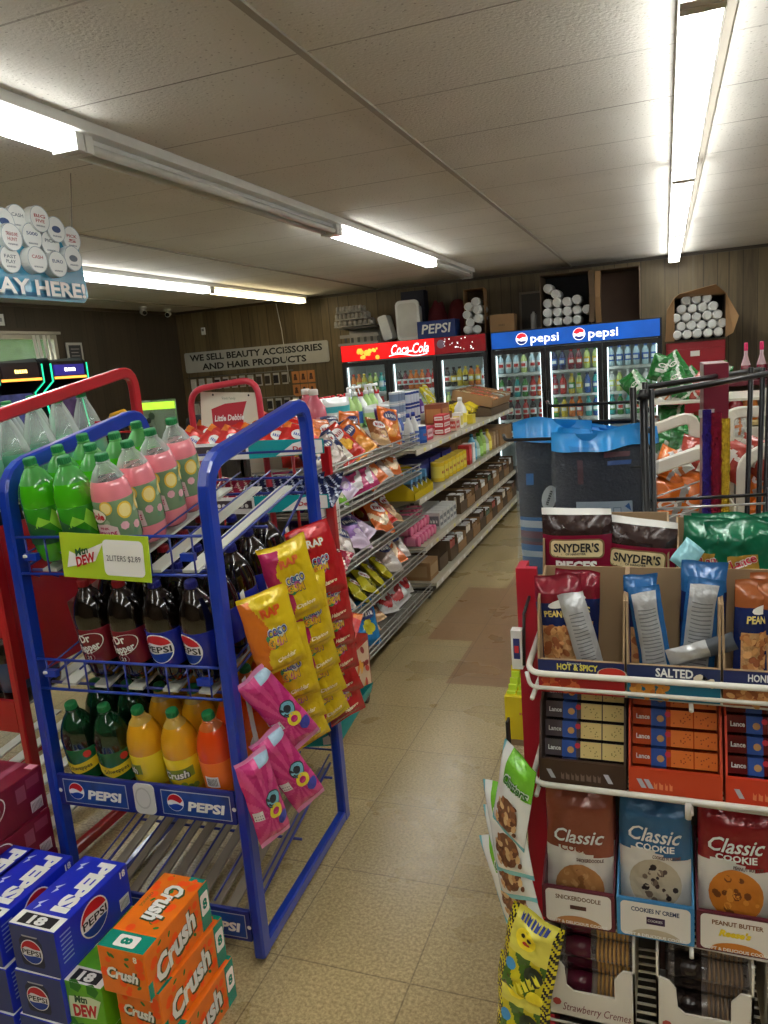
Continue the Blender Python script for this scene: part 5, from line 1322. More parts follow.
BRC = simple_box(.2, .25, .12, 'card', None, True, name='open_carton')
for i, (x, y) in enumerate([(-1.92, 6.6), (-1.92, 6.88)]): put(simple_box(.16, .24, .2, (140, 74, 48), mk_lab((180, 120, 70)), name='goods_box') if i == 0 else BRC, x, y, Z, ['reddish brown box behind the white jug', 'open brown carton behind the yellow heap'][i], 'box')
# candy trays at the far end, each tilted tray holds a heap nobody could count
def tray(W, D, H, cols, seed):
    def mk():
        t = bpy.data.objects.new('candy_tray', None); COL.objects.link(t)
        m = MB(); th = .005
        m.box(-W/2, W/2, -D/2, D/2, 0, th, CARD); m.box(-W/2, -W/2+th, -D/2, D/2, th, H, CARD); m.box(W/2-th, W/2, -D/2, D/2, th, H*.7, CARD); m.box(-W/2, W/2, -D/2, -D/2+th, th, H, CARD); m.box(-W/2, W/2, D/2-th, D/2, th, H, CARD)
        m.build('tray', t); m = MB(); r_ = random.Random(seed)
        nx, ny = int(W/.028), int(D/.045)
        for i in range(nx):
            for j in range(ny):
                c = cols[int(i/nx*len(cols))]; M = Matrix.Translation((-W/2+.02+i*(W-.03)/max(1, nx-1)*.98, -D/2+.03+j*(D-.06)/max(1, ny-1), H*.7+r_.uniform(0, .01))) @ Euler((r_.uniform(-.2, .2), r_.uniform(-.2, .2), r_.uniform(-.15, .15))).to_matrix().to_4x4()
                m.cbox((0, 0, 0), (.024, .042, .016), FOIL(*[max(0, min(255, k+r_.randint(-25, 25))) for k in c]) if r_.random() < .2 else C(*c, gloss=True), M)
        o = m.build('candy', t); o['kind'] = 'stuff'; return t
    return Proto(mk)
TR = [tray(.42, .3, .1, cs, 5+i) for i, cs in enumerate([[(200, 180, 140), (210, 110, 70), (220, 150, 90)], [(190, 140, 110), (224, 120, 90), (190, 190, 170)], [(210, 90, 90), (230, 170, 120), (200, 200, 190)]])]
for i, y in enumerate((7.55, 7.86, 8.17)): put(TR[i], -1.8, y, Z+.13, 'cardboard tray of small bright candies, %s from near at gondola end' % ORD[i], 'tray', rot=(0, R(14), 0))
t = thing('shelf_riser', 'cardboard riser under the candy trays at the gondola end', 'box', (-1.8, 7.85, Z)); m = MB()
m.add([(-.22, -.46, 0), (.2, -.46, 0), (.2, -.46, .07), (-.22, -.46, .17), (-.22, .46, 0), (.2, .46, 0), (.2, .46, .07), (-.22, .46, .17)], [(0, 1, 2, 3), (7, 6, 5, 4), (0, 4, 5, 1), (1, 5, 6, 2), (2, 6, 7, 3), (3, 7, 4, 0)], CARDD); m.build('riser', t)
YB2 = Proto(lambda: bag_mesh(.2, .24, .07, lambda u, v: FOIL(236, 222, 60) if (u+v) % .5 > .12 else FOIL(240, 240, 200), 27, 1.).build('snack_bag'))
put(YB2, -2.2, 7.5, 1.19, 'yellow bag lying on the far shelf behind the candy trays', 'bag', rot=(R(-40), R(25), ZR)); put(YB2, -2.3, 7.85, 1.19, 'second yellow bag behind the candy trays', 'bag', rot=(R(-30), R(-20), ZR+.3))
# household goods on the opposite ledge
def soft_pack(w, h, d, cols, seed, texts=(), name='goods_pack'):
    return Proto(lambda: bag_mesh(w, h, d, lambda u, v: cols[int(v*len(cols)*.999)], seed, .6, texts).build(name))
CY = C(200, 226, 232, gloss=True); WH = C(226, 230, 230, gloss=True); GRL = C(150, 200, 120, gloss=True); PK_ = C(224, 120, 140, gloss=True)
PKJ = jug((224, 110, 130), (240, 232, 226), (236, 160, 170), .3, .075)
put(PKJ, -2.34, 4.95, 1.152, 'rose pink jug with a white cap, left of the pale packs', 'jug', sc=(1.15, 1.15, 1.2)); put(PKJ, -2.52, 5.2, 1.152, 'second pink jug behind the rose one', 'jug')
SPW = jug((232, 236, 236), (200, 40, 50), (90, 170, 190), .25, .05, trigger=False); SPG = jug((176, 214, 130), (240, 240, 240), (60, 110, 190), .26, .05, trigger=True)
WP = soft_pack(.28, .27, .14, [WH, CY, WH, C(60, 170, 180), WH], 31)
for i in range(2): put(WP, -2.35-.1*i, 5.35+.1*i, 1.152, ['white and aqua wrapped pack right of the pink jug', 'white and aqua pack behind the other'][i], 'pack', rot=(0, 0, ZR-.4))
for i in range(7): put(SPW if i % 3 == 0 else SPG, -2.38, 5.55+.13*i, 1.152, '%s cleaner bottle, %s from near along the pale green shelf' % ('white' if i % 3 == 0 else 'lime', ORD[i]), 'bottle', rz=rnd.uniform(-.5, .5), sc=(1.15, 1.15, 1.12))
GP = soft_pack(.3, .17, .15, [GRL, C(190, 220, 150), WH], 35)
for i in range(3): put(GP, -2.3, 5.95+.33*i, 1.152, 'lime green wrapped pack, %s from near on the pale green shelf' % ORD[i], 'pack', rot=(0, 0, ZR))
for i in range(6): put(SPW, -2.5, 4.85-.0+.14*i if i > 3 else 5.5+.14*i, 1.152, 'white cleaner bottle, %s in the rear row on the opposite shelf' % ORD[i], 'bottle')
# -- second shelf (z .72)
Z = .722
def ybox_mk():
    t = bpy.data.objects.new('display_box', None); COL.objects.link(t); Y_ = C(222, 196, 36, gloss=True)
    m = MB(); m.box(-.13, .13, -.22, .22, 0, .006, Y_)
    m.box(.124, .13, -.22, .22, .006, .05, Y_); m.box(-.13, -.124, -.22, .22, .006, .2, Y_)
    for k in range(5):
        y = -.22+k*.11-(.006 if k == 4 else 0); m.add([(-.13, y, .006), (.13, y, .006), (.13, y, .06), (-.02, y, .17), (-.13, y, .2), (-.13, y+.006, .006), (.13, y+.006, .006), (.13, y+.006, .06), (-.02, y+.006, .17), (-.13, y+.006, .2)],
              [(0, 1, 2, 3, 4), (9, 8, 7, 6, 5), (1, 6, 7, 2), (2, 7, 8, 3), (3, 8, 9, 4), (4, 9, 5, 0)], Y_)
    m.build('display_tray', t); return t
put(Proto(ybox_mk), -1.72, 5.02+.0, Z, 'long yellow display box of blue topped packets, near end second shelf', 'display box')
BP = simple_box(.055, .04, .15, (90, 150, 196), lambda m, fn, w, h: (m.rect(fn, -w*.45, w*.45, -h*.45, h*.15, C(70, 80, 90)), m.rect(U(fn), -w*.3, w*.3, -h*.3, h*.0, C(200, 206, 210))), name='packet')
for i in range(4):
    for j in range(2): put(BP, -1.65-.08*j, 4.855+.11*i, Z+.012, 'blue topped packet, %s from near, %s row of the yellow display box' % (ORD[i], ['front', 'back'][j]), 'packet', 'packets in the yellow display box')
YC = can(.055, .15, (226, 196, 50), (232, 214, 90), (210, 180, 60), 'tin', 'COFFEE')
for i in range(7): put(YC, -1.66, 5.62+.118*i, Z, 'yellow tin, %s from near on the second shelf' % ORD[i], 'tin', 'yellow tins')
DBL = simple_box(.26, .3, .17, (44, 48, 120), mk_lab((60, 70, 150)), name='goods_box')
for i in range(3): put(DBL, -1.88, 5.55+.34*i, Z, 'dark blue box, %s from near behind the yellow tins' % ORD[i], 'box')
ML = [(200, 50, 50), (226, 230, 230), (100, 170, 200), (170, 200, 190), (140, 190, 90), (150, 190, 90), (190, 200, 190), (226, 200, 70), (170, 140, 100), (140, 110, 80)]
for i, c in enumerate(ML):
    put(jug(c, [max(0, k-60) for k in c][0:3] and tuple(max(0, k-60) for k in c), tuple(min(255, k+40) for k in c), .2+.02*(i % 3), .045) if 2 <= i < 8 else simple_box(.1, .09, .17, c, mk_lab(tuple(min(255, k+30) for k in c)), name='goods_box'),
        -1.66, 6.5+.13*i, Z, '%s, %s right of the yellow tins on the second shelf' % (['red box', 'white box', 'sky blue bottle', 'sage bottle', 'green bottle', 'leaf green bottle', 'grey green bottle', 'yellow bottle', 'tan box', 'brown box'][i], ORD[i]), 'bottle' if 2 <= i < 8 else 'box')
BX = simple_box(.24, .2, .17, 'card', None, False, name='carton')
for i in range(3): put(BX, -1.72, 7.86+.215*i, Z, 'plain cardboard carton, %s from near at far end second shelf' % ORD[i], 'box')
for i in range(6): put(BX, -1.92, 6.62+.22*i if i < 5 else 8.3, Z, 'plain cardboard carton, %s from near in the rear row second shelf' % ORD[i], 'box')
# -- third shelf (z .37)
Z = .372
PR = can(.036, .11, (214, 100, 140), (240, 150, 180), (226, 120, 156), 'paper_roll')
k = 0
for j in range(3):
    for i in range(6): put(PR, -1.62-.05*(j), 4.93+.078*i, Z+.073*j+.036, 'pink roll, %s from near, %s layer of the pile' % (ORD[i], ['bottom', 'middle', 'top'][j]), 'roll', 'pink rolls piled on third shelf', rot=(0, R(-90), 0))
WB = simple_box(.12, .09, .13, (206, 208, 206), mk_lab((120, 124, 130), 'SALT'), name='goods_box')
for i in range(5):
    for j in range(2): put(WB, -1.68-.14*j, 5.50+.1*i, Z, 'white and grey box, %s from near, %s row right of pink rolls' % (ORD[i], ['front', 'back'][j]), 'box', 'white boxes')
BO = simple_box(.3, .26, .13, 'card', None, True, name='open_carton'); BOD = simple_box(.3, .22, .16, 'dark', None, True, name='open_carton')
SM = [can(.032, .1, c, tuple(min(255, k+50) for k in c), (200, 200, 200)) for c in ((200, 200, 196), (120, 90, 60), (90, 60, 50), (180, 170, 150), (140, 60, 50), (60, 80, 60))]
bx = 0
def filled(P, x, y, z, wx, wy, can_i, label, rows=3, n=3, hoff=.006):
    put(P, x, y, z, label, 'box')
    for a in range(rows):
        for b_ in range(n):
            put(SM[can_i], x+wx/2-.045-a*.07, y-wy/2+.04+b_*.07, z+hoff+.004, 'can, %s in %s row, %s' % (ORD[b_], ['front', 'second', 'third'][a], label.split(',')[0]), 'can', 'cans in the open cartons')
for i in range(9):
    y = 6.13+.27*i
    if y > 8.3: break
    if y < 7.3 < y+.13 : y += .0
    filled(BO if i % 2 else BOD, -1.75, y, Z, .3, .24, [3, 1, 2, 0, 5][i % 5], '%s open brown carton from near third shelf, holding cans' % ORD[i], 2, 3, .02 if i % 2 else .04)
# -- bottom shelf (z .13)
Z = .132
put(simple_box(.3, .2, .13, 'card', mk_lab((170, 140, 100)), False, name='carton'), -1.70, 5.0, Z, 'closed brown carton at the near end of the bottom shelf', 'box')
put(BOD, -1.70, 5.26, Z, 'dark empty open carton second from near on the bottom shelf', 'box')
for i in range(11):
    y = 5.53+.255*i
    if y > 8.32: break
    filled(BO if i % 2 else BOD, -1.69, y, Z, .3, .22, [4, 0, 3, 1, 2, 5][i % 6], '%s filled brown carton along bottom shelf, holding cans' % ORD[i], 2, 3, .02 if i % 2 else .05)

# ------------------------------------------------------------------ wire shelf section with snack bags (nearer)
t = thing('wire_shelf_unit', 'wire basket shelf unit full of snack bags, near end of the aisle', 'shelving', (-1.5, 3.3, 0))
m = MB(); m.box(-.5, -.48, 0, 1.42, .05, 1.32, ALM)
for y in (0, 1.4): m.box(-.52, -.46, y, y+.03, 0, 1.35, ALD)
m.build('back_panel', t)
ROWSC = [.84, 1., 1., 1.05, 1.]
WZ = [1.13, .93, .64, .37, .12]
for si, z in enumerate(WZ):
    m = MB(); d = .45; x1 = .0 if si < 4 else .02
    for (a, c) in ((.0, .035), (.055, .09)) : pass
    for h in (.0, .028, .058): m.tube([(-d, .02, z+h*.5+.0), (x1, .02, z+h), (x1, 1.4, z+h), (-d, 1.4, z+h*.5)], .0045, CHROME, 6)
    for k in range(9):
        y = .05+k*1.32/8; m.tube([(-d, y, z+.02), (x1-.01, y, z-.005), (x1, y, z+.058)], .0022, CHROME, 5)
    for k in range(4): m.tube([(-.08-.1*k, .02, z), (-.08-.1*k, 1.4, z)], .0025, CHROME, 5)
    m.box(-.45, x1-.012, .02, 1.4, z-.014, z-.008, mat('mesh_deck', (120, 116, 104), .5))
    m.build('wire_basket', t)
t2 = thing('grid_card', 'white ruled card hanging at the near end of the wire shelves', 'card', (-1.49, 3.26, .98), (0, 0, 0))
m = MB(); m.box(-.0, .006, -.2, .05, -.12, .06, C(206, 206, 200))
for i in range(5): m.box(.006, .0068, -.19+i*.055, -.187+i*.055, -.11, .0, C(70, 74, 80))
for i in range(4): m.box(.006, .0068, -.19, .04, -.10+i*.032, -.097+i*.032, C(70, 74, 80))
m.build('card', t2)
def paint_of(kind):
    c = {'orange': ((226, 110, 30), (240, 160, 60)), 'red': ((204, 44, 30), (240, 180, 50)), 'navy': ((34, 44, 90), (226, 220, 204)), 'brown': ((150, 90, 50), (220, 180, 130)), 'purple': ((110, 70, 150), (190, 170, 210)), 'magenta': ((190, 50, 110), (220, 210, 216)),
         'clear': ((170, 150, 140), (214, 204, 196)), 'yellow': ((200, 190, 40), (150, 150, 30)), 'white': ((214, 214, 212), (190, 40, 44)), 'blue': ((30, 130, 200), (226, 226, 60)), 'plum': ((70, 40, 120), (120, 80, 180)), 'green': ((120, 180, 60), (226, 226, 180)), 'candy': ((230, 120, 60), (250, 220, 180)), 'lilac': ((170, 130, 200), (220, 200, 226))}[kind]
    return c
SNK = {}
def snack(kind, w=.19, h=.25, d=.07, word='CHIPS'):
    k = (kind, w, word)
    if k not in SNK:
        a, b_ = paint_of(kind); A, B = FOIL(*a), FOIL(*b_); s = len(SNK)+40
        wc = WHITE() if sum(a) < 520 else C(190, 40, 40)
        def paint(u, v, A=A, B=B, s=s):
            if s % 3 == 0: return B if (u-.5)**2*1.3+(v-.4)**2 < .035 else A
            if s % 3 == 1: return B if v < .32+.12*math.sin(u*5+s) else A
            return B if .35 < v+.25*math.sin(u*4) < .58 else A
        SNK[k] = Proto(lambda: bag_mesh(w, h, d, paint, s, 1.5, (), lambda m, fn: (m.disc(fn, 0, h*.2, w*.36, C(40, 50, 110) if s % 2 else wc, 16, ry=.5, rot=.1), m.blur(U(fn, .0012), 0, h*.2, w*.56, .03, wc if s % 2 else C(170, 40, 40), s, .1), m.disc(U(fn), w*.1, -h*.12, w*.2, FOIL(*b_), 9, ry=.7)), 22, 26).build('snack_bag'))
    return SNK[k]
KN = {'navy': 'navy and cream', 'red': 'red and yellow', 'orange': 'orange', 'brown': 'brown', 'purple': 'purple', 'magenta': 'magenta and white', 'clear': 'clear topped tan', 'yellow': 'yellow green', 'white': 'white and red', 'blue': 'blue and yellow', 'plum': 'dark plum', 'green': 'green', 'candy': 'orange and peach', 'lilac': 'lilac'}
def row(si, items, zoff=.02):
    z = WZ[si]+zoff; tier = ['top', 'second', 'third', 'fourth', 'bottom'][si]
    for i, (kind, y, x, sc, a, b_, wd) in enumerate(items):
        snack(kind, word=wd).put((x+(.06 if x > -1.7 else .02), y, z+.012), (R(a), R(b_), ZR-.25+rnd.uniform(-.25, .15)), '%s snack bag, %s from near, %s wire basket of the aisle unit' % (KN[kind], ORD[i], tier), 'snack bag', 'bags in the %s wire basket' % tier, scale=(sc*ROWSC[si],)*3)
row(0, [('navy', 3.40, -1.66, .95, -28, -12, 'COOKIE'), ('clear', 3.50, -1.60, .85, -35, -18, 'MINI'), ('navy', 3.6, -1.62, .95, -35, -20, 'COOKIE'), ('red', 3.75, -1.62, 1.1, -38, -22, 'HOT'), ('orange', 3.93, -1.62, 1.1, -38, -24, 'NACHO'), ('brown', 4.08, -1.66, 1., -40, -20, 'BBQ'), ('navy', 4.2, -1.75, .9, -20, -10, 'CORN'), ('brown', 4.3, -1.66, .95, -35, 14, 'TRAIL'), ('orange', 4.46, -1.66, 1.15, -22, 16, 'CURLS'), ('plum', 4.6, -1.7, 1.0, -15, 8, 'MIX'),
        ('red', 3.5, -1.82, 1., -15, 5, 'HOT'), ('green', 3.72, -1.84, .9, -15, -8, 'LIME'), ('candy', 3.95, -1.84, 1., -12, 10, 'TWIST'), ('navy', 4.16, -1.88, 1., -12, 5, 'COOKIE'), ('orange', 4.38, -1.86, 1.05, -10, 8, 'NACHO')])
row(1, [('magenta', 3.45, -1.86, .75, -12, 8, 'A'), ('candy', 3.62, -1.86, .75, -12, -8, 'A'), ('magenta', 3.8, -1.86, .75, -12, 5, 'A'), ('clear', 3.98, -1.86, .75, -12, -8, 'A'), ('candy', 4.16, -1.86, .75, -12, 8, 'A'), ('brown', 4.36, -1.86, .75, -12, 0, 'A'),
        ('yellow', 3.38, -1.62, .7, -35, 10, 'LIME'), ('green', 3.52, -1.62, .7, -50, 20, 'GUMMI'), ('plum', 3.46, -1.74, .8, -25, -30, 'GRAPE'), ('lilac', 3.66, -1.62, .8, -38, -24, 'SOFT'), ('magenta', 3.82, -1.62, .85, -38, -14, 'TAFFY'), ('magenta', 3.97, -1.62, .9, -35, -8, 'TAFFY'), ('candy', 4.10, -1.62, .85, -38, -24, 'GUMS'), ('clear', 4.22, -1.63, .8, -40, -20, 'NUTS'), ('brown', 4.34, -1.66, .8, -35, 8, 'TRAIL'), ('candy', 4.47, -1.66, .8, -38, 18, 'MIX'), ('brown', 4.6, -1.7, .8, -30, 0, 'NUTS')])
row(2, [('plum', 3.6, -1.86, .9, -12, 8, 'A'), ('clear', 3.8, -1.86, .95, -12, -8, 'A'), ('brown', 4.0, -1.86, .9, -12, 5, 'A'), ('candy', 4.2, -1.86, .95, -12, -8, 'A'), ('red', 4.4, -1.86, .9, -12, 8, 'A'),
        ('plum', 3.42, -1.72, .9, -20, 8, 'PLUM'), ('clear', 3.52, -1.62, .85, -42, 30, 'NUTS'), ('lilac', 3.72, -1.62, 1., -50, 14, 'SWEET'), ('lilac', 3.9, -1.64, 1., -52, -20, 'SWEET'), ('red', 3.95, -1.78, .8, -20, 30, 'HOT'), ('candy', 4.12, -1.62, .95, -48, 20, 'CHEWS'), ('red', 4.28, -1.64, .9, -46, -14, 'FIRE'), ('brown', 4.4, -1.64, .9, -46, 12, 'CHEW'), ('candy', 4.52, -1.7, .8, -30, 0, 'CHEWS')])
row(3, [('clear', 3.5, -1.86, .8, -12, 8, 'A'), ('yellow', 3.7, -1.86, .8, -12, -8, 'A'), ('candy', 3.9, -1.86, .8, -12, 5, 'A'), ('brown', 4.1, -1.86, .8, -12, -8, 'A'), ('clear', 4.3, -1.86, .8, -12, 8, 'A'),
        ('clear', 3.46, -1.62, .8, -45, 0, 'NUTS'), ('yellow', 3.64, -1.6, .75, -60, 35, 'SOUR'), ('yellow', 3.78, -1.6, .75, -60, 28, 'SOUR'), ('yellow', 3.93, -1.6, .75, -60, 40, 'SOUR'), ('yellow', 4.07, -1.6, .75, -58, 34, 'SOUR'), ('clear', 4.22, -1.62, .85, -45, 10, 'GUMS'), ('candy', 4.36, -1.64, .85, -45, -10, 'CHEWS'), ('clear', 4.52, -1.66, .8, -38, 0, 'NUTS')])
row(4, [('plum', 3.46, -1.60, .9, -22, 14, 'JUICE'), ('blue', 3.62, -1.58, 1., -22, 8, 'JOY'), ('brown', 3.84, -1.64, .7, -55, 10, 'DIPS'), ('brown', 4.0, -1.66, .7, -55, -10, 'DIPS'), ('white', 4.16, -1.64, .9, -45, 10, 'CHEW'), ('white', 4.34, -1.62, 1., -42, -14, 'CHEW'), ('white', 4.54, -1.66, .95, -38, 10, 'CHEW')])
# red box with a castor at the near foot of the wire unit
t = thing('rolling_display', 'red and orange picture box display on small black casters', 'display', (-1.49, 3.175, 0))
m = MB(); m.box(-.16, .11, -.1, .1, .06, .36, mat('display_red', (180, 40, 30), .4, var=.3, scale=14)); m.box(.1105, .112, -.09, .09, .1, .33, C(226, 200, 170)); m.build('body', t)
m = MB(); fn = PYZ(.113, 0, .22)
for i in range(9): m.disc(U(fn, .0002*i), rnd.uniform(-.06, .06), rnd.uniform(-.09, .09), .03, C(*rnd.choice([(226, 120, 40), (200, 50, 36), (236, 170, 60), (150, 30, 30)])), 7, ry=.5, rot=rnd.uniform(0, 3))
m.build('print', t)
for y in (-.08, .08):
    for x in (-.1, .08):
        m = MB(); m.lathe([(.008, -.01), (.03, -.01), (.03, .01), (.008, .01)], BLACK(), 14, M=Matrix.Translation((x, y, .03)) @ Matrix.Rotation(R(90), 4, 'Y')); m.box(x-.012, x+.012, y-.008, y+.008, .03, .062, CHROME); m.build('caster', t)
# red upright post between
t = thing('red_post', 'bright red upright flat post at the near end of the wire shelves', 'post', (-1.46, 3.16, 0))
MB().box(-.02, .02, -.015, .015, .37, 1.30, REDM).build('post', t); MB().box(-.03, .03, -.03, .03, .362, .372, REDM).build('foot', t)

# ------------------------------------------------------------------ snack cake rack behind the blue rack
RP = mat('rack_rose', (190, 44, 62), .35, coat=.3)
t = thing('snack_cake_rack', 'rose red tube rack holding trays of red snack cake packets', 'display rack', (-1.98, 2.72, 0))
def LC(x, y, z): return (x+1.98, y-2.72, z)
for y in (2.92,):
    pts = [LC(-2.0, y, .02), LC(-1.985, y, 1.60), LC(-1.64, y, 1.63), LC(-1.62, y, .02)]
    m = MB(); m.tube(arc_path(pts, .08), .014, RP, 10); m.build('back_frame', t)
TZ = [1.31, 1.08, .80, .5, .2]
for si, z in enumerate(TZ):
    m = MB(); xr = -1.31
    P = [(0-.04, 0), (.38, 0), (xr+1.98, .10), (xr+1.90, .22), (.40, .42), (-.04, .42)]; k = 6; m.add([(a, b, z) for a, b in P]+[(a, b, z+.008) for a, b in P], [tuple(range(k))[::-1], tuple(k+i for i in range(k))]+[(i, (i+1) % k, k+(i+1) % k, k+i) for i in range(k)], WHITE()); m.box(LC(-2.02, 0, 0)[0], LC(-1.60, 0, 0)[0], -.006, .0, z-.0, z+.07, WHITE())
    m.build('tray', t)
    m = MB(); x0 = LC(-1.60, 0, 0)[0]; x1 = LC(xr, 0, 0)[0]; yb = .10
    m.add([(x0, -.004, z+.0), (x1, yb, z-.0), (x1, yb, z+.06), (x0, -.004, z+.075), (x0, .0, z+.0), (x1, yb+.004, z-.0), (x1, yb+.004, z+.06), (x0, .0, z+.075)], [(0, 1, 2, 3), (7, 6, 5, 4), (0, 4, 5, 1), (1, 5, 6, 2), (2, 6, 7, 3), (3, 7, 4, 0)], C(30, 150, 156, gloss=True))
    q = lambda a, b: (x0+(x1-x0)*a, -.0055+(yb)*a, z+b)
    m.poly([q(.36, .004), q(.99, .004), q(.99, .056), q(.8, .062), q(.6, .05), q(.46, .022)], C(226, 226, 222)); m.text('Debbie', lambda a, b: (x0+(x1-x0)*(.75+a), -.0085+yb*(.75+a), z+.03+b), .018, C(190, 30, 40), w=.3, bold=.03)
    fn = PXZ(LC(-1.79, 0, 0)[0], -.0075, z+.035); m.rect(fn, -.19, .18, -.012, .022, C(70, 60, 64)); 
    for i in range(8): m.disc(U(fn), -.0+.022*i, .0, .009, C(226, 226, 220), 8)
    m.build('tray_front', t)
m = MB(); 
for (x, y) in ((-2.02, 2.72), (-1.42, 2.86), (-2.02, 3.14), (-1.62, 3.14)): m.tube([LC(x, y, .02), LC(x, y, 1.39 if y < 3 else 1.36)], .008, REDM, 8)
m.build('upright', t)
t = thing('header_card', 'cream card with a red swoosh standing in the rose red rack', 'sign card', (-1.82, 2.945, 1.395), (R(-3), R(4), 0))
MB().box(-.145, .145, 0, .004, .0, .185, C(214, 208, 188)).build('card', t)
m = MB(); fn = PXZ(0, -.001, .09); m.poly([fn(-.09, .02), fn(-.02, .045), fn(.09, .058), fn(.07, .0), fn(.075, -.09), fn(-.08, -.09)], C(180, 40, 54)); m.text('Little Debbie', U(fn), .026, WHITE(), w=.15, bold=.03, shear=.2, cx=.0, cy=-.015, rot=.08); m.text('Snack Family', U(fn), .012, C(110, 130, 100), w=.07, cx=-.0, cy=.07)
for x in (-.08, .1): m.disc(fn, x, .083, .005, BLACK(), 8)
m.build('print', t)
RB = Proto(lambda: bag_mesh(.16, .12, .05, lambda u, v: FOIL(204, 40, 34) if v < .7 or (u > .2 and u < .8) else FOIL(226, 120, 40), 61, .9, (), marks=lambda m, fn: (m.disc(fn, 0, 0, .034, WHITE(), 16, ry=.7), m.blur(U(fn, .001), 0, 0, .045, .016, C(90, 100, 170), 3)), nu=20, nv=20).build('snack_cake_packet'))
n = 0
for j in range(3):
    for i in range(6 if j == 0 else 5 if j == 1 else 4):
        x = -1.95+.1*i+.02*j; y = 2.80+.11*j+(.03 if x > -1.6 else 0); 
        put(RB, x, y, 1.33+.02*j, 'red snack cake packet, %s from left in the %s row of top tray' % (ORD[i], ['front', 'middle', 'back'][j]), 'snack packet', 'red snack cake packets', rot=(R(-38), R(25+rnd.uniform(-12, 12)), rnd.uniform(-.2, .3)), sc=(1, 1, 1)); n += 1
NB = Proto(lambda: bag_mesh(.13, .1, .045, lambda u, v: FOIL(24, 36, 80) if (u*3+v*2) % 1 > .25 else FOIL(180, 190, 214), 63, .9).build('snack_cake_packet')); MBG = Proto(lambda: bag_mesh(.13, .1, .045, lambda u, v: FOIL(150, 30, 60) if (u*3+v*2) % 1 > .2 else FOIL(214, 180, 170), 64, .9).build('snack_cake_packet'))
for j in range(2):
    for i in range(8):
        put(MBG if i < 3 else NB, -1.96+.085*i, 2.82+.1*j+(.02 if i > 4 else 0), 1.095+.03*j, '%s snack packet, %s from left, %s row of the second tray' % ('maroon' if i < 3 else 'navy', ORD[i], ['front', 'back'][j]), 'snack packet', 'packets in the second tray', rot=(R(-50), R(rnd.uniform(-20, 20)), rnd.uniform(-.2, .2)))
for k, z in ((2, .8), (3, .5), (4, .2)):
    for i in range(7):
        put([RB, NB, MBG][(i+k) % 3], -1.94+.1*i, 2.83+(.03 if i > 4 else 0), z+.015, '%s snack packet, %s from left in the %s tray' % (['red', 'navy', 'maroon'][(i+k) % 3], ORD[i], ['third', 'fourth', 'lowest'][k-2]), 'snack packet', 'packets in the %s tray' % ['third', 'fourth', 'lowest'][k-2], rot=(R(-55), R(rnd.uniform(-20, 20)), rnd.uniform(-.2, .2)))
t = thing('cardboard_tray', 'teal and white cardboard tray jutting out low behind the blue rack', 'tray', (-1.22, 2.55, .20), (0, R(0), R(0)))
m = MB(); m.add([(-.16, -.12, 0), (.03, -.1, .02), (.1, .1, .16), (-.16, .12, .0), (-.16, -.12, .01), (.03, -.1, .09), (.11, .1, .2), (-.16, .12, .05)], [(0, 3, 2, 1), (0, 1, 5, 4), (1, 2, 6, 5), (2, 3, 7, 6), (3, 0, 4, 7)], C(30, 150, 150, gloss=True)); m.build('tray', t)
m = MB(); m.add([(-.1, -.112, .004), (.026, -.102, .03), (.026, -.102, .08), (-.1, -.112, .012)], [(0, 1, 2, 3)], C(226, 226, 222)); m.build('print', t)
# ------------------------------------------------------------------ right snack rack
RWH = mat('rack_white_wire', (214, 210, 200), .35, coat=.2); RRD = mat('rack_panel_red', (176, 18, 44), .4, coat=.2)
SX0, SX1 = -.215, .52
t = thing('snack_rack', 'red backed snack rack with white wire shelves at lower right', 'display rack', (SX0, 1.2, 0)); srack = t
def LS(x, y, z): return (x-SX0, y-1.2, z)
m = MB(); m.box(-.046, -.03, .16, .2, .04, 1.262, RRD); m.box(-.046, -.03, .2, .42, .04, .9, RRD); m.box(-.046, -.008, .145, .16, .04, 1.262, RRD); m.build('side_panel', t)
m = MB(); m.box(SX1-SX0+.01, SX1-SX0+.03, .16, .42, .04, 1.235, RRD); m.build('side_panel', t)
m = MB(); m.box(-.03, SX1-SX0+.01, .405, .42, .04, 1.235, ALD); m.build('back_panel', t)
m = MB(); m.box(-.03, SX1-SX0+.01, .05, .4, .03, .10, ALD); m.build('base', t)
# shelf decks with white front wire loops
for z, yb, zr in ((1.084, .15, 1.122), (.903, .2, .918), (.635, .2, .0), (.44, .25, .0)):
    m = MB()
    for k in range(12): m.tube([(0.0, (.004 if z < .5 else .03)+k*(yb-.04)/11, z-.003), (SX1-SX0, .004+k*(yb-.01)/11, z-.003)], .0026, RWH, 6)
    for x in (0, .25, .5, SX1-SX0): m.tube([(x, .0, z-.008), (x, .16 if yb < .16 else yb, z-.008), (x, .16, z-.06)], .004, RWH, 6)
    m.build('wire_shelf', t)
    if zr:
        m = MB(); pts = arc_path([(-.0, .15, zr+.035), (-.008, .0, zr), (SX1-SX0+.008, .0, zr), (SX1-SX0+.008, .15, zr+.035)], .03)
        m.tube(pts, .0052, RWH, 10)
        if z > 1: m.tube(arc_path([(-.008, .004, zr+.0), (-.002, .0, z+.013), (SX1-SX0, .0, z+.013), (SX1-SX0, .1, z+.013)], .02), .0036, RWH, 8)
        if z < 1: 
            for x in (.245, .5): m.tube([(x, -.004, zr), (x, -.006, zr-.028)], .005, RWH, 8)
        m.build('front_rail', t)
m = MB(); m.tube([(-.022, .14, 1.21), (-.026, .1, 1.19), (-.026, .08, 1.10)], .003, BLACK(), 6)
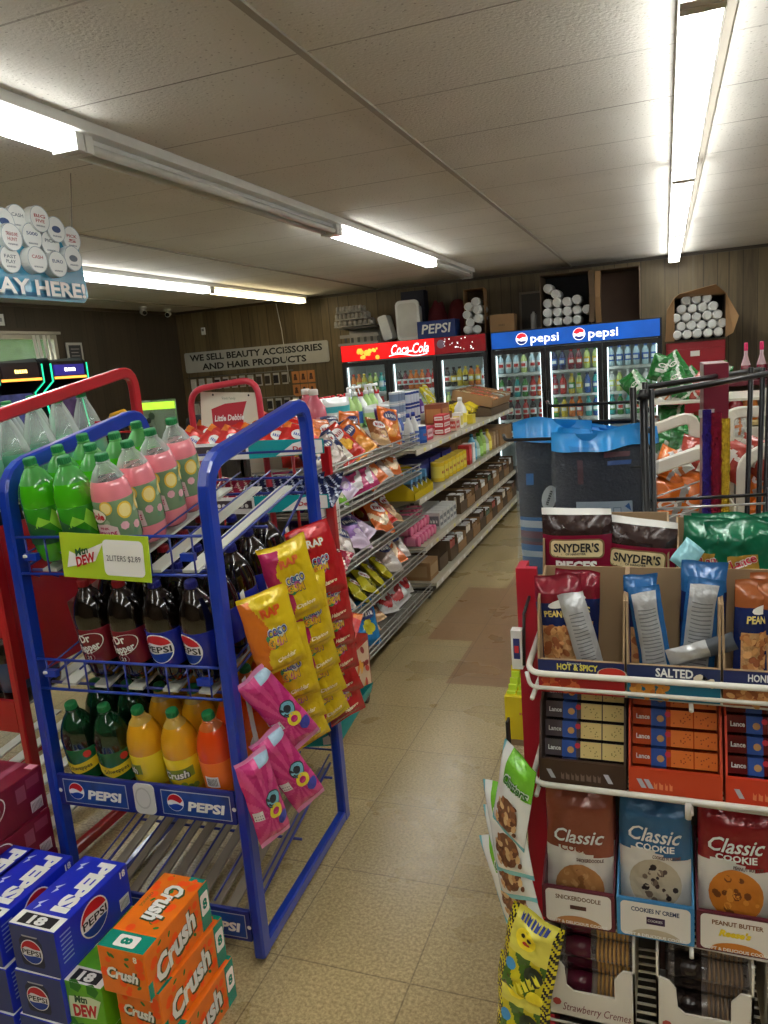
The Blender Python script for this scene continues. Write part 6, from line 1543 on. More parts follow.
m.box(-.056, -.036, .12, .14, 1.075, 1.15, WHITE()); m.poly([PXZ(-.046, .1195, 1.115)(a, b) for a, b in ((-.006, -.02), (.006, -.02), (.006, .02), (-.006, .02))], C(40, 50, 120)); m.poly([PXZ(-.046, .119, 1.115)(a, b) for a, b in ((-.004, -.008), (.004, -.008), (.004, .006), (-.004, .006))], C(200, 40, 50)); m.build('price_tag', t)

BRI = mat('carton_inner_tan', (150, 124, 92), .8, var=.1)
def tray_box(W, D, hb, hf, outc, side_cut, front_marks, inner=BRI, name='display_carton', flare=.0):
    """display carton: front faces -Y at y=0, tall back hb, low front hf"""
    def mk():
        t = bpy.data.objects.new(name, None); COL.objects.link(t)
        m = MB(); th = .0035; O = outc
        m.box(-W/2, W/2, 0, D, 0, th, O)
        m.box(-W/2-flare, W/2+flare, D-th, D, 0, hb, [inner, O, O, O, O, inner]) if False else m.add([(-W/2, D-th, 0), (W/2, D-th, 0), (W/2+flare, D-th+.0, hb), (-W/2-flare, D-th, hb), (-W/2, D, 0), (W/2, D, 0), (W/2+flare, D, hb), (-W/2-flare, D, hb)], [(0, 1, 2, 3), (7, 6, 5, 4), (0, 4, 5, 1), (1, 5, 6, 2), (2, 6, 7, 3), (3, 7, 4, 0)], [inner, O, O, O, O, O])
        for s in (-1, 1):
            x0 = s*W/2; x1 = s*(W/2-th); xf = s*(W/2+flare); P = [(0, 0), (D-th, 0), (D-th, hb)] + [(D*.5, hb*side_cut), (0, hf+.012 if side_cut < .9 else hf)]
            P = [(0, 0), (D-th, 0), (D-th, hb), (D*.25, hf+(hb-hf)*side_cut), (0, hf)]
            fl = lambda z, s=s: s*flare*z/hb
            a = [(x0+fl(z), y, z) for y, z in P]; b_ = [(x1+fl(z), y, z) for y, z in P]; k = len(P)
            fs = [tuple(range(k)), tuple(k+i for i in range(k))[::-1]]+[(i, k+i, k+(i+1) % k, (i+1) % k) for i in range(k)]
            m.add(a+b_, fs, [O, inner]+[O]*k)
        m.box(-W/2+th*0, W/2, 0, th, 0, hf, O); m.box(-W/2+th, W/2-th, th, th*2, th, hf, inner)
        m.build('carton', t)
        m = MB(); front_marks(m, PXZ(0, -.0008, hf/2), W, hf); m.build('print', t); return t
    return Proto(mk)
NUT = [(176, 110, 58), (196, 136, 80), (150, 84, 44), (214, 160, 100)]
def nuts(m, fn, x0, x1, y0, y1, n, seed, cols=NUT, r=.008):
    q = random.Random(seed)
    for i in range(n): m.disc(U(fn, .0002+.00004*i), q.uniform(x0, x1), q.uniform(y0, y1), r*q.uniform(.8, 1.2), C(*q.choice(cols)), 8, ry=.62, rot=q.uniform(0, 3))
NAVY = C(22, 36, 88)
def fm_hot(m, fn, W, h):
    m.rect(fn, -W/2, W/2, -h/2, h/2, C(170, 26, 30)); m.rect(U(fn, .0002), -W/2, W/2, .004, h/2, NAVY); nuts(m, fn, -W/2+.01, -.005, -h/2+.005, -.002, 26, 3, [(196, 70, 36), (170, 50, 26), (214, 110, 60)])
    m.text('HOT & SPICY', U(fn, .002), .0105, C(226, 214, 90), w=.066, bold=.04, cx=-.005, cy=.019); m.text('Flavored', U(fn, .002), .004, WHITE(), w=.022, cx=-.01, cy=.0255)
    m.disc(U(fn, .0022), .05, .010, .024, C(190, 180, 160), 20, ry=.5); m.disc(U(fn, .0026), .05, .012, .021, C(190, 40, 24), 20, ry=.45)
def fm_salt(m, fn, W, h):
    m.rect(fn, -W/2, W/2, -h/2, h/2, C(20, 110, 140)); m.rect(U(fn, .0002), -W/2, W/2, .006, h/2, C(24, 40, 84)); nuts(m, fn, -W/2+.008, -.01, -h/2+.005, .0, 30, 4, [(210, 140, 50), (224, 160, 70), (190, 110, 40)])
    m.text('SALTED', U(fn, .002), .0145, WHITE(), w=.056, bold=.03, cx=.002, cy=.0195); m.text('PEANUTS', U(fn, .002), .005, WHITE(), w=.038, cx=.002, cy=.004); nuts(m, fn, .03, .055, .003, .014, 8, 5, [(226, 214, 190)])
def fm_honey(m, fn, W, h):
    m.rect(fn, -W/2, W/2, -h/2, h/2, C(150, 80, 40)); m.rect(U(fn, .0002), -W/2, W/2, .006, h/2, C(24, 36, 90)); nuts(m, fn, -W/2+.008, .05, -h/2+.005, .0, 40, 6)
    m.text('HONEY ROASTED', U(fn, .002), .012, WHITE(), w=.09, bold=.03, cx=.01, cy=.0195)
BW = .143
for i, (fm, nm) in enumerate([(fm_hot, 'red and navy HOT & SPICY peanut carton, leftmost on the top front shelf'), (fm_salt, 'teal and navy SALTED peanut carton in the middle of the top shelf'), (fm_honey, 'brown and navy honey peanut carton at the right frame edge')]):
    put(tray_box(BW-.004, .125, .186, .058, BRI, .75, fm, flare=.002), -.135+BW*i, 1.212, 1.085, nm, 'carton')
# peanut bags
def pbag(top, mid, seed, w=.078, h=.18, word='PEANUTS', band=NAVY):
    NT = mat('peanut_window', (196, 150, 98), .5, var=.45, scale=90, bump=.5, bscale=120)
    def paint(u, v):
        if v < .54 and .1 < u < .9: return NT
        if v < .74: return FOIL(24, 40, 96) if band is NAVY else band
        return top
    return Proto(lambda: bag_mesh(w, h, .035, paint, seed, 1., [(word, 0, h*.15, .011, C(230, 210, 120), w*.7, {'bold': .03})], lambda m, fn: (m.disc(fn, 0, h*.24, w*.26, WHITE(), 12, ry=.35, rot=.2), nuts(m, fn, -w*.36, w*.36, -h*.3, h*.02, 40, seed)), 24, 36).build('peanut_bag'))
MARB = FOIL(130, 24, 44); BLB = FOIL(40, 100, 160); BRB = FOIL(164, 92, 50)
SILV = mat('bag_back_silver', (186, 188, 190), .28, metal=.35, var=.2, scale=60, bump=.3)
PB_R = pbag(MARB, None, 71); PB_B = pbag(BLB, None, 72); PB_O = pbag(BRB, None, 73, .085, .175)
def backbag(col, seed, w=.045, h=.165):
    def marks(m, fn):
        for i in range(16): m.rect(fn, -w*.32, w*.3, h*.28-i*.0065, h*.28-i*.0065+.0018, C(120, 122, 126))
    return Proto(lambda: bag_mesh(w, h, .022, lambda u, v: SILV if .1 < u < .86 and v < .93 else col, seed, 1.3, (), marks).build('peanut_bag'))
BK_S = backbag(SILV, 76); BK_B = backbag(BLB, 78, .055, .175)
Z = 1.089
put(PB_R, -.168, 1.262, Z+.004, 'maroon topped peanut bag facing forward in HOT & SPICY carton', 'peanut bag', rot=(R(-3), R(-2), .1))
put(PB_R, -.155, 1.295, Z+.004, 'second maroon peanut bag behind the front one in same carton', 'peanut bag', rot=(R(-3), R(3), -.1))
put(BK_S, -.112, 1.245, Z+.002, 'peanut bag turned sideways showing its silver back, HOT & SPICY carton', 'peanut bag', rot=(R(-5), R(-14), .2), sc=(.95, 1, .98))
put(PB_B, -.042, 1.275, Z+.004, 'blue peanut bag at the left of the SALTED carton', 'peanut bag', rot=(R(-3), R(2), .5), sc=(.75, 1, 1))
put(BK_B, -.012, 1.25, Z+.002, 'grey backed peanut bag leaning left in the SALTED carton', 'peanut bag', rot=(R(-5), R(-8), .1), sc=(.9, 1, .97))
put(BK_B, .04, 1.265, Z+.004, 'white backed blue peanut bag standing right in the SALTED carton', 'peanut bag', rot=(R(-2), R(6), -.1), sc=(1., 1, 1.03))
put(PB_B, .052, 1.30, Z+.004, 'blue peanut bag behind the white backed one, SALTED carton', 'peanut bag', rot=(R(-2), R(2), 0), sc=(.9, 1, 1.1))
o = tag(bag_mesh(.03, .105, .02, lambda u, v: SILV if v < .6 else C(70, 76, 84), 79, 1.2).build('foil_stick', None, (.0, 1.232, 1.148), (R(-5), R(72), 0)), 'silver and grey foil stick lying across the SALTED carton', 'foil stick')
put(PB_O, .13, 1.255, Z+.01, 'brown topped honey peanut bag at the left of its carton', 'peanut bag', rot=(R(-4), R(3), .35), sc=(.85, 1, 1))
put(PB_O, .175, 1.25, Z+.01, 'brown topped honey peanut bag second in its carton', 'peanut bag', rot=(R(-4), R(-2), .05))
put(PB_O, .155, 1.29, Z+.012, 'brown topped honey peanut bag behind the other two', 'peanut bag', rot=(R(-2), R(2), .1))
# upper rear tier
m = MB(); m.box(0, SX1-SX0, .165, .4, 1.06, 1.068, RWH); m.build('rear_deck', srack)
def fm_plain(c):
    return lambda m, fn, W, h: m.rect(fn, -W/2, W/2, -h/2, h/2, c)
put(tray_box(.225, .13, .262, .1, BRI, .8, fm_plain(C(80, 20, 36))), -.108, 1.385, 1.069, 'tan carton of maroon pretzel bags behind the peanut cartons', 'carton')
def sny(seed):
    M1 = C(128, 20, 50, gloss=True); BR = FOIL(54, 36, 34)
    def paint(u, v):
        if v > .965: return WHITE()
        if v > .78: return BR
        return M1
    def marks(m, fn):
        m.fpoly(fn, [(a, b+.035) for a, b in rrect(.106, .036, .01)], C(120, 90, 50)); m.fpoly(U(fn, .0004), [(a, b+.035) for a, b in rrect(.1, .031, .008)], C(226, 208, 160))
    return Proto(lambda: bag_mesh(.128, .215, .04, paint, seed, .7, [("SNYDER'S", 0, .037, .0165, BLACK(), .088, {'bold': .03}), ('OF HANOVER', 0, .025, .004, BLACK(), .04), ('PIECES', 0, .003, .018, WHITE(), .08, {'bold': .05})], marks).build('pretzel_bag'))
SN = sny(81)
put(SN, -.158, 1.42, 1.142, 'maroon pretzel pieces bag standing upright at the left end of the rack', 'pretzel bag', rot=(R(-2), R(0), 0))
put(SN, -.062, 1.425, 1.122, 'tilted maroon pretzel pieces bag right of the upright one', 'pretzel bag', rot=(R(-2), R(5), -.12))
put(SN, -.15, 1.465, 1.12, 'maroon pretzel pieces bag in the second row of the tan carton', 'pretzel bag', rot=(R(-1), 0, 0))
GRT = FOIL(16, 108, 74)
def gbag(seed):
    YW = mat('green_bag_window', (180, 140, 50), .45, var=.3, scale=60)
    def paint(u, v):
        if v < .7 and .25 < u < .75: return YW
        return GRT
    return Proto(lambda: bag_mesh(.115, .2, .06, paint, seed, 2., [("Lance", 0, .03, .014, C(190, 40, 60), .05, {'back': WHITE(), 'rot': .25})], None, 24, 30).build('cracker_bag'))
GB_ = gbag(85)
put(tray_box(.255, .14, .25, .085, BRI, .75, fm_plain(C(40, 90, 80))), .145, 1.385, 1.069, 'tan carton of green snack bags at the back of the rack', 'carton')
for i, (x, y, a, b_) in enumerate([(.065, 1.425, .0, 6), (.13, 1.415, .1, -3), (.205, 1.42, -.1, 2), (.1, 1.465, 0, 0), (.18, 1.465, 0, -4)]):
    put(GB_, x, y, 1.135, 'shiny green snack bag, %s of five in the tan carton' % ORD[i], 'snack bag', 'green snack bags in the tan carton', rot=(R(-3), R(b_), a))
o = tag(bag_mesh(.04, .05, .02, lambda u, v: FOIL(150, 210, 220), 88, 1.2).build('wrapped_sweet', None, (.02, 1.375, 1.262), (R(-20), R(40), .1)), 'pale aqua foil packet lying on the green snack bags', 'packet')
TLB = C(30, 110, 110); put(tray_box(.2, .14, .2, .05, TLB, .6, fm_plain(C(40, 130, 126)), inner=TLB), .375, 1.37, 1.16, 'teal carton with green bags at the right frame edge', 'carton')
m = MB(); m.box(.49, .72, .165, .35, 1.072, 1.158, RWH); m.build('riser', srack)
for i in range(2): put(GB_, .33+.08*i, 1.43, 1.175, 'green snack bag in the teal carton, %s' % ['left', 'right'][i], 'snack bag', rot=(R(-3), R(3), .1*i), sc=(1.1, 1, 1.1))
o = tag(bag_mesh(.06, .19, .02, lambda u, v: clear('clear_film', (225, 232, 232), .6), 89, 1.4).build('film_bag', None, (.268, 1.36, 1.10), (R(-4), R(4), .8)), 'clear plastic film bag between green bags and teal carton', 'bag')
# second shelf: cracker cartons
def cracker_pack(cl, cr, seed):
    def mk():
        m = MB(); m.cbox((0, 0, .0135), (.134, .06, .028), FOIL(*cl)); 
        for s in (0, 1):
            m.cbox((.012+s*.037, -.001, .0135), (.035, .062, .0275), C(*cr))
            q = random.Random(seed+s)
            for i in range(10): m.disc(PXZ(.012+s*.037, -.0325, .0135), q.uniform(-.014, .014), q.uniform(-.009, .009), .0012, C(*[max(0, k-70) for k in cr]), 6)
        m.cbox((-.025, -.001, .0135), (.024, .063, .0285), C(40, 80, 160)); m.disc(PXZ(-.022, -.0335, .012), 0, 0, .006, C(200, 150, 90), 10)
        m.text('Lance', PXZ(-.05, -.031, .0135), .008, WHITE(), w=.022, bold=.03)
        m.disc(PXZ(-.01, -.0338, .02), 0, 0, .005, C(200, 40, 60), 8)
        return m.build('cracker_packet')
    return Proto(mk)
CKP = [cracker_pack((96, 84, 88), (222, 196, 128), 1), cracker_pack((204, 84, 40), (226, 120, 40), 2), cracker_pack((110, 30, 30), (80, 34, 22), 3)]
CKN = ['cream', 'orange', 'dark brown']
def fm_l(c, word='LANCE'):
    def f(m, fn, W, h):
        m.rect(fn, -W/2, W/2, -h/2, h/2, c); sw = C(190, 190, 200) 
        for cx in (-W*.36, W*.3 if c is not CKC[1] else -W*.28): m.poly([U(fn)(cx-.008, .01), U(fn)(cx, .01), U(fn)(cx+.008, -.006), U(fn)(cx, -.006)], sw)
        m.blur(U(fn), 0 if c is CKC[0] else -W*.12, 0, .07 if c is CKC[0] else .03, .014, C(120, 100, 88) if c is CKC[0] else C(226, 130, 84), 7)
    return f
CKC = [C(66, 44, 32), C(196, 66, 30), C(204, 60, 30)]
for i in range(3):
    x = -.138+.148*i
    put(tray_box(.144, .15, .165, .055, CKC[i], .8, fm_l(CKC[i]), inner=C(60, 40, 30) if i == 0 else CKC[i]), x, 1.212, .905, '%s cracker carton, %s from left on the second shelf' % (['dark brown', 'orange', 'red orange'][i], ORD[i]), 'carton')
    for j in range(5):
        put(CKP[i], x, 1.262+.014*j, .912+.0295*j, '%s cracker packet, %s up from bottom of its carton' % (CKN[i], ORD[j]), 'cracker packet', CKN[i]+' cracker packets', rot=(R(-16), 0, 0))
# third shelf: cookies
def cookie(seed, top, word2, sub, cc, chips, x, label, low):
    WC = mat('cookie_pack_white', (222, 216, 206), .3, coat=.3)
    T2 = FOIL(*top)
    def paint(u, v): return T2 if v > (.54 if seed != 91 else .46)+.04*math.sin(u*5) else WC
    def marks(m, fn):
        m.disc(fn, .0, -.045 if seed != 91 else -.075, .046, C(*cc), 22); q = random.Random(seed)
        for i in range(22):
            a = q.uniform(0, 6.28); r = q.uniform(0, .038); m.disc(U(fn, .0002), r*math.cos(a), (-.045 if seed != 91 else -.075)+r*math.sin(a), q.uniform(.003, .007), C(*q.choice(chips)), 7)
    o = bag_mesh(.118, .215, .04, paint, seed, .8, [('Classic', .0, .045 if seed != 91 else .024, .026, WHITE(), .092, {'shear': .35, 'bold': .015}), ('COOKIE', .0, .022 if seed != 91 else .0, .012, WHITE() if seed != 91 else T2, .07), (word2, .02, .006 if seed != 91 else -.02, .006, C(90, 50, 40), .05)], marks, 30, 40)
    ob = o.build('cookie_bag', None, (x, 1.262, .658), (R(-5), 0, 0)); tag(ob, label, 'cookie bag')
    def fm(m, fn, W, h):
        m.rect(fn, -W/2, W/2, -h/2, h/2, C(*low)); m.poly([U(fn, .0002)(a, b) for a, b in rrect(W*.9, h*.92, .008)], C(224, 218, 208)); m.text(word2, U(fn), .0085, C(*[int(k*.6) for k in cc]) if seed != 92 else C(40, 50, 90), w=W*.62, bold=.03, cy=.02)
        if seed == 93: m.text("Reese's", U(fn, .0008), .012, C(230, 200, 30), w=.05, bold=.06, shear=.3, cx=-.004, cy=.002)
        elif seed == 92: m.rect(U(fn, .0008), -.014, .016, -.006, .008, C(60, 30, 70)); m.text('COOKIES', U(fn, .0012), .005, WHITE(), w=.024, cy=.0015)
        else: m.rect(U(fn, .0008), -.014, .014, -.002, .006, C(84, 50, 40))
        m.disc(U(fn, .0006), .0, -h/2+.003, .042, C(*cc), 16, a0=0, a1=PI, ry=.42)
        m.text('SOFT & DELICIOUS COOKIE', U(fn, .0014), .006, WHITE(), w=W*.8, bold=.03, cy=-h/2+.007)
    put(tray_box(.126, .14, .14, .072, C(*low), .3, fm, inner=C(*low)), x, 1.214, .637, label.replace('cookie bag', 'cookie tray').replace('behind', 'under'), 'tray')
    ob2 = dup(ob, (x, 1.315, .655), (R(-5), 0, 0), label.replace('front', 'second').replace('cookie bag', 'rear cookie bag'))
cookie(91, (150, 78, 58), 'SNICKERDOODLE', '', (186, 130, 76), [(150, 96, 52), (200, 150, 96)], -.152, 'brown topped snickerdoodle cookie bag at the left end', (96, 30, 44))
cookie(92, (48, 104, 150), "COOKIES N' CREME", '', (190, 176, 150), [(50, 36, 34), (70, 50, 44), (120, 100, 84)], -.023, 'blue topped chocolate chip cookie bag, second from left', (60, 130, 180))
cookie(93, (150, 22, 34), 'PEANUT BUTTER', '', (206, 124, 40), [(120, 64, 24), (226, 150, 60)], .106, 'red topped peanut butter cookie bag, third from left', (90, 24, 40))
cookie(94, (28, 120, 170), 'CHOCOLATE CHIP', '', (190, 130, 80), [(60, 36, 26)], .235, 'bright blue cookie bag, fourth at the right frame edge', (40, 110, 150))
# lowest shelf
CRM = C(222, 216, 204)
def creme_pack(c1, c2, seed):
    def mk():
        m = MB(); m.tube([(-.062, 0, .024), (-.066, 0, .024), (-.06, 0, .024), (.06, 0, .024), (.066, 0, .024)], .02, clear('cookie_film', (240, 232, 226), .9), 12)
        for i in range(8):
            x = .0+i*.0074; m.lathe([(.018, 0), (.0208, .001), (.0208, .0042), (.018, .0052)], C(*c2), 14, M=Matrix.Translation((x, 0, .024)) @ Matrix.Rotation(R(90), 4, 'Y'))
        m.lathe([(.0205, 0), (.0205, .045)], FOIL(*c1), 14, M=Matrix.Translation((-.055, 0, .024)) @ Matrix.Rotation(R(90), 4, 'Y'))
        return m.build('creme_cookie_roll')
    return Proto(mk)
STC = creme_pack((96, 30, 50), (214, 166, 90), 1); BRC2 = creme_pack((50, 40, 38), (150, 120, 90), 2)
def creme_box(label, x, word, proto, nm, sidec, ww):
    W = .155; D = .16; t = thing('display_carton', label, 'carton', (x, 1.21, .443)); H = .175; m = MB()
    m.box(-W/2, W/2, 0, D, 0, .004, CRM); m.box(-W/2, W/2, D-.004, D, .004, H, sidec); m.box(-W/2, -W/2+.004, 0, D, .004, H, CRM); m.box(W/2-.004, W/2, 0, D, .004, H, CRM)
    fr = [(-W/2, 0), (W/2, 0), (W/2, .12), (W/2-.02, .12), (W/2-.035, .1), (W/2-.035, .06), (-.03, .058), (-.042, .068), (-.045, .105), (-.056, .12), (-W/2, .125)]; k = len(fr)
    m.add([(a, -.0, b) for a, b in fr]+[(a, .004, b) for a, b in fr], [tuple(range(k)), tuple(k+i for i in range(k))[::-1]]+[(i, k+i, k+(i+1) % k, (i+1) % k) for i in range(k)], CRM)
    m.build('carton', t); m = MB(); word and m.text(word, PXZ(.01, -.0012, .025), .017, C(120, 40, 50), w=ww, shear=.3); m.disc(PXZ(-.06, -.0012, .032), 0, 0, .008, C(180, 70, 60), 7); m.build('print', t)
    for j in range(4):
        put(proto, x+.008, 1.25+.018*(j % 2)+.02, .448+.038*j, '%s cookie roll, %s up in its white carton' % (nm, ORD[j]), 'cookie roll', nm+' cookie rolls')
    for j in range(4):
        put(proto, x+.004, 1.325, .448+.038*j, '%s cookie roll, %s up in the rear stack' % (nm, ORD[j]), 'cookie roll', nm+' rear cookie rolls')
creme_box('white die cut carton of strawberry creme cookie rolls, lower left', -.135, 'Strawberry Cremes', STC, 'strawberry creme', C(90, 40, 50), .12)
creme_box('white die cut carton of chocolate creme cookie rolls, bottom shelf middle', .055, '', BRC2, 'chocolate creme', C(90, 60, 46), .12)
creme_box('dark lit carton of creme cookie rolls at lower right edge', .23, '', BRC2, 'vanilla creme', C(90, 80, 50), .12)
# ------------------------------------------------------------------ strip of bags on the rack's left side
def clusters(seed):
    GRN = FOIL(120, 196, 50); WHT_ = C(226, 228, 222, gloss=True); AQ = FOIL(130, 206, 216)
    def paint(u, v):
        if u < .09: return AQ
        if v < .06: return AQ
        if v > .6 and u > .3: return GRN
        return WHT_
    return Proto(lambda: bag_mesh(.112, .175, .034, paint, seed, .9, [('Clusters', .018, .035, .02, C(60, 120, 40), .07, {'shear': .3, 'back': WHITE()})],
        lambda m, fn: (m.disc(fn, .006, -.035, .034, C(120, 76, 46), 12), nuts(m, fn, -.03, .04, -.065, -.008, 34, seed, [(150, 96, 56), (190, 140, 90), (110, 66, 40), (206, 170, 120)], .008))).build('cluster_bag'))
CL = clusters(101)
for i, (x, y, z, b_, a) in enumerate([(-.262, 1.165, .835, -10, -.8), (-.255, 1.18, .745, -20, -.6), (-.252, 1.19, .69, -26, -.6), (-.245, 1.2, .63, -32, -.45)]):
    put(CL, x, y, z, 'white and green cluster bag, %s from top of the side strip' % ORD[i], 'snack bag', rot=(R(-6), R(-b_ if i == 0 else b_*.8), a), sc=(.84, .84, .92))
def sour(seed):
    YL, BK, GR_ = FOIL(220, 206, 40), FOIL(30, 30, 26), FOIL(70, 110, 30)
    def paint(u, v):
        if u > .88 or u < .1 or v < .07: return BK if int((u*.9+v)*26) % 2 else YL
        if v > .55: return FOIL(232, 222, 90)
        return GR_ if (u+v*.8) % .5 > .2 else YL
    def marks(m, fn):
        m.disc(fn, -.008, .045, .022, C(246, 224, 40), 16); m.disc(U(fn), -.014, .05, .005, BLACK(), 8); m.disc(U(fn), .0, .05, .005, BLACK(), 8); m.disc(U(fn), -.006, .036, .008, C(180, 40, 40), 10, ry=.5)
        m.disc(fn, .03, -.06, .016, C(236, 216, 40), 12); m.disc(fn, -.03, -.02, .012, C(70, 150, 200), 10); m.disc(fn, .02, -.02, .02, C(40, 50, 30), 9)
    return Proto(lambda: bag_mesh(.105, .18, .04, paint, seed, 1.4, (), lambda m, fn: (marks(m, fn), m.blur(U(fn, .001), 0, .078, .06, .014, C(40, 60, 140), 4), m.blur(U(fn, .001), .01, -.04, .07, .022, C(230, 220, 60), 6, .8)), 36, 44).build('sour_candy_bag'))
SR = sour(105)
for i, (x, y, z, b_, a) in enumerate([(-.252, 1.17, .50, 10, -.35), (-.256, 1.165, .395, 2, -.3), (-.256, 1.18, .28, -2, -.35)]):
    put(SR, x, y, z, 'yellow and black hazard striped sour candy bag, %s from top of the strip' % ORD[i], 'candy bag', rot=(R(-6), R(b_), a))
o = tag(MB().box(-.266, -.262, 1.215, 1.235, .1, 1.02, mat('strip_black', (20, 20, 20), .5)).build('clip_strip'), 'black clip strip down the left side of the snack rack', 'clip strip')
o = tag(MB().add([(0, 0, 0), (.016, 0, .004), (.02, .002, .02), (.004, .002, .026), (0, .001, 0), (.016, .001, .004), (.02, .003, .02), (.004, .003, .026)], [(0, 1, 2, 3), (7, 6, 5, 4), (0, 4, 5, 1), (1, 5, 6, 2), (2, 6, 7, 3), (3, 7, 4, 0)], C(220, 44, 36)).build('price_tag', None, (-.228, 1.19, .64)), 'tiny red tag beside the snickerdoodle cookies', 'tag')

# ------------------------------------------------------------------ behind the snack rack: table with yellow display box
t = thing('side_table', 'low table behind the snack rack holding a yellow display box', 'table', (-.25, 2.05, 0))
m = MB(); m.box(-.175, .14, -.13, .2, .588, .605, mat('table_tan', (150, 128, 96), .5)); m.build('tabletop', t)
for x in (-.04, .12):
    for y in (-.1, .18): MB().tube([(x, y, 0), (x, y, .585)], .012, ALD, 8).build('leg', t)
t = thing('display_box', 'bright yellow display box of lime sticks left of the snack rack', 'display box', (-.365, 1.97, .606)); YLW = C(226, 206, 30, gloss=True)
m = MB(); m.box(-.055, .06, -.05, .06, 0, .125, YLW); m.add([(-.055, .06, .12), (.06, .06, .12), (.06, .06, .17), (-.055, .06, .17), (-.055, .063, .12), (.06, .063, .12), (.06, .063, .17), (-.055, .063, .17)], [(0, 1, 2, 3), (7, 6, 5, 4), (0, 4, 5, 1), (1, 5, 6, 2), (2, 6, 7, 3), (3, 7, 4, 0)], YLW)
m.blur(PXZ(0, -.0512, .078), 0, 0, .03, .008, C(200, 90, 50), 5); m.build('carton', t)
LS_ = simple_box(.022, .012, .07, (200, 226, 60), None, name='lime_stick')
for j in range(4):
    for i in range(4): put(LS_, -.405+.028*i, 1.935+.024*j, .668+.009*j, 'lime stick, %s from left in the %s row of the yellow box' % (ORD[i], ORD[j]), 'stick', 'lime sticks', rot=(R(-8), 0, 0))

# ------------------------------------------------------------------ black hook rack with packed clothing
BKM = mat('black_metal', (18, 18, 20), .35, metal=.3)
t = thing('hook_rack', 'tall black metal hook rack carrying packed clothing and garlands', 'display rack', (0, 2.1, 0))
def LB(x, y, z): return (x, y-2.1, z)
m = MB()
for (x0, y0, x1, y1, r) in ((-.048, 1.86, -.03, 1.86, .009), (-.075, 1.98, -.05, 1.98, .008), (-.052, 2.2, -.038, 2.2, .008), (-.03, 1.86, -.012, 1.86, .006)):
    m.tube([LB(x1, y1, .02), LB(x0, y0, 1.545)], r, BKM, 8)
for x, y in ((.285, 2.66), (.30, 2.62), (.325, 2.7), (.345, 2.6), (.26, 2.75)): m.tube([LB(x-.02, y, .02), LB(x, y, 1.545)], .008, BKM, 8)
m.build('upright', t)
m = MB()
m.tube([LB(-.055, 1.84, 1.53), LB(.36, 2.74, 1.53)], .009, BKM, 8); m.tube([LB(-.05, 2.22, 1.53), LB(.30, 2.9, 1.53)], .0085, BKM, 8)
m.tube([LB(-.035, 1.86, 1.285), LB(.22, 1.92, 1.285)], .004, BKM, 6); m.tube([LB(-.035, 1.87, 1.262), LB(.22, 1.93, 1.262)], .0028, CHROME, 6); m.tube([LB(-.035, 1.87, 1.225), LB(.22, 1.93, 1.225)], .003, BKM, 6); m.tube([LB(.22, 1.92, .02), LB(.22, 1.92, 1.30)], .005, BKM, 6); m.tube([LB(-.04, 1.86, .3), LB(.3, 2.66, .3)], .006, BKM, 6)
m.tube([LB(-.048, 1.86, .04), LB(-.052, 2.2, .04)], .01, BKM, 8); m.tube([LB(.28, 2.62, .04), LB(.26, 2.75, .04)], .01, BKM, 8); m.tube([LB(-.05, 2.0, .04), LB(.28, 2.68, .04)], .01, BKM, 8)
m.build('crossbar', t)
for i, (y, z, x0) in enumerate([(1.93, 1.433, -.385), (1.99, 1.465, -.2), (2.06, 1.455, -.33), (2.13, 1.50, -.3)]):
    MB().tube(arc_path([LB(x0-.008, y+.02, z+.012), LB(x0, y, z), LB(-.06, y-.01, z+.0), LB(-.035, y-.03, z-.03)], .02), .0045, BKM, 8).build('hook_arm', t)
m = MB()
for i in range(7): m.tube([LB(-.05, 1.9+.04*i, 1.36-.03*(i % 3)), LB(-.09-.01*(i % 2), 1.9+.04*i, 1.36-.03*(i % 3))], .003, BKM, 6)
m.build('hook_peg', t)
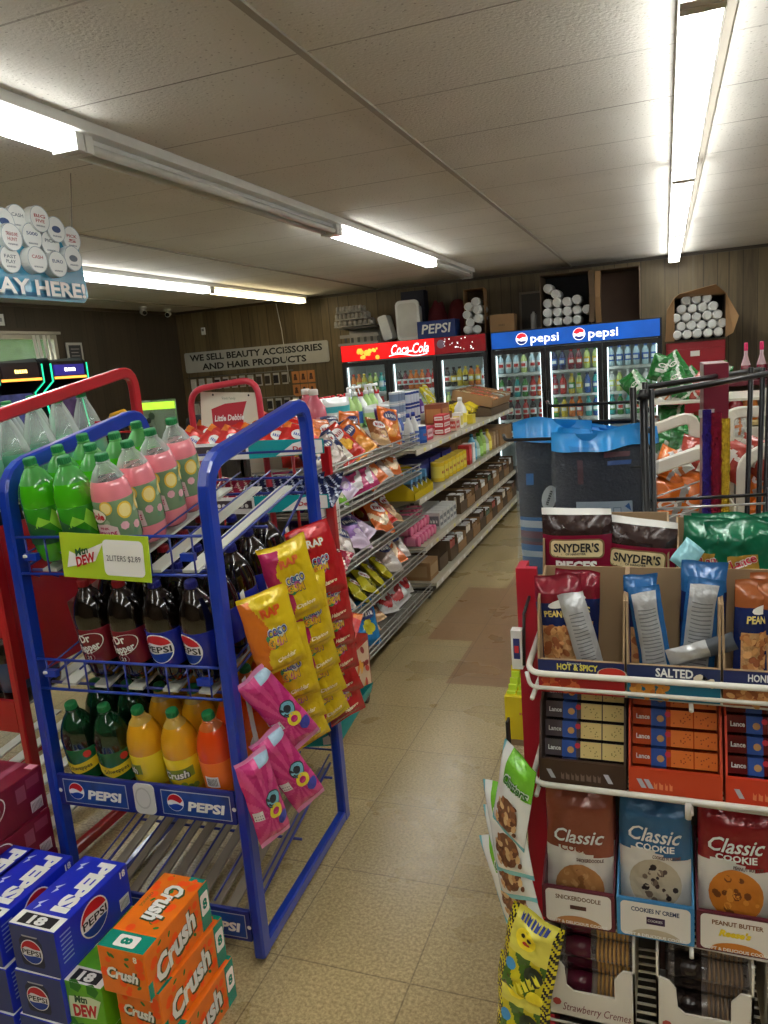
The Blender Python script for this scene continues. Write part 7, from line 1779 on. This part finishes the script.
# packed clothing
def apparel(W, H, bodyc, seed, marks, striped=False):
    FILM = clear('apparel_film', (226, 232, 238), .97, .12)
    def mk():
        t = bpy.data.objects.new('packed_shirt', None); COL.objects.link(t)
        CL_ = mat('cloth_%d_%d_%d' % bodyc, bodyc, .85, var=.15, bump=.3, bscale=150)
        f = bag_surface(W*.94, H*.86, .035, seed, .7, crimp=.0)
        def paint(u, v):
            if striped:
                for a, b_, c in ((.0, .10, (40, 110, 170)), (.10, .135, (190, 206, 216)), (.135, .17, (40, 110, 170)), (.17, .195, (100, 50, 70)), (.195, .22, (60, 60, 80)), (.22, .245, (100, 50, 70)), (.245, .275, (40, 110, 170)), (.275, .30, (200, 210, 216)), (.30, .33, (40, 110, 170))):
                    if a*1.4 <= v < b_*1.4: return C(*c)
            return CL_
        m = MB(); m.grid(lambda u, v: f(u, v, -1), 14, 40, paint); m.grid(lambda u, v: f(1-u, v, 1), 14, 10, CL_)
        m.build('folded_cloth', t)
        fn = lambda a, b: f(min(.99, max(.01, a/(W*.94)+.5)), min(.99, max(.01, b/(H*.86)+.5)), -1, .0012)
        mm = MB(); marks(mm, fn); mm.build('print', t)
        g = bag_surface(W, H, .06, seed+1, 1., crimp=.02)
        HB = mat('header_cyan', (34, 140, 214), .35, coat=.3)
        fm = MB(); fm.grid(lambda u, v: (lambda p: (p[0], p[1]-.004, p[2]-.01))(g(u, v*.89, -1)), 12, 14, FILM); fm.build('film', t)
        hm = MB(); hm.grid(lambda u, v: (lambda p: (p[0], p[1]-.006+.014*math.sin(u*11+seed), p[2]-.01+.012*math.sin(u*3+seed)))(g(u, .885+.115*v, -1)), 14, 5, HB); hm.grid(lambda u, v: (lambda p: (p[0], p[1]-.006+.01*math.sin((1-u)*9), p[2]-.01+.012*math.sin((1-u)*3+seed)))(g(1-u, .885+.115*v, 1)), 14, 5, HB)
        hm.build('header_flap', t); return t
    return Proto(mk)
def mk_a(m, fn):
    fn0 = fn; fn = lambda a, b: fn0(a, b+.078)
    m.rect(fn, -.055, .085, -.10, -.045, C(176, 186, 196))
    for i in range(4): m.rect(U(fn), -.05+.03*i, -.03+.03*i, -.088, -.06, C(120, 136, 150)); m.rect(U(fn, .0008), -.048+.03*i, -.032+.03*i, -.086, -.062, C(186, 196, 204))
    m.poly([U(fn)(.068, -.058), U(fn)(.078, -.05), U(fn)(.082, -.07)], C(30, 90, 150)); m.rect(fn, .03, .085, .045, .055, C(30, 80, 150)); m.rect(fn, .02, .08, .063, .075, C(110, 50, 60)); m.rect(fn, -.05, -.035, .0, .06, C(90, 44, 54))
def mk_b(m, fn):
    m.rect(fn, -.075, -.055, .07, .1, C(30, 110, 180)); m.disc(fn, -.012, .035, .034, C(226, 226, 222), 16, ry=.6, rot=1.3); m.disc(U(fn, .0002), .006, .045, .022, C(226, 226, 222), 16, ry=.8, rot=.5); m.blur(U(fn, .001), -.012, .036, .04, .009, C(60, 60, 60), 3, 1.2)
    m.text('SELENA', U(fn), .016, C(170, 200, 220), w=.1, cx=.03, cy=-.15) if False else m.blur(U(fn), .03, -.16, .08, .016, C(170, 200, 220), 3)
AP1 = apparel(.215, .39, (34, 38, 54), 111, mk_a); AP2 = apparel(.2, .42, (30, 40, 56), 113, mk_b, True); AP3 = apparel(.205, .37, (70, 74, 84), 115, lambda m, fn: m.rect(fn, -.02, .02, -.02, .02, C(120, 120, 126)))
put(AP2, -.272, 1.985, 1.06, 'packed navy shirt with light blue stripes and a heart sticker', 'packed clothing', rot=(R(2), R(0), -.05))
put(AP1, -.158, 1.915, 1.078, 'packed dark navy shirt with a pale care band, front right hook', 'packed clothing', rot=(R(2), R(0), .03))
for i in range(3):
    put(AP3, -.15+.014*i, 1.97+.045*i, 1.09, 'packed grey garment, %s behind the front navy one' % ORD[i], 'packed clothing', 'grey packed garments', rot=(R(2), R(0), .03))
for i in range(2): put(AP3, -.27, 2.06+.045*i, 1.07, 'packed dark garment, %s behind the striped one' % ORD[i], 'packed clothing', 'dark packed garments', rot=(R(2), 0, -.05))

# maroon column with tinsel garlands
t = thing('display_column', 'tall maroon column standing behind the black hook rack', 'column', (.148, 2.62, 0)); MRC = mat('column_maroon', (112, 18, 42), .4, coat=.2)
m = MB(); m.box(-.036, .036, -.02, .26, 0, 1.57, MRC); m.build('post', t, bevel=.002)
m = MB(); m.box(-.05, -.005, -.024, -.0205, 1.405, 1.43, C(190, 186, 182)); m.box(.003, .011, -.0235, -.0205, 1.395, 1.41, WHITE()); m.build('label_plate', t)
def glit(name, c):
    return mat(name, c, .25, metal=.7, var=.6, scale=120, bump=1., bscale=260)
for i, (x, w, c, nm, zt) in enumerate([(.121, .026, (50, 34, 130), 'purple', 1.43), (.149, .03, (140, 22, 50), 'maroon', 1.42), (.176, .024, (220, 176, 50), 'gold', 1.40)]):
    def sp(u, v, w=w, i=i): 
        q = noise.noise(Vector((u*6, v*40, i)))*.006
        return ((u-.5)*w*(1+.3*noise.noise(Vector((v*30, i, 2)))), -.006*math.sin(u*PI)+q*.6, (1-v)*-.0-v*.72)
    def sp2(u, v, w=w, i=i): p = sp(1-u, v); return (p[0], .006*math.sin(u*PI)+.002, p[2])
    m = MB(); m.grid(sp, 8, 70, glit('tinsel_'+nm, c)); m.grid(sp2, 4, 20, glit('tinsel_'+nm, c)); o = m.build('tinsel_garland', None, (x, 2.585, zt)); tag(o, '%s glitter tinsel garland hanging down the maroon column' % nm, 'garland')

# ------------------------------------------------------------------ white chip racks behind
WR = mat('rack_cream', (212, 208, 194), .35, coat=.2)
def chip_rack(ox, oy, label, W=.9, tall=1.42, angle=0.):
    t = thing('chip_rack', label, 'display rack', (ox, oy, 0), (0, 0, angle)); D = .55
    for x in (0, W):
        MB().tube(arc_path([(x, 0, .02), (x, .0, tall-.10), (x, D, tall+.03), (x, D, .02)], .09), 0, WR, prof=(.03, .045), up=(1, 0, 0)).build('side_frame', t)
    for z in (.3, .62, .94):
        m = MB()
        for k in range(8): m.tube([(0, .02+k*D/8, z+.02*k), (W, .02+k*D/8, z+.02*k)], .004, WR, 6)
        m.tube([(0, 0, z+.07), (W, 0, z+.07)], .006, WR, 6); m.build('wire_shelf', t)
    return t
t = thing('chip_rack', 'cream tube frame with slanting bars holding chips, behind the hook rack', 'display rack', (-.15, 3.0, 0))
def LW(x, y, z): return (x+.15, y-3.0, z)
m = MB(); m.tube(arc_path([LW(-.14, 2.98, .0), LW(-.14, 3.0, 1.15), LW(.16, 3.1, 1.24), LW(.165, 3.1, .02)], .06), 0, WR, prof=(.03, .05), up=(0, 1, 0)); m.build('front_frame', t)
m = MB(); m.tube(arc_path([LW(-.14, 3.3, .0), LW(-.14, 3.3, 1.27), LW(.11, 3.36, 1.345), LW(.125, 3.36, .02)], .06), 0, WR, prof=(.03, .045), up=(0, 1, 0)); m.build('rear_frame', t)
m = MB()
for z in (.35, .62, .86): 
    for y in (3.02, 3.1, 3.18, 3.26): m.tube([LW(-.14, y, z), LW(.16, y+.06, z)], .005, WR, 6)
    for x in (-.14, .16): m.tube([LW(x, 2.99 if x < 0 else 3.1, z), LW(x-.02*0, 3.3 if x < 0 else 3.36, z)], .005, WR, 6)
for i in range(5): m.tube([LW(-.1, 2.96, .86+.05*i), LW(.14, 3.06, .93+.05*i)], .003, CHROME, 6)
m.build('wire_shelf', t)
t = thing('chip_rack', 'cream tube frame at the right edge with orange bags inside', 'display rack', (.26, 2.98, 0))
m = MB(); m.tube(arc_path([(0, 0, .02), (.0, .0, 1.21), (.12, .06, 1.26), (.5, .2, 1.31), (.5, .2, .02)], .05), 0, WR, prof=(.03, .042), up=(0, 1, 0)); m.build('front_frame', t)
m = MB(); m.tube(arc_path([(-.02, .42, .02), (-.02, .42, 1.345), (.46, .5, 1.33), (.46, .5, .02)], .05), 0, WR, prof=(.03, .045), up=(0, 1, 0)); m.build('rear_frame', t)
m = MB()
for z in (.5, .8, 1.0):
    m.tube([(0, 0, z), (.5, .2, z)], .005, WR, 6); m.tube([(-.02, .42, z), (.46, .5, z)], .005, WR, 6); m.tube([(0, 0, z), (-.02, .42, z)], .005, WR, 6); m.tube([(0, .0, z), (.46, .5, z)], .005, WR, 6)
m.tube([(.0, 0, .9), (.12, .05, 1.04), (.1, .05, 1.1)], .005, WR, 6)
m.build('wire_shelf', t)
def chips(c1, c2, word, seed, w=.24, h=.34):
    A, B = FOIL(*c1), FOIL(*c2)
    return Proto(lambda: bag_mesh(w, h, .09, lambda u, v: B if (abs(u-.5) < .28 and .3 < v < .45) or (abs(u-v*.3-.55) < .07) else A, seed, 1.2, (), lambda m, fn: (m.disc(fn, 0, .02, w*.22, C(214, 210, 204), 16, ry=.5, rot=.15), m.disc(U(fn), 0, .02, w*.15, C(*c1), 12, ry=.4, rot=.15)), 24, 30).build('chip_bag'))
OC = chips((206, 104, 24), (150, 146, 140), 'CHEESE', 121); GC = chips((30, 112, 46), (190, 200, 186), 'ONION', 123, .2, .28); RC_ = chips((160, 60, 50), (206, 200, 190), 'STRIPS', 125, .2, .26); WC2 = chips((196, 194, 186), (190, 110, 60), 'CHIPS', 127, .15, .18)
for i, (x, y, z, b_) in enumerate([(-.03, 3.1, .87, 14), (.06, 3.13, .88, 18), (-.09, 3.2, .87, 8), (.11, 3.24, .88, 8), (.03, 3.26, .87, 12)]): put(OC, x, y, z, 'large orange chip bag, %s in the cream rack behind the hook rack' % ORD[i], 'chip bag', 'orange chip bags', rot=(R(-14), R(b_), .1), sc=(.8, .8, .8))
for i, (x, y, z, b_) in enumerate([(-.07, 3.12, 1.10, -40), (.0, 3.14, 1.12, 30), (.06, 3.16, 1.13, -30), (.11, 3.2, 1.14, 20)]): put([WC2, OC, WC2, RC_][i], x, y, z, '%s chip bag lying over the orange ones, %s from left' % (['white', 'orange', 'white', 'red'][i], ORD[i]), 'chip bag', rot=(R(-50), R(b_), .1), sc=(.7, .7, .7) if i != 1 else (.5, .5, .5))
for i in range(4): put(GC, -.10+.075*i, 3.42+.02*(i % 2), 1.04+.015*i, 'green chip bag, %s from left in the rear cream rack' % ORD[i], 'chip bag', 'green chip bags', rot=(R(-10), R(16), 0), sc=(.85, .85, .85))
t = thing('snack_display', 'cream snack display further back heaped with green and white bags', 'display rack', (-.12, 3.95, 0))
m = MB()
for z in (.3, .75, 1.17, 1.36): m.box(0, .62, 0, .5, z-.012, z, WR); 
m.build('shelf', t); m = MB()
for x in (0, .6):
    for y in (0, .48): m.box(x, x+.02, y, y+.02, 0, 1.37, WR)
m.build('upright', t)
for i in range(10): put([WC2, GC, WC2, RC_, WC2][i % 5], -.06+.075*(i % 5)*1.3, 4.02+.12*(i//5), 1.175, '%s small bag, %s along the middle shelf of the far snack display' % (['white', 'green', 'white', 'red', 'white'][i % 5], ORD[i]), 'chip bag', rot=(R(-25), R(rnd.uniform(-30, 30)), rnd.uniform(-.3, .3)), sc=(.6, .6, .6))
for i in range(9): put([GC, WC2, GC, RC_][i % 4], -.08+.075*i if i < 5 else -.04+.08*(i-5), 4.05 if i < 5 else 4.2, 1.365, '%s bag, %s in the heap on the far snack display top' % (['green', 'white', 'green', 'red'][i % 4], ORD[i]), 'chip bag', rot=(R(-30 if i % 4 else -15), R([-35, 30, 50, -40, 20][i % 5]), rnd.uniform(-.3, .3)), sc=(.42, .5, .42) if i % 4 else (.5, .5, .6))
for i in range(5): put([GC, RC_, WC2][i % 3], .10+.07*i, 3.1+.03*i+.12, 1.13+.0*i, '%s bag heaped at right behind the column, %s' % (['green', 'red', 'white'][i % 3], ORD[i]), 'chip bag', rot=(R(-40), R([20, -30, 40, -20, 10][i]), 0), sc=(.6, .6, .6)) if i < 0 else None
for i, (x, y, z, b_) in enumerate([(.36, 3.22, .90, 40), (.5, 3.3, .92, 20), (.42, 3.34, .93, -20)]): put(OC, x, y, z, 'orange chip bag, %s in the cream rack at right edge' % ORD[i], 'chip bag', rot=(R(-20), R(b_), 0), sc=(.85, .85, .85))
for i, (x, y, z, b_) in enumerate([(.30, 3.3, 1.13, -60), (.40, 3.32, 1.14, -70), (.5, 3.36, 1.14, 60)]): put([RC_, RC_, OC][i], x, y, z, '%s bag lying on the right cream rack, %s' % (['red striped', 'red striped', 'orange'][i], ORD[i]), 'chip bag', rot=(R(-50), R(b_), 0), sc=(.75, .75, .75))
for i, (x, y, z, a, b_) in enumerate([(-.09, 4.0, 1.39, -30, -40), (.0, 4.05, 1.40, -35, 30), (.08, 4.02, 1.40, -30, -25), (.15, 4.08, 1.40, -35, 45), (-.04, 4.2, 1.45, -15, 20), (.08, 4.22, 1.46, -15, -30), (.2, 4.2, 1.42, -30, 10)]):
    put([GC, WC2, GC, RC_, GC, GC, WC2][i], x, y, z, '%s bag piled on top of the far snack display, %s' % (['green', 'white', 'green', 'brown red', 'green', 'green', 'white'][i], ORD[i]), 'chip bag', rot=(R(a), R(b_), .1), sc=(.55, .6, .5))
# shelf with bottles and a plush cow by the right edge
t = thing('bottle_shelf', 'dark framed shelf unit with rose wine bottles on top at right', 'shelving', (.22, 5.0, 0))
m = MB(); m.box(0, .95, 0, .4, 1.355, 1.38, mat('shelf_maroon', (96, 26, 40), .4)); m.box(0, .95, 0, .4, 1.12, 1.14, mat('shelf_wood_pale', (190, 170, 120), .45)); m.box(0, .95, 0, .4, .05, .3, ALD); m.box(0, .95, .38, .4, .3, 1.35, mat('shelf_back_grey', (120, 116, 106), .6)); m.build('shelf', t)
m = MB(); m.box(0, .02, 0, .38, .3, 1.355, MRC); m.box(.93, .95, 0, .38, .3, 1.355, MRC); m.build('side_panel', t)
GBT = jug((96, 180, 40), (60, 120, 40), (120, 200, 60), .17, .055, 'green_bottle')
for i in range(2): put(GBT, .255+.08*i, 5.08, 1.381, 'round lime green bottle, %s on the maroon shelf top' % ['left', 'right'][i], 'bottle', sc=(.85, 1.1, .75))
def rose_mk():
    t = bpy.data.objects.new('rose_bottle', None); COL.objects.link(t)
    GL = mat('rose_glass', (120, 20, 44), .1, coat=.6, var=.1); m = MB(); m.lathe([(.03, 0), (.037, .006), (.038, .07), (.034, .12), (.02, .17), (.0125, .2), (.012, .28)], [GL, GL, GL, clear('rose_clear', (226, 190, 196), .45), clear('rose_clear'), clear('rose_clear')], 18); m.build('bottle_body', t)
    m = MB(); m.lathe([(.013, .235), (.0145, .24), (.014, .29), (.012, .3)], C(226, 60, 110, gloss=True), 14); m.build('cap', t)
    m = MB(); m.lathe([(.0385, .025), (.0388, .03), (.0385, .07)], C(226, 80, 130), 18); m.build('label_sleeve', t); return t
RS = Proto(rose_mk)
for i in range(3): put(RS, .455+[0, .085, .145][i], 5.12, 1.381, 'rose wine bottle with pink cap, %s on the shelf top' % ['left', 'middle', 'right'][i], 'bottle', sc=(.8, .8, .74))
KET = jug((140, 24, 34), (110, 20, 28), (190, 60, 70), .16, .045, 'sauce_bottle')
put(KET, .40, 5.1, 1.141, 'dark red sauce bottle under the rose wine bottles', 'bottle'); put(jug((190, 110, 40), (220, 190, 120), (200, 140, 60), .18, .045, 'sauce_bottle'), .48, 5.12, 1.141, 'amber sauce bottle right of the red one', 'bottle')
t = thing('plush_toy', 'small black and white plush toy on the pale middle shelf', 'plush toy', (.3, 5.08, 1.141))
def blob(c, r, s): return lambda u, v: tuple(Vector(c)+Vector((math.cos(u*2*PI)*math.cos((v-.5)*PI)*r[0], math.sin(u*2*PI)*math.cos((v-.5)*PI)*r[1], math.sin((v-.5)*PI)*r[2])))
PW = mat('plush_white', (220, 210, 204), .9); PBk = mat('plush_black', (30, 28, 30), .9)
m = MB(); m.grid(blob((0, 0, .05), (.07, .05, .05), 0), 16, 10, lambda u, v: PBk if noise.noise(Vector((u*7, v*5, 3))) > .1 else PW); m.build('body', t)
m = MB(); m.grid(blob((-.03, -.03, .115), (.038, .035, .034), 0), 14, 9, PW); m.grid(blob((-.03, -.062, .108), (.018, .012, .013), 0), 10, 6, C(226, 150, 150)); m.grid(blob((-.062, -.02, .135), (.018, .008, .01), 0), 8, 6, PBk); m.grid(blob((.005, -.02, .135), (.018, .008, .01), 0), 8, 6, PBk); m.build('head', t)
for s in (-.05, .04): MB().grid(blob((s, -.04, .018), (.018, .035, .016), 0), 10, 6, PW).build('leg', t)
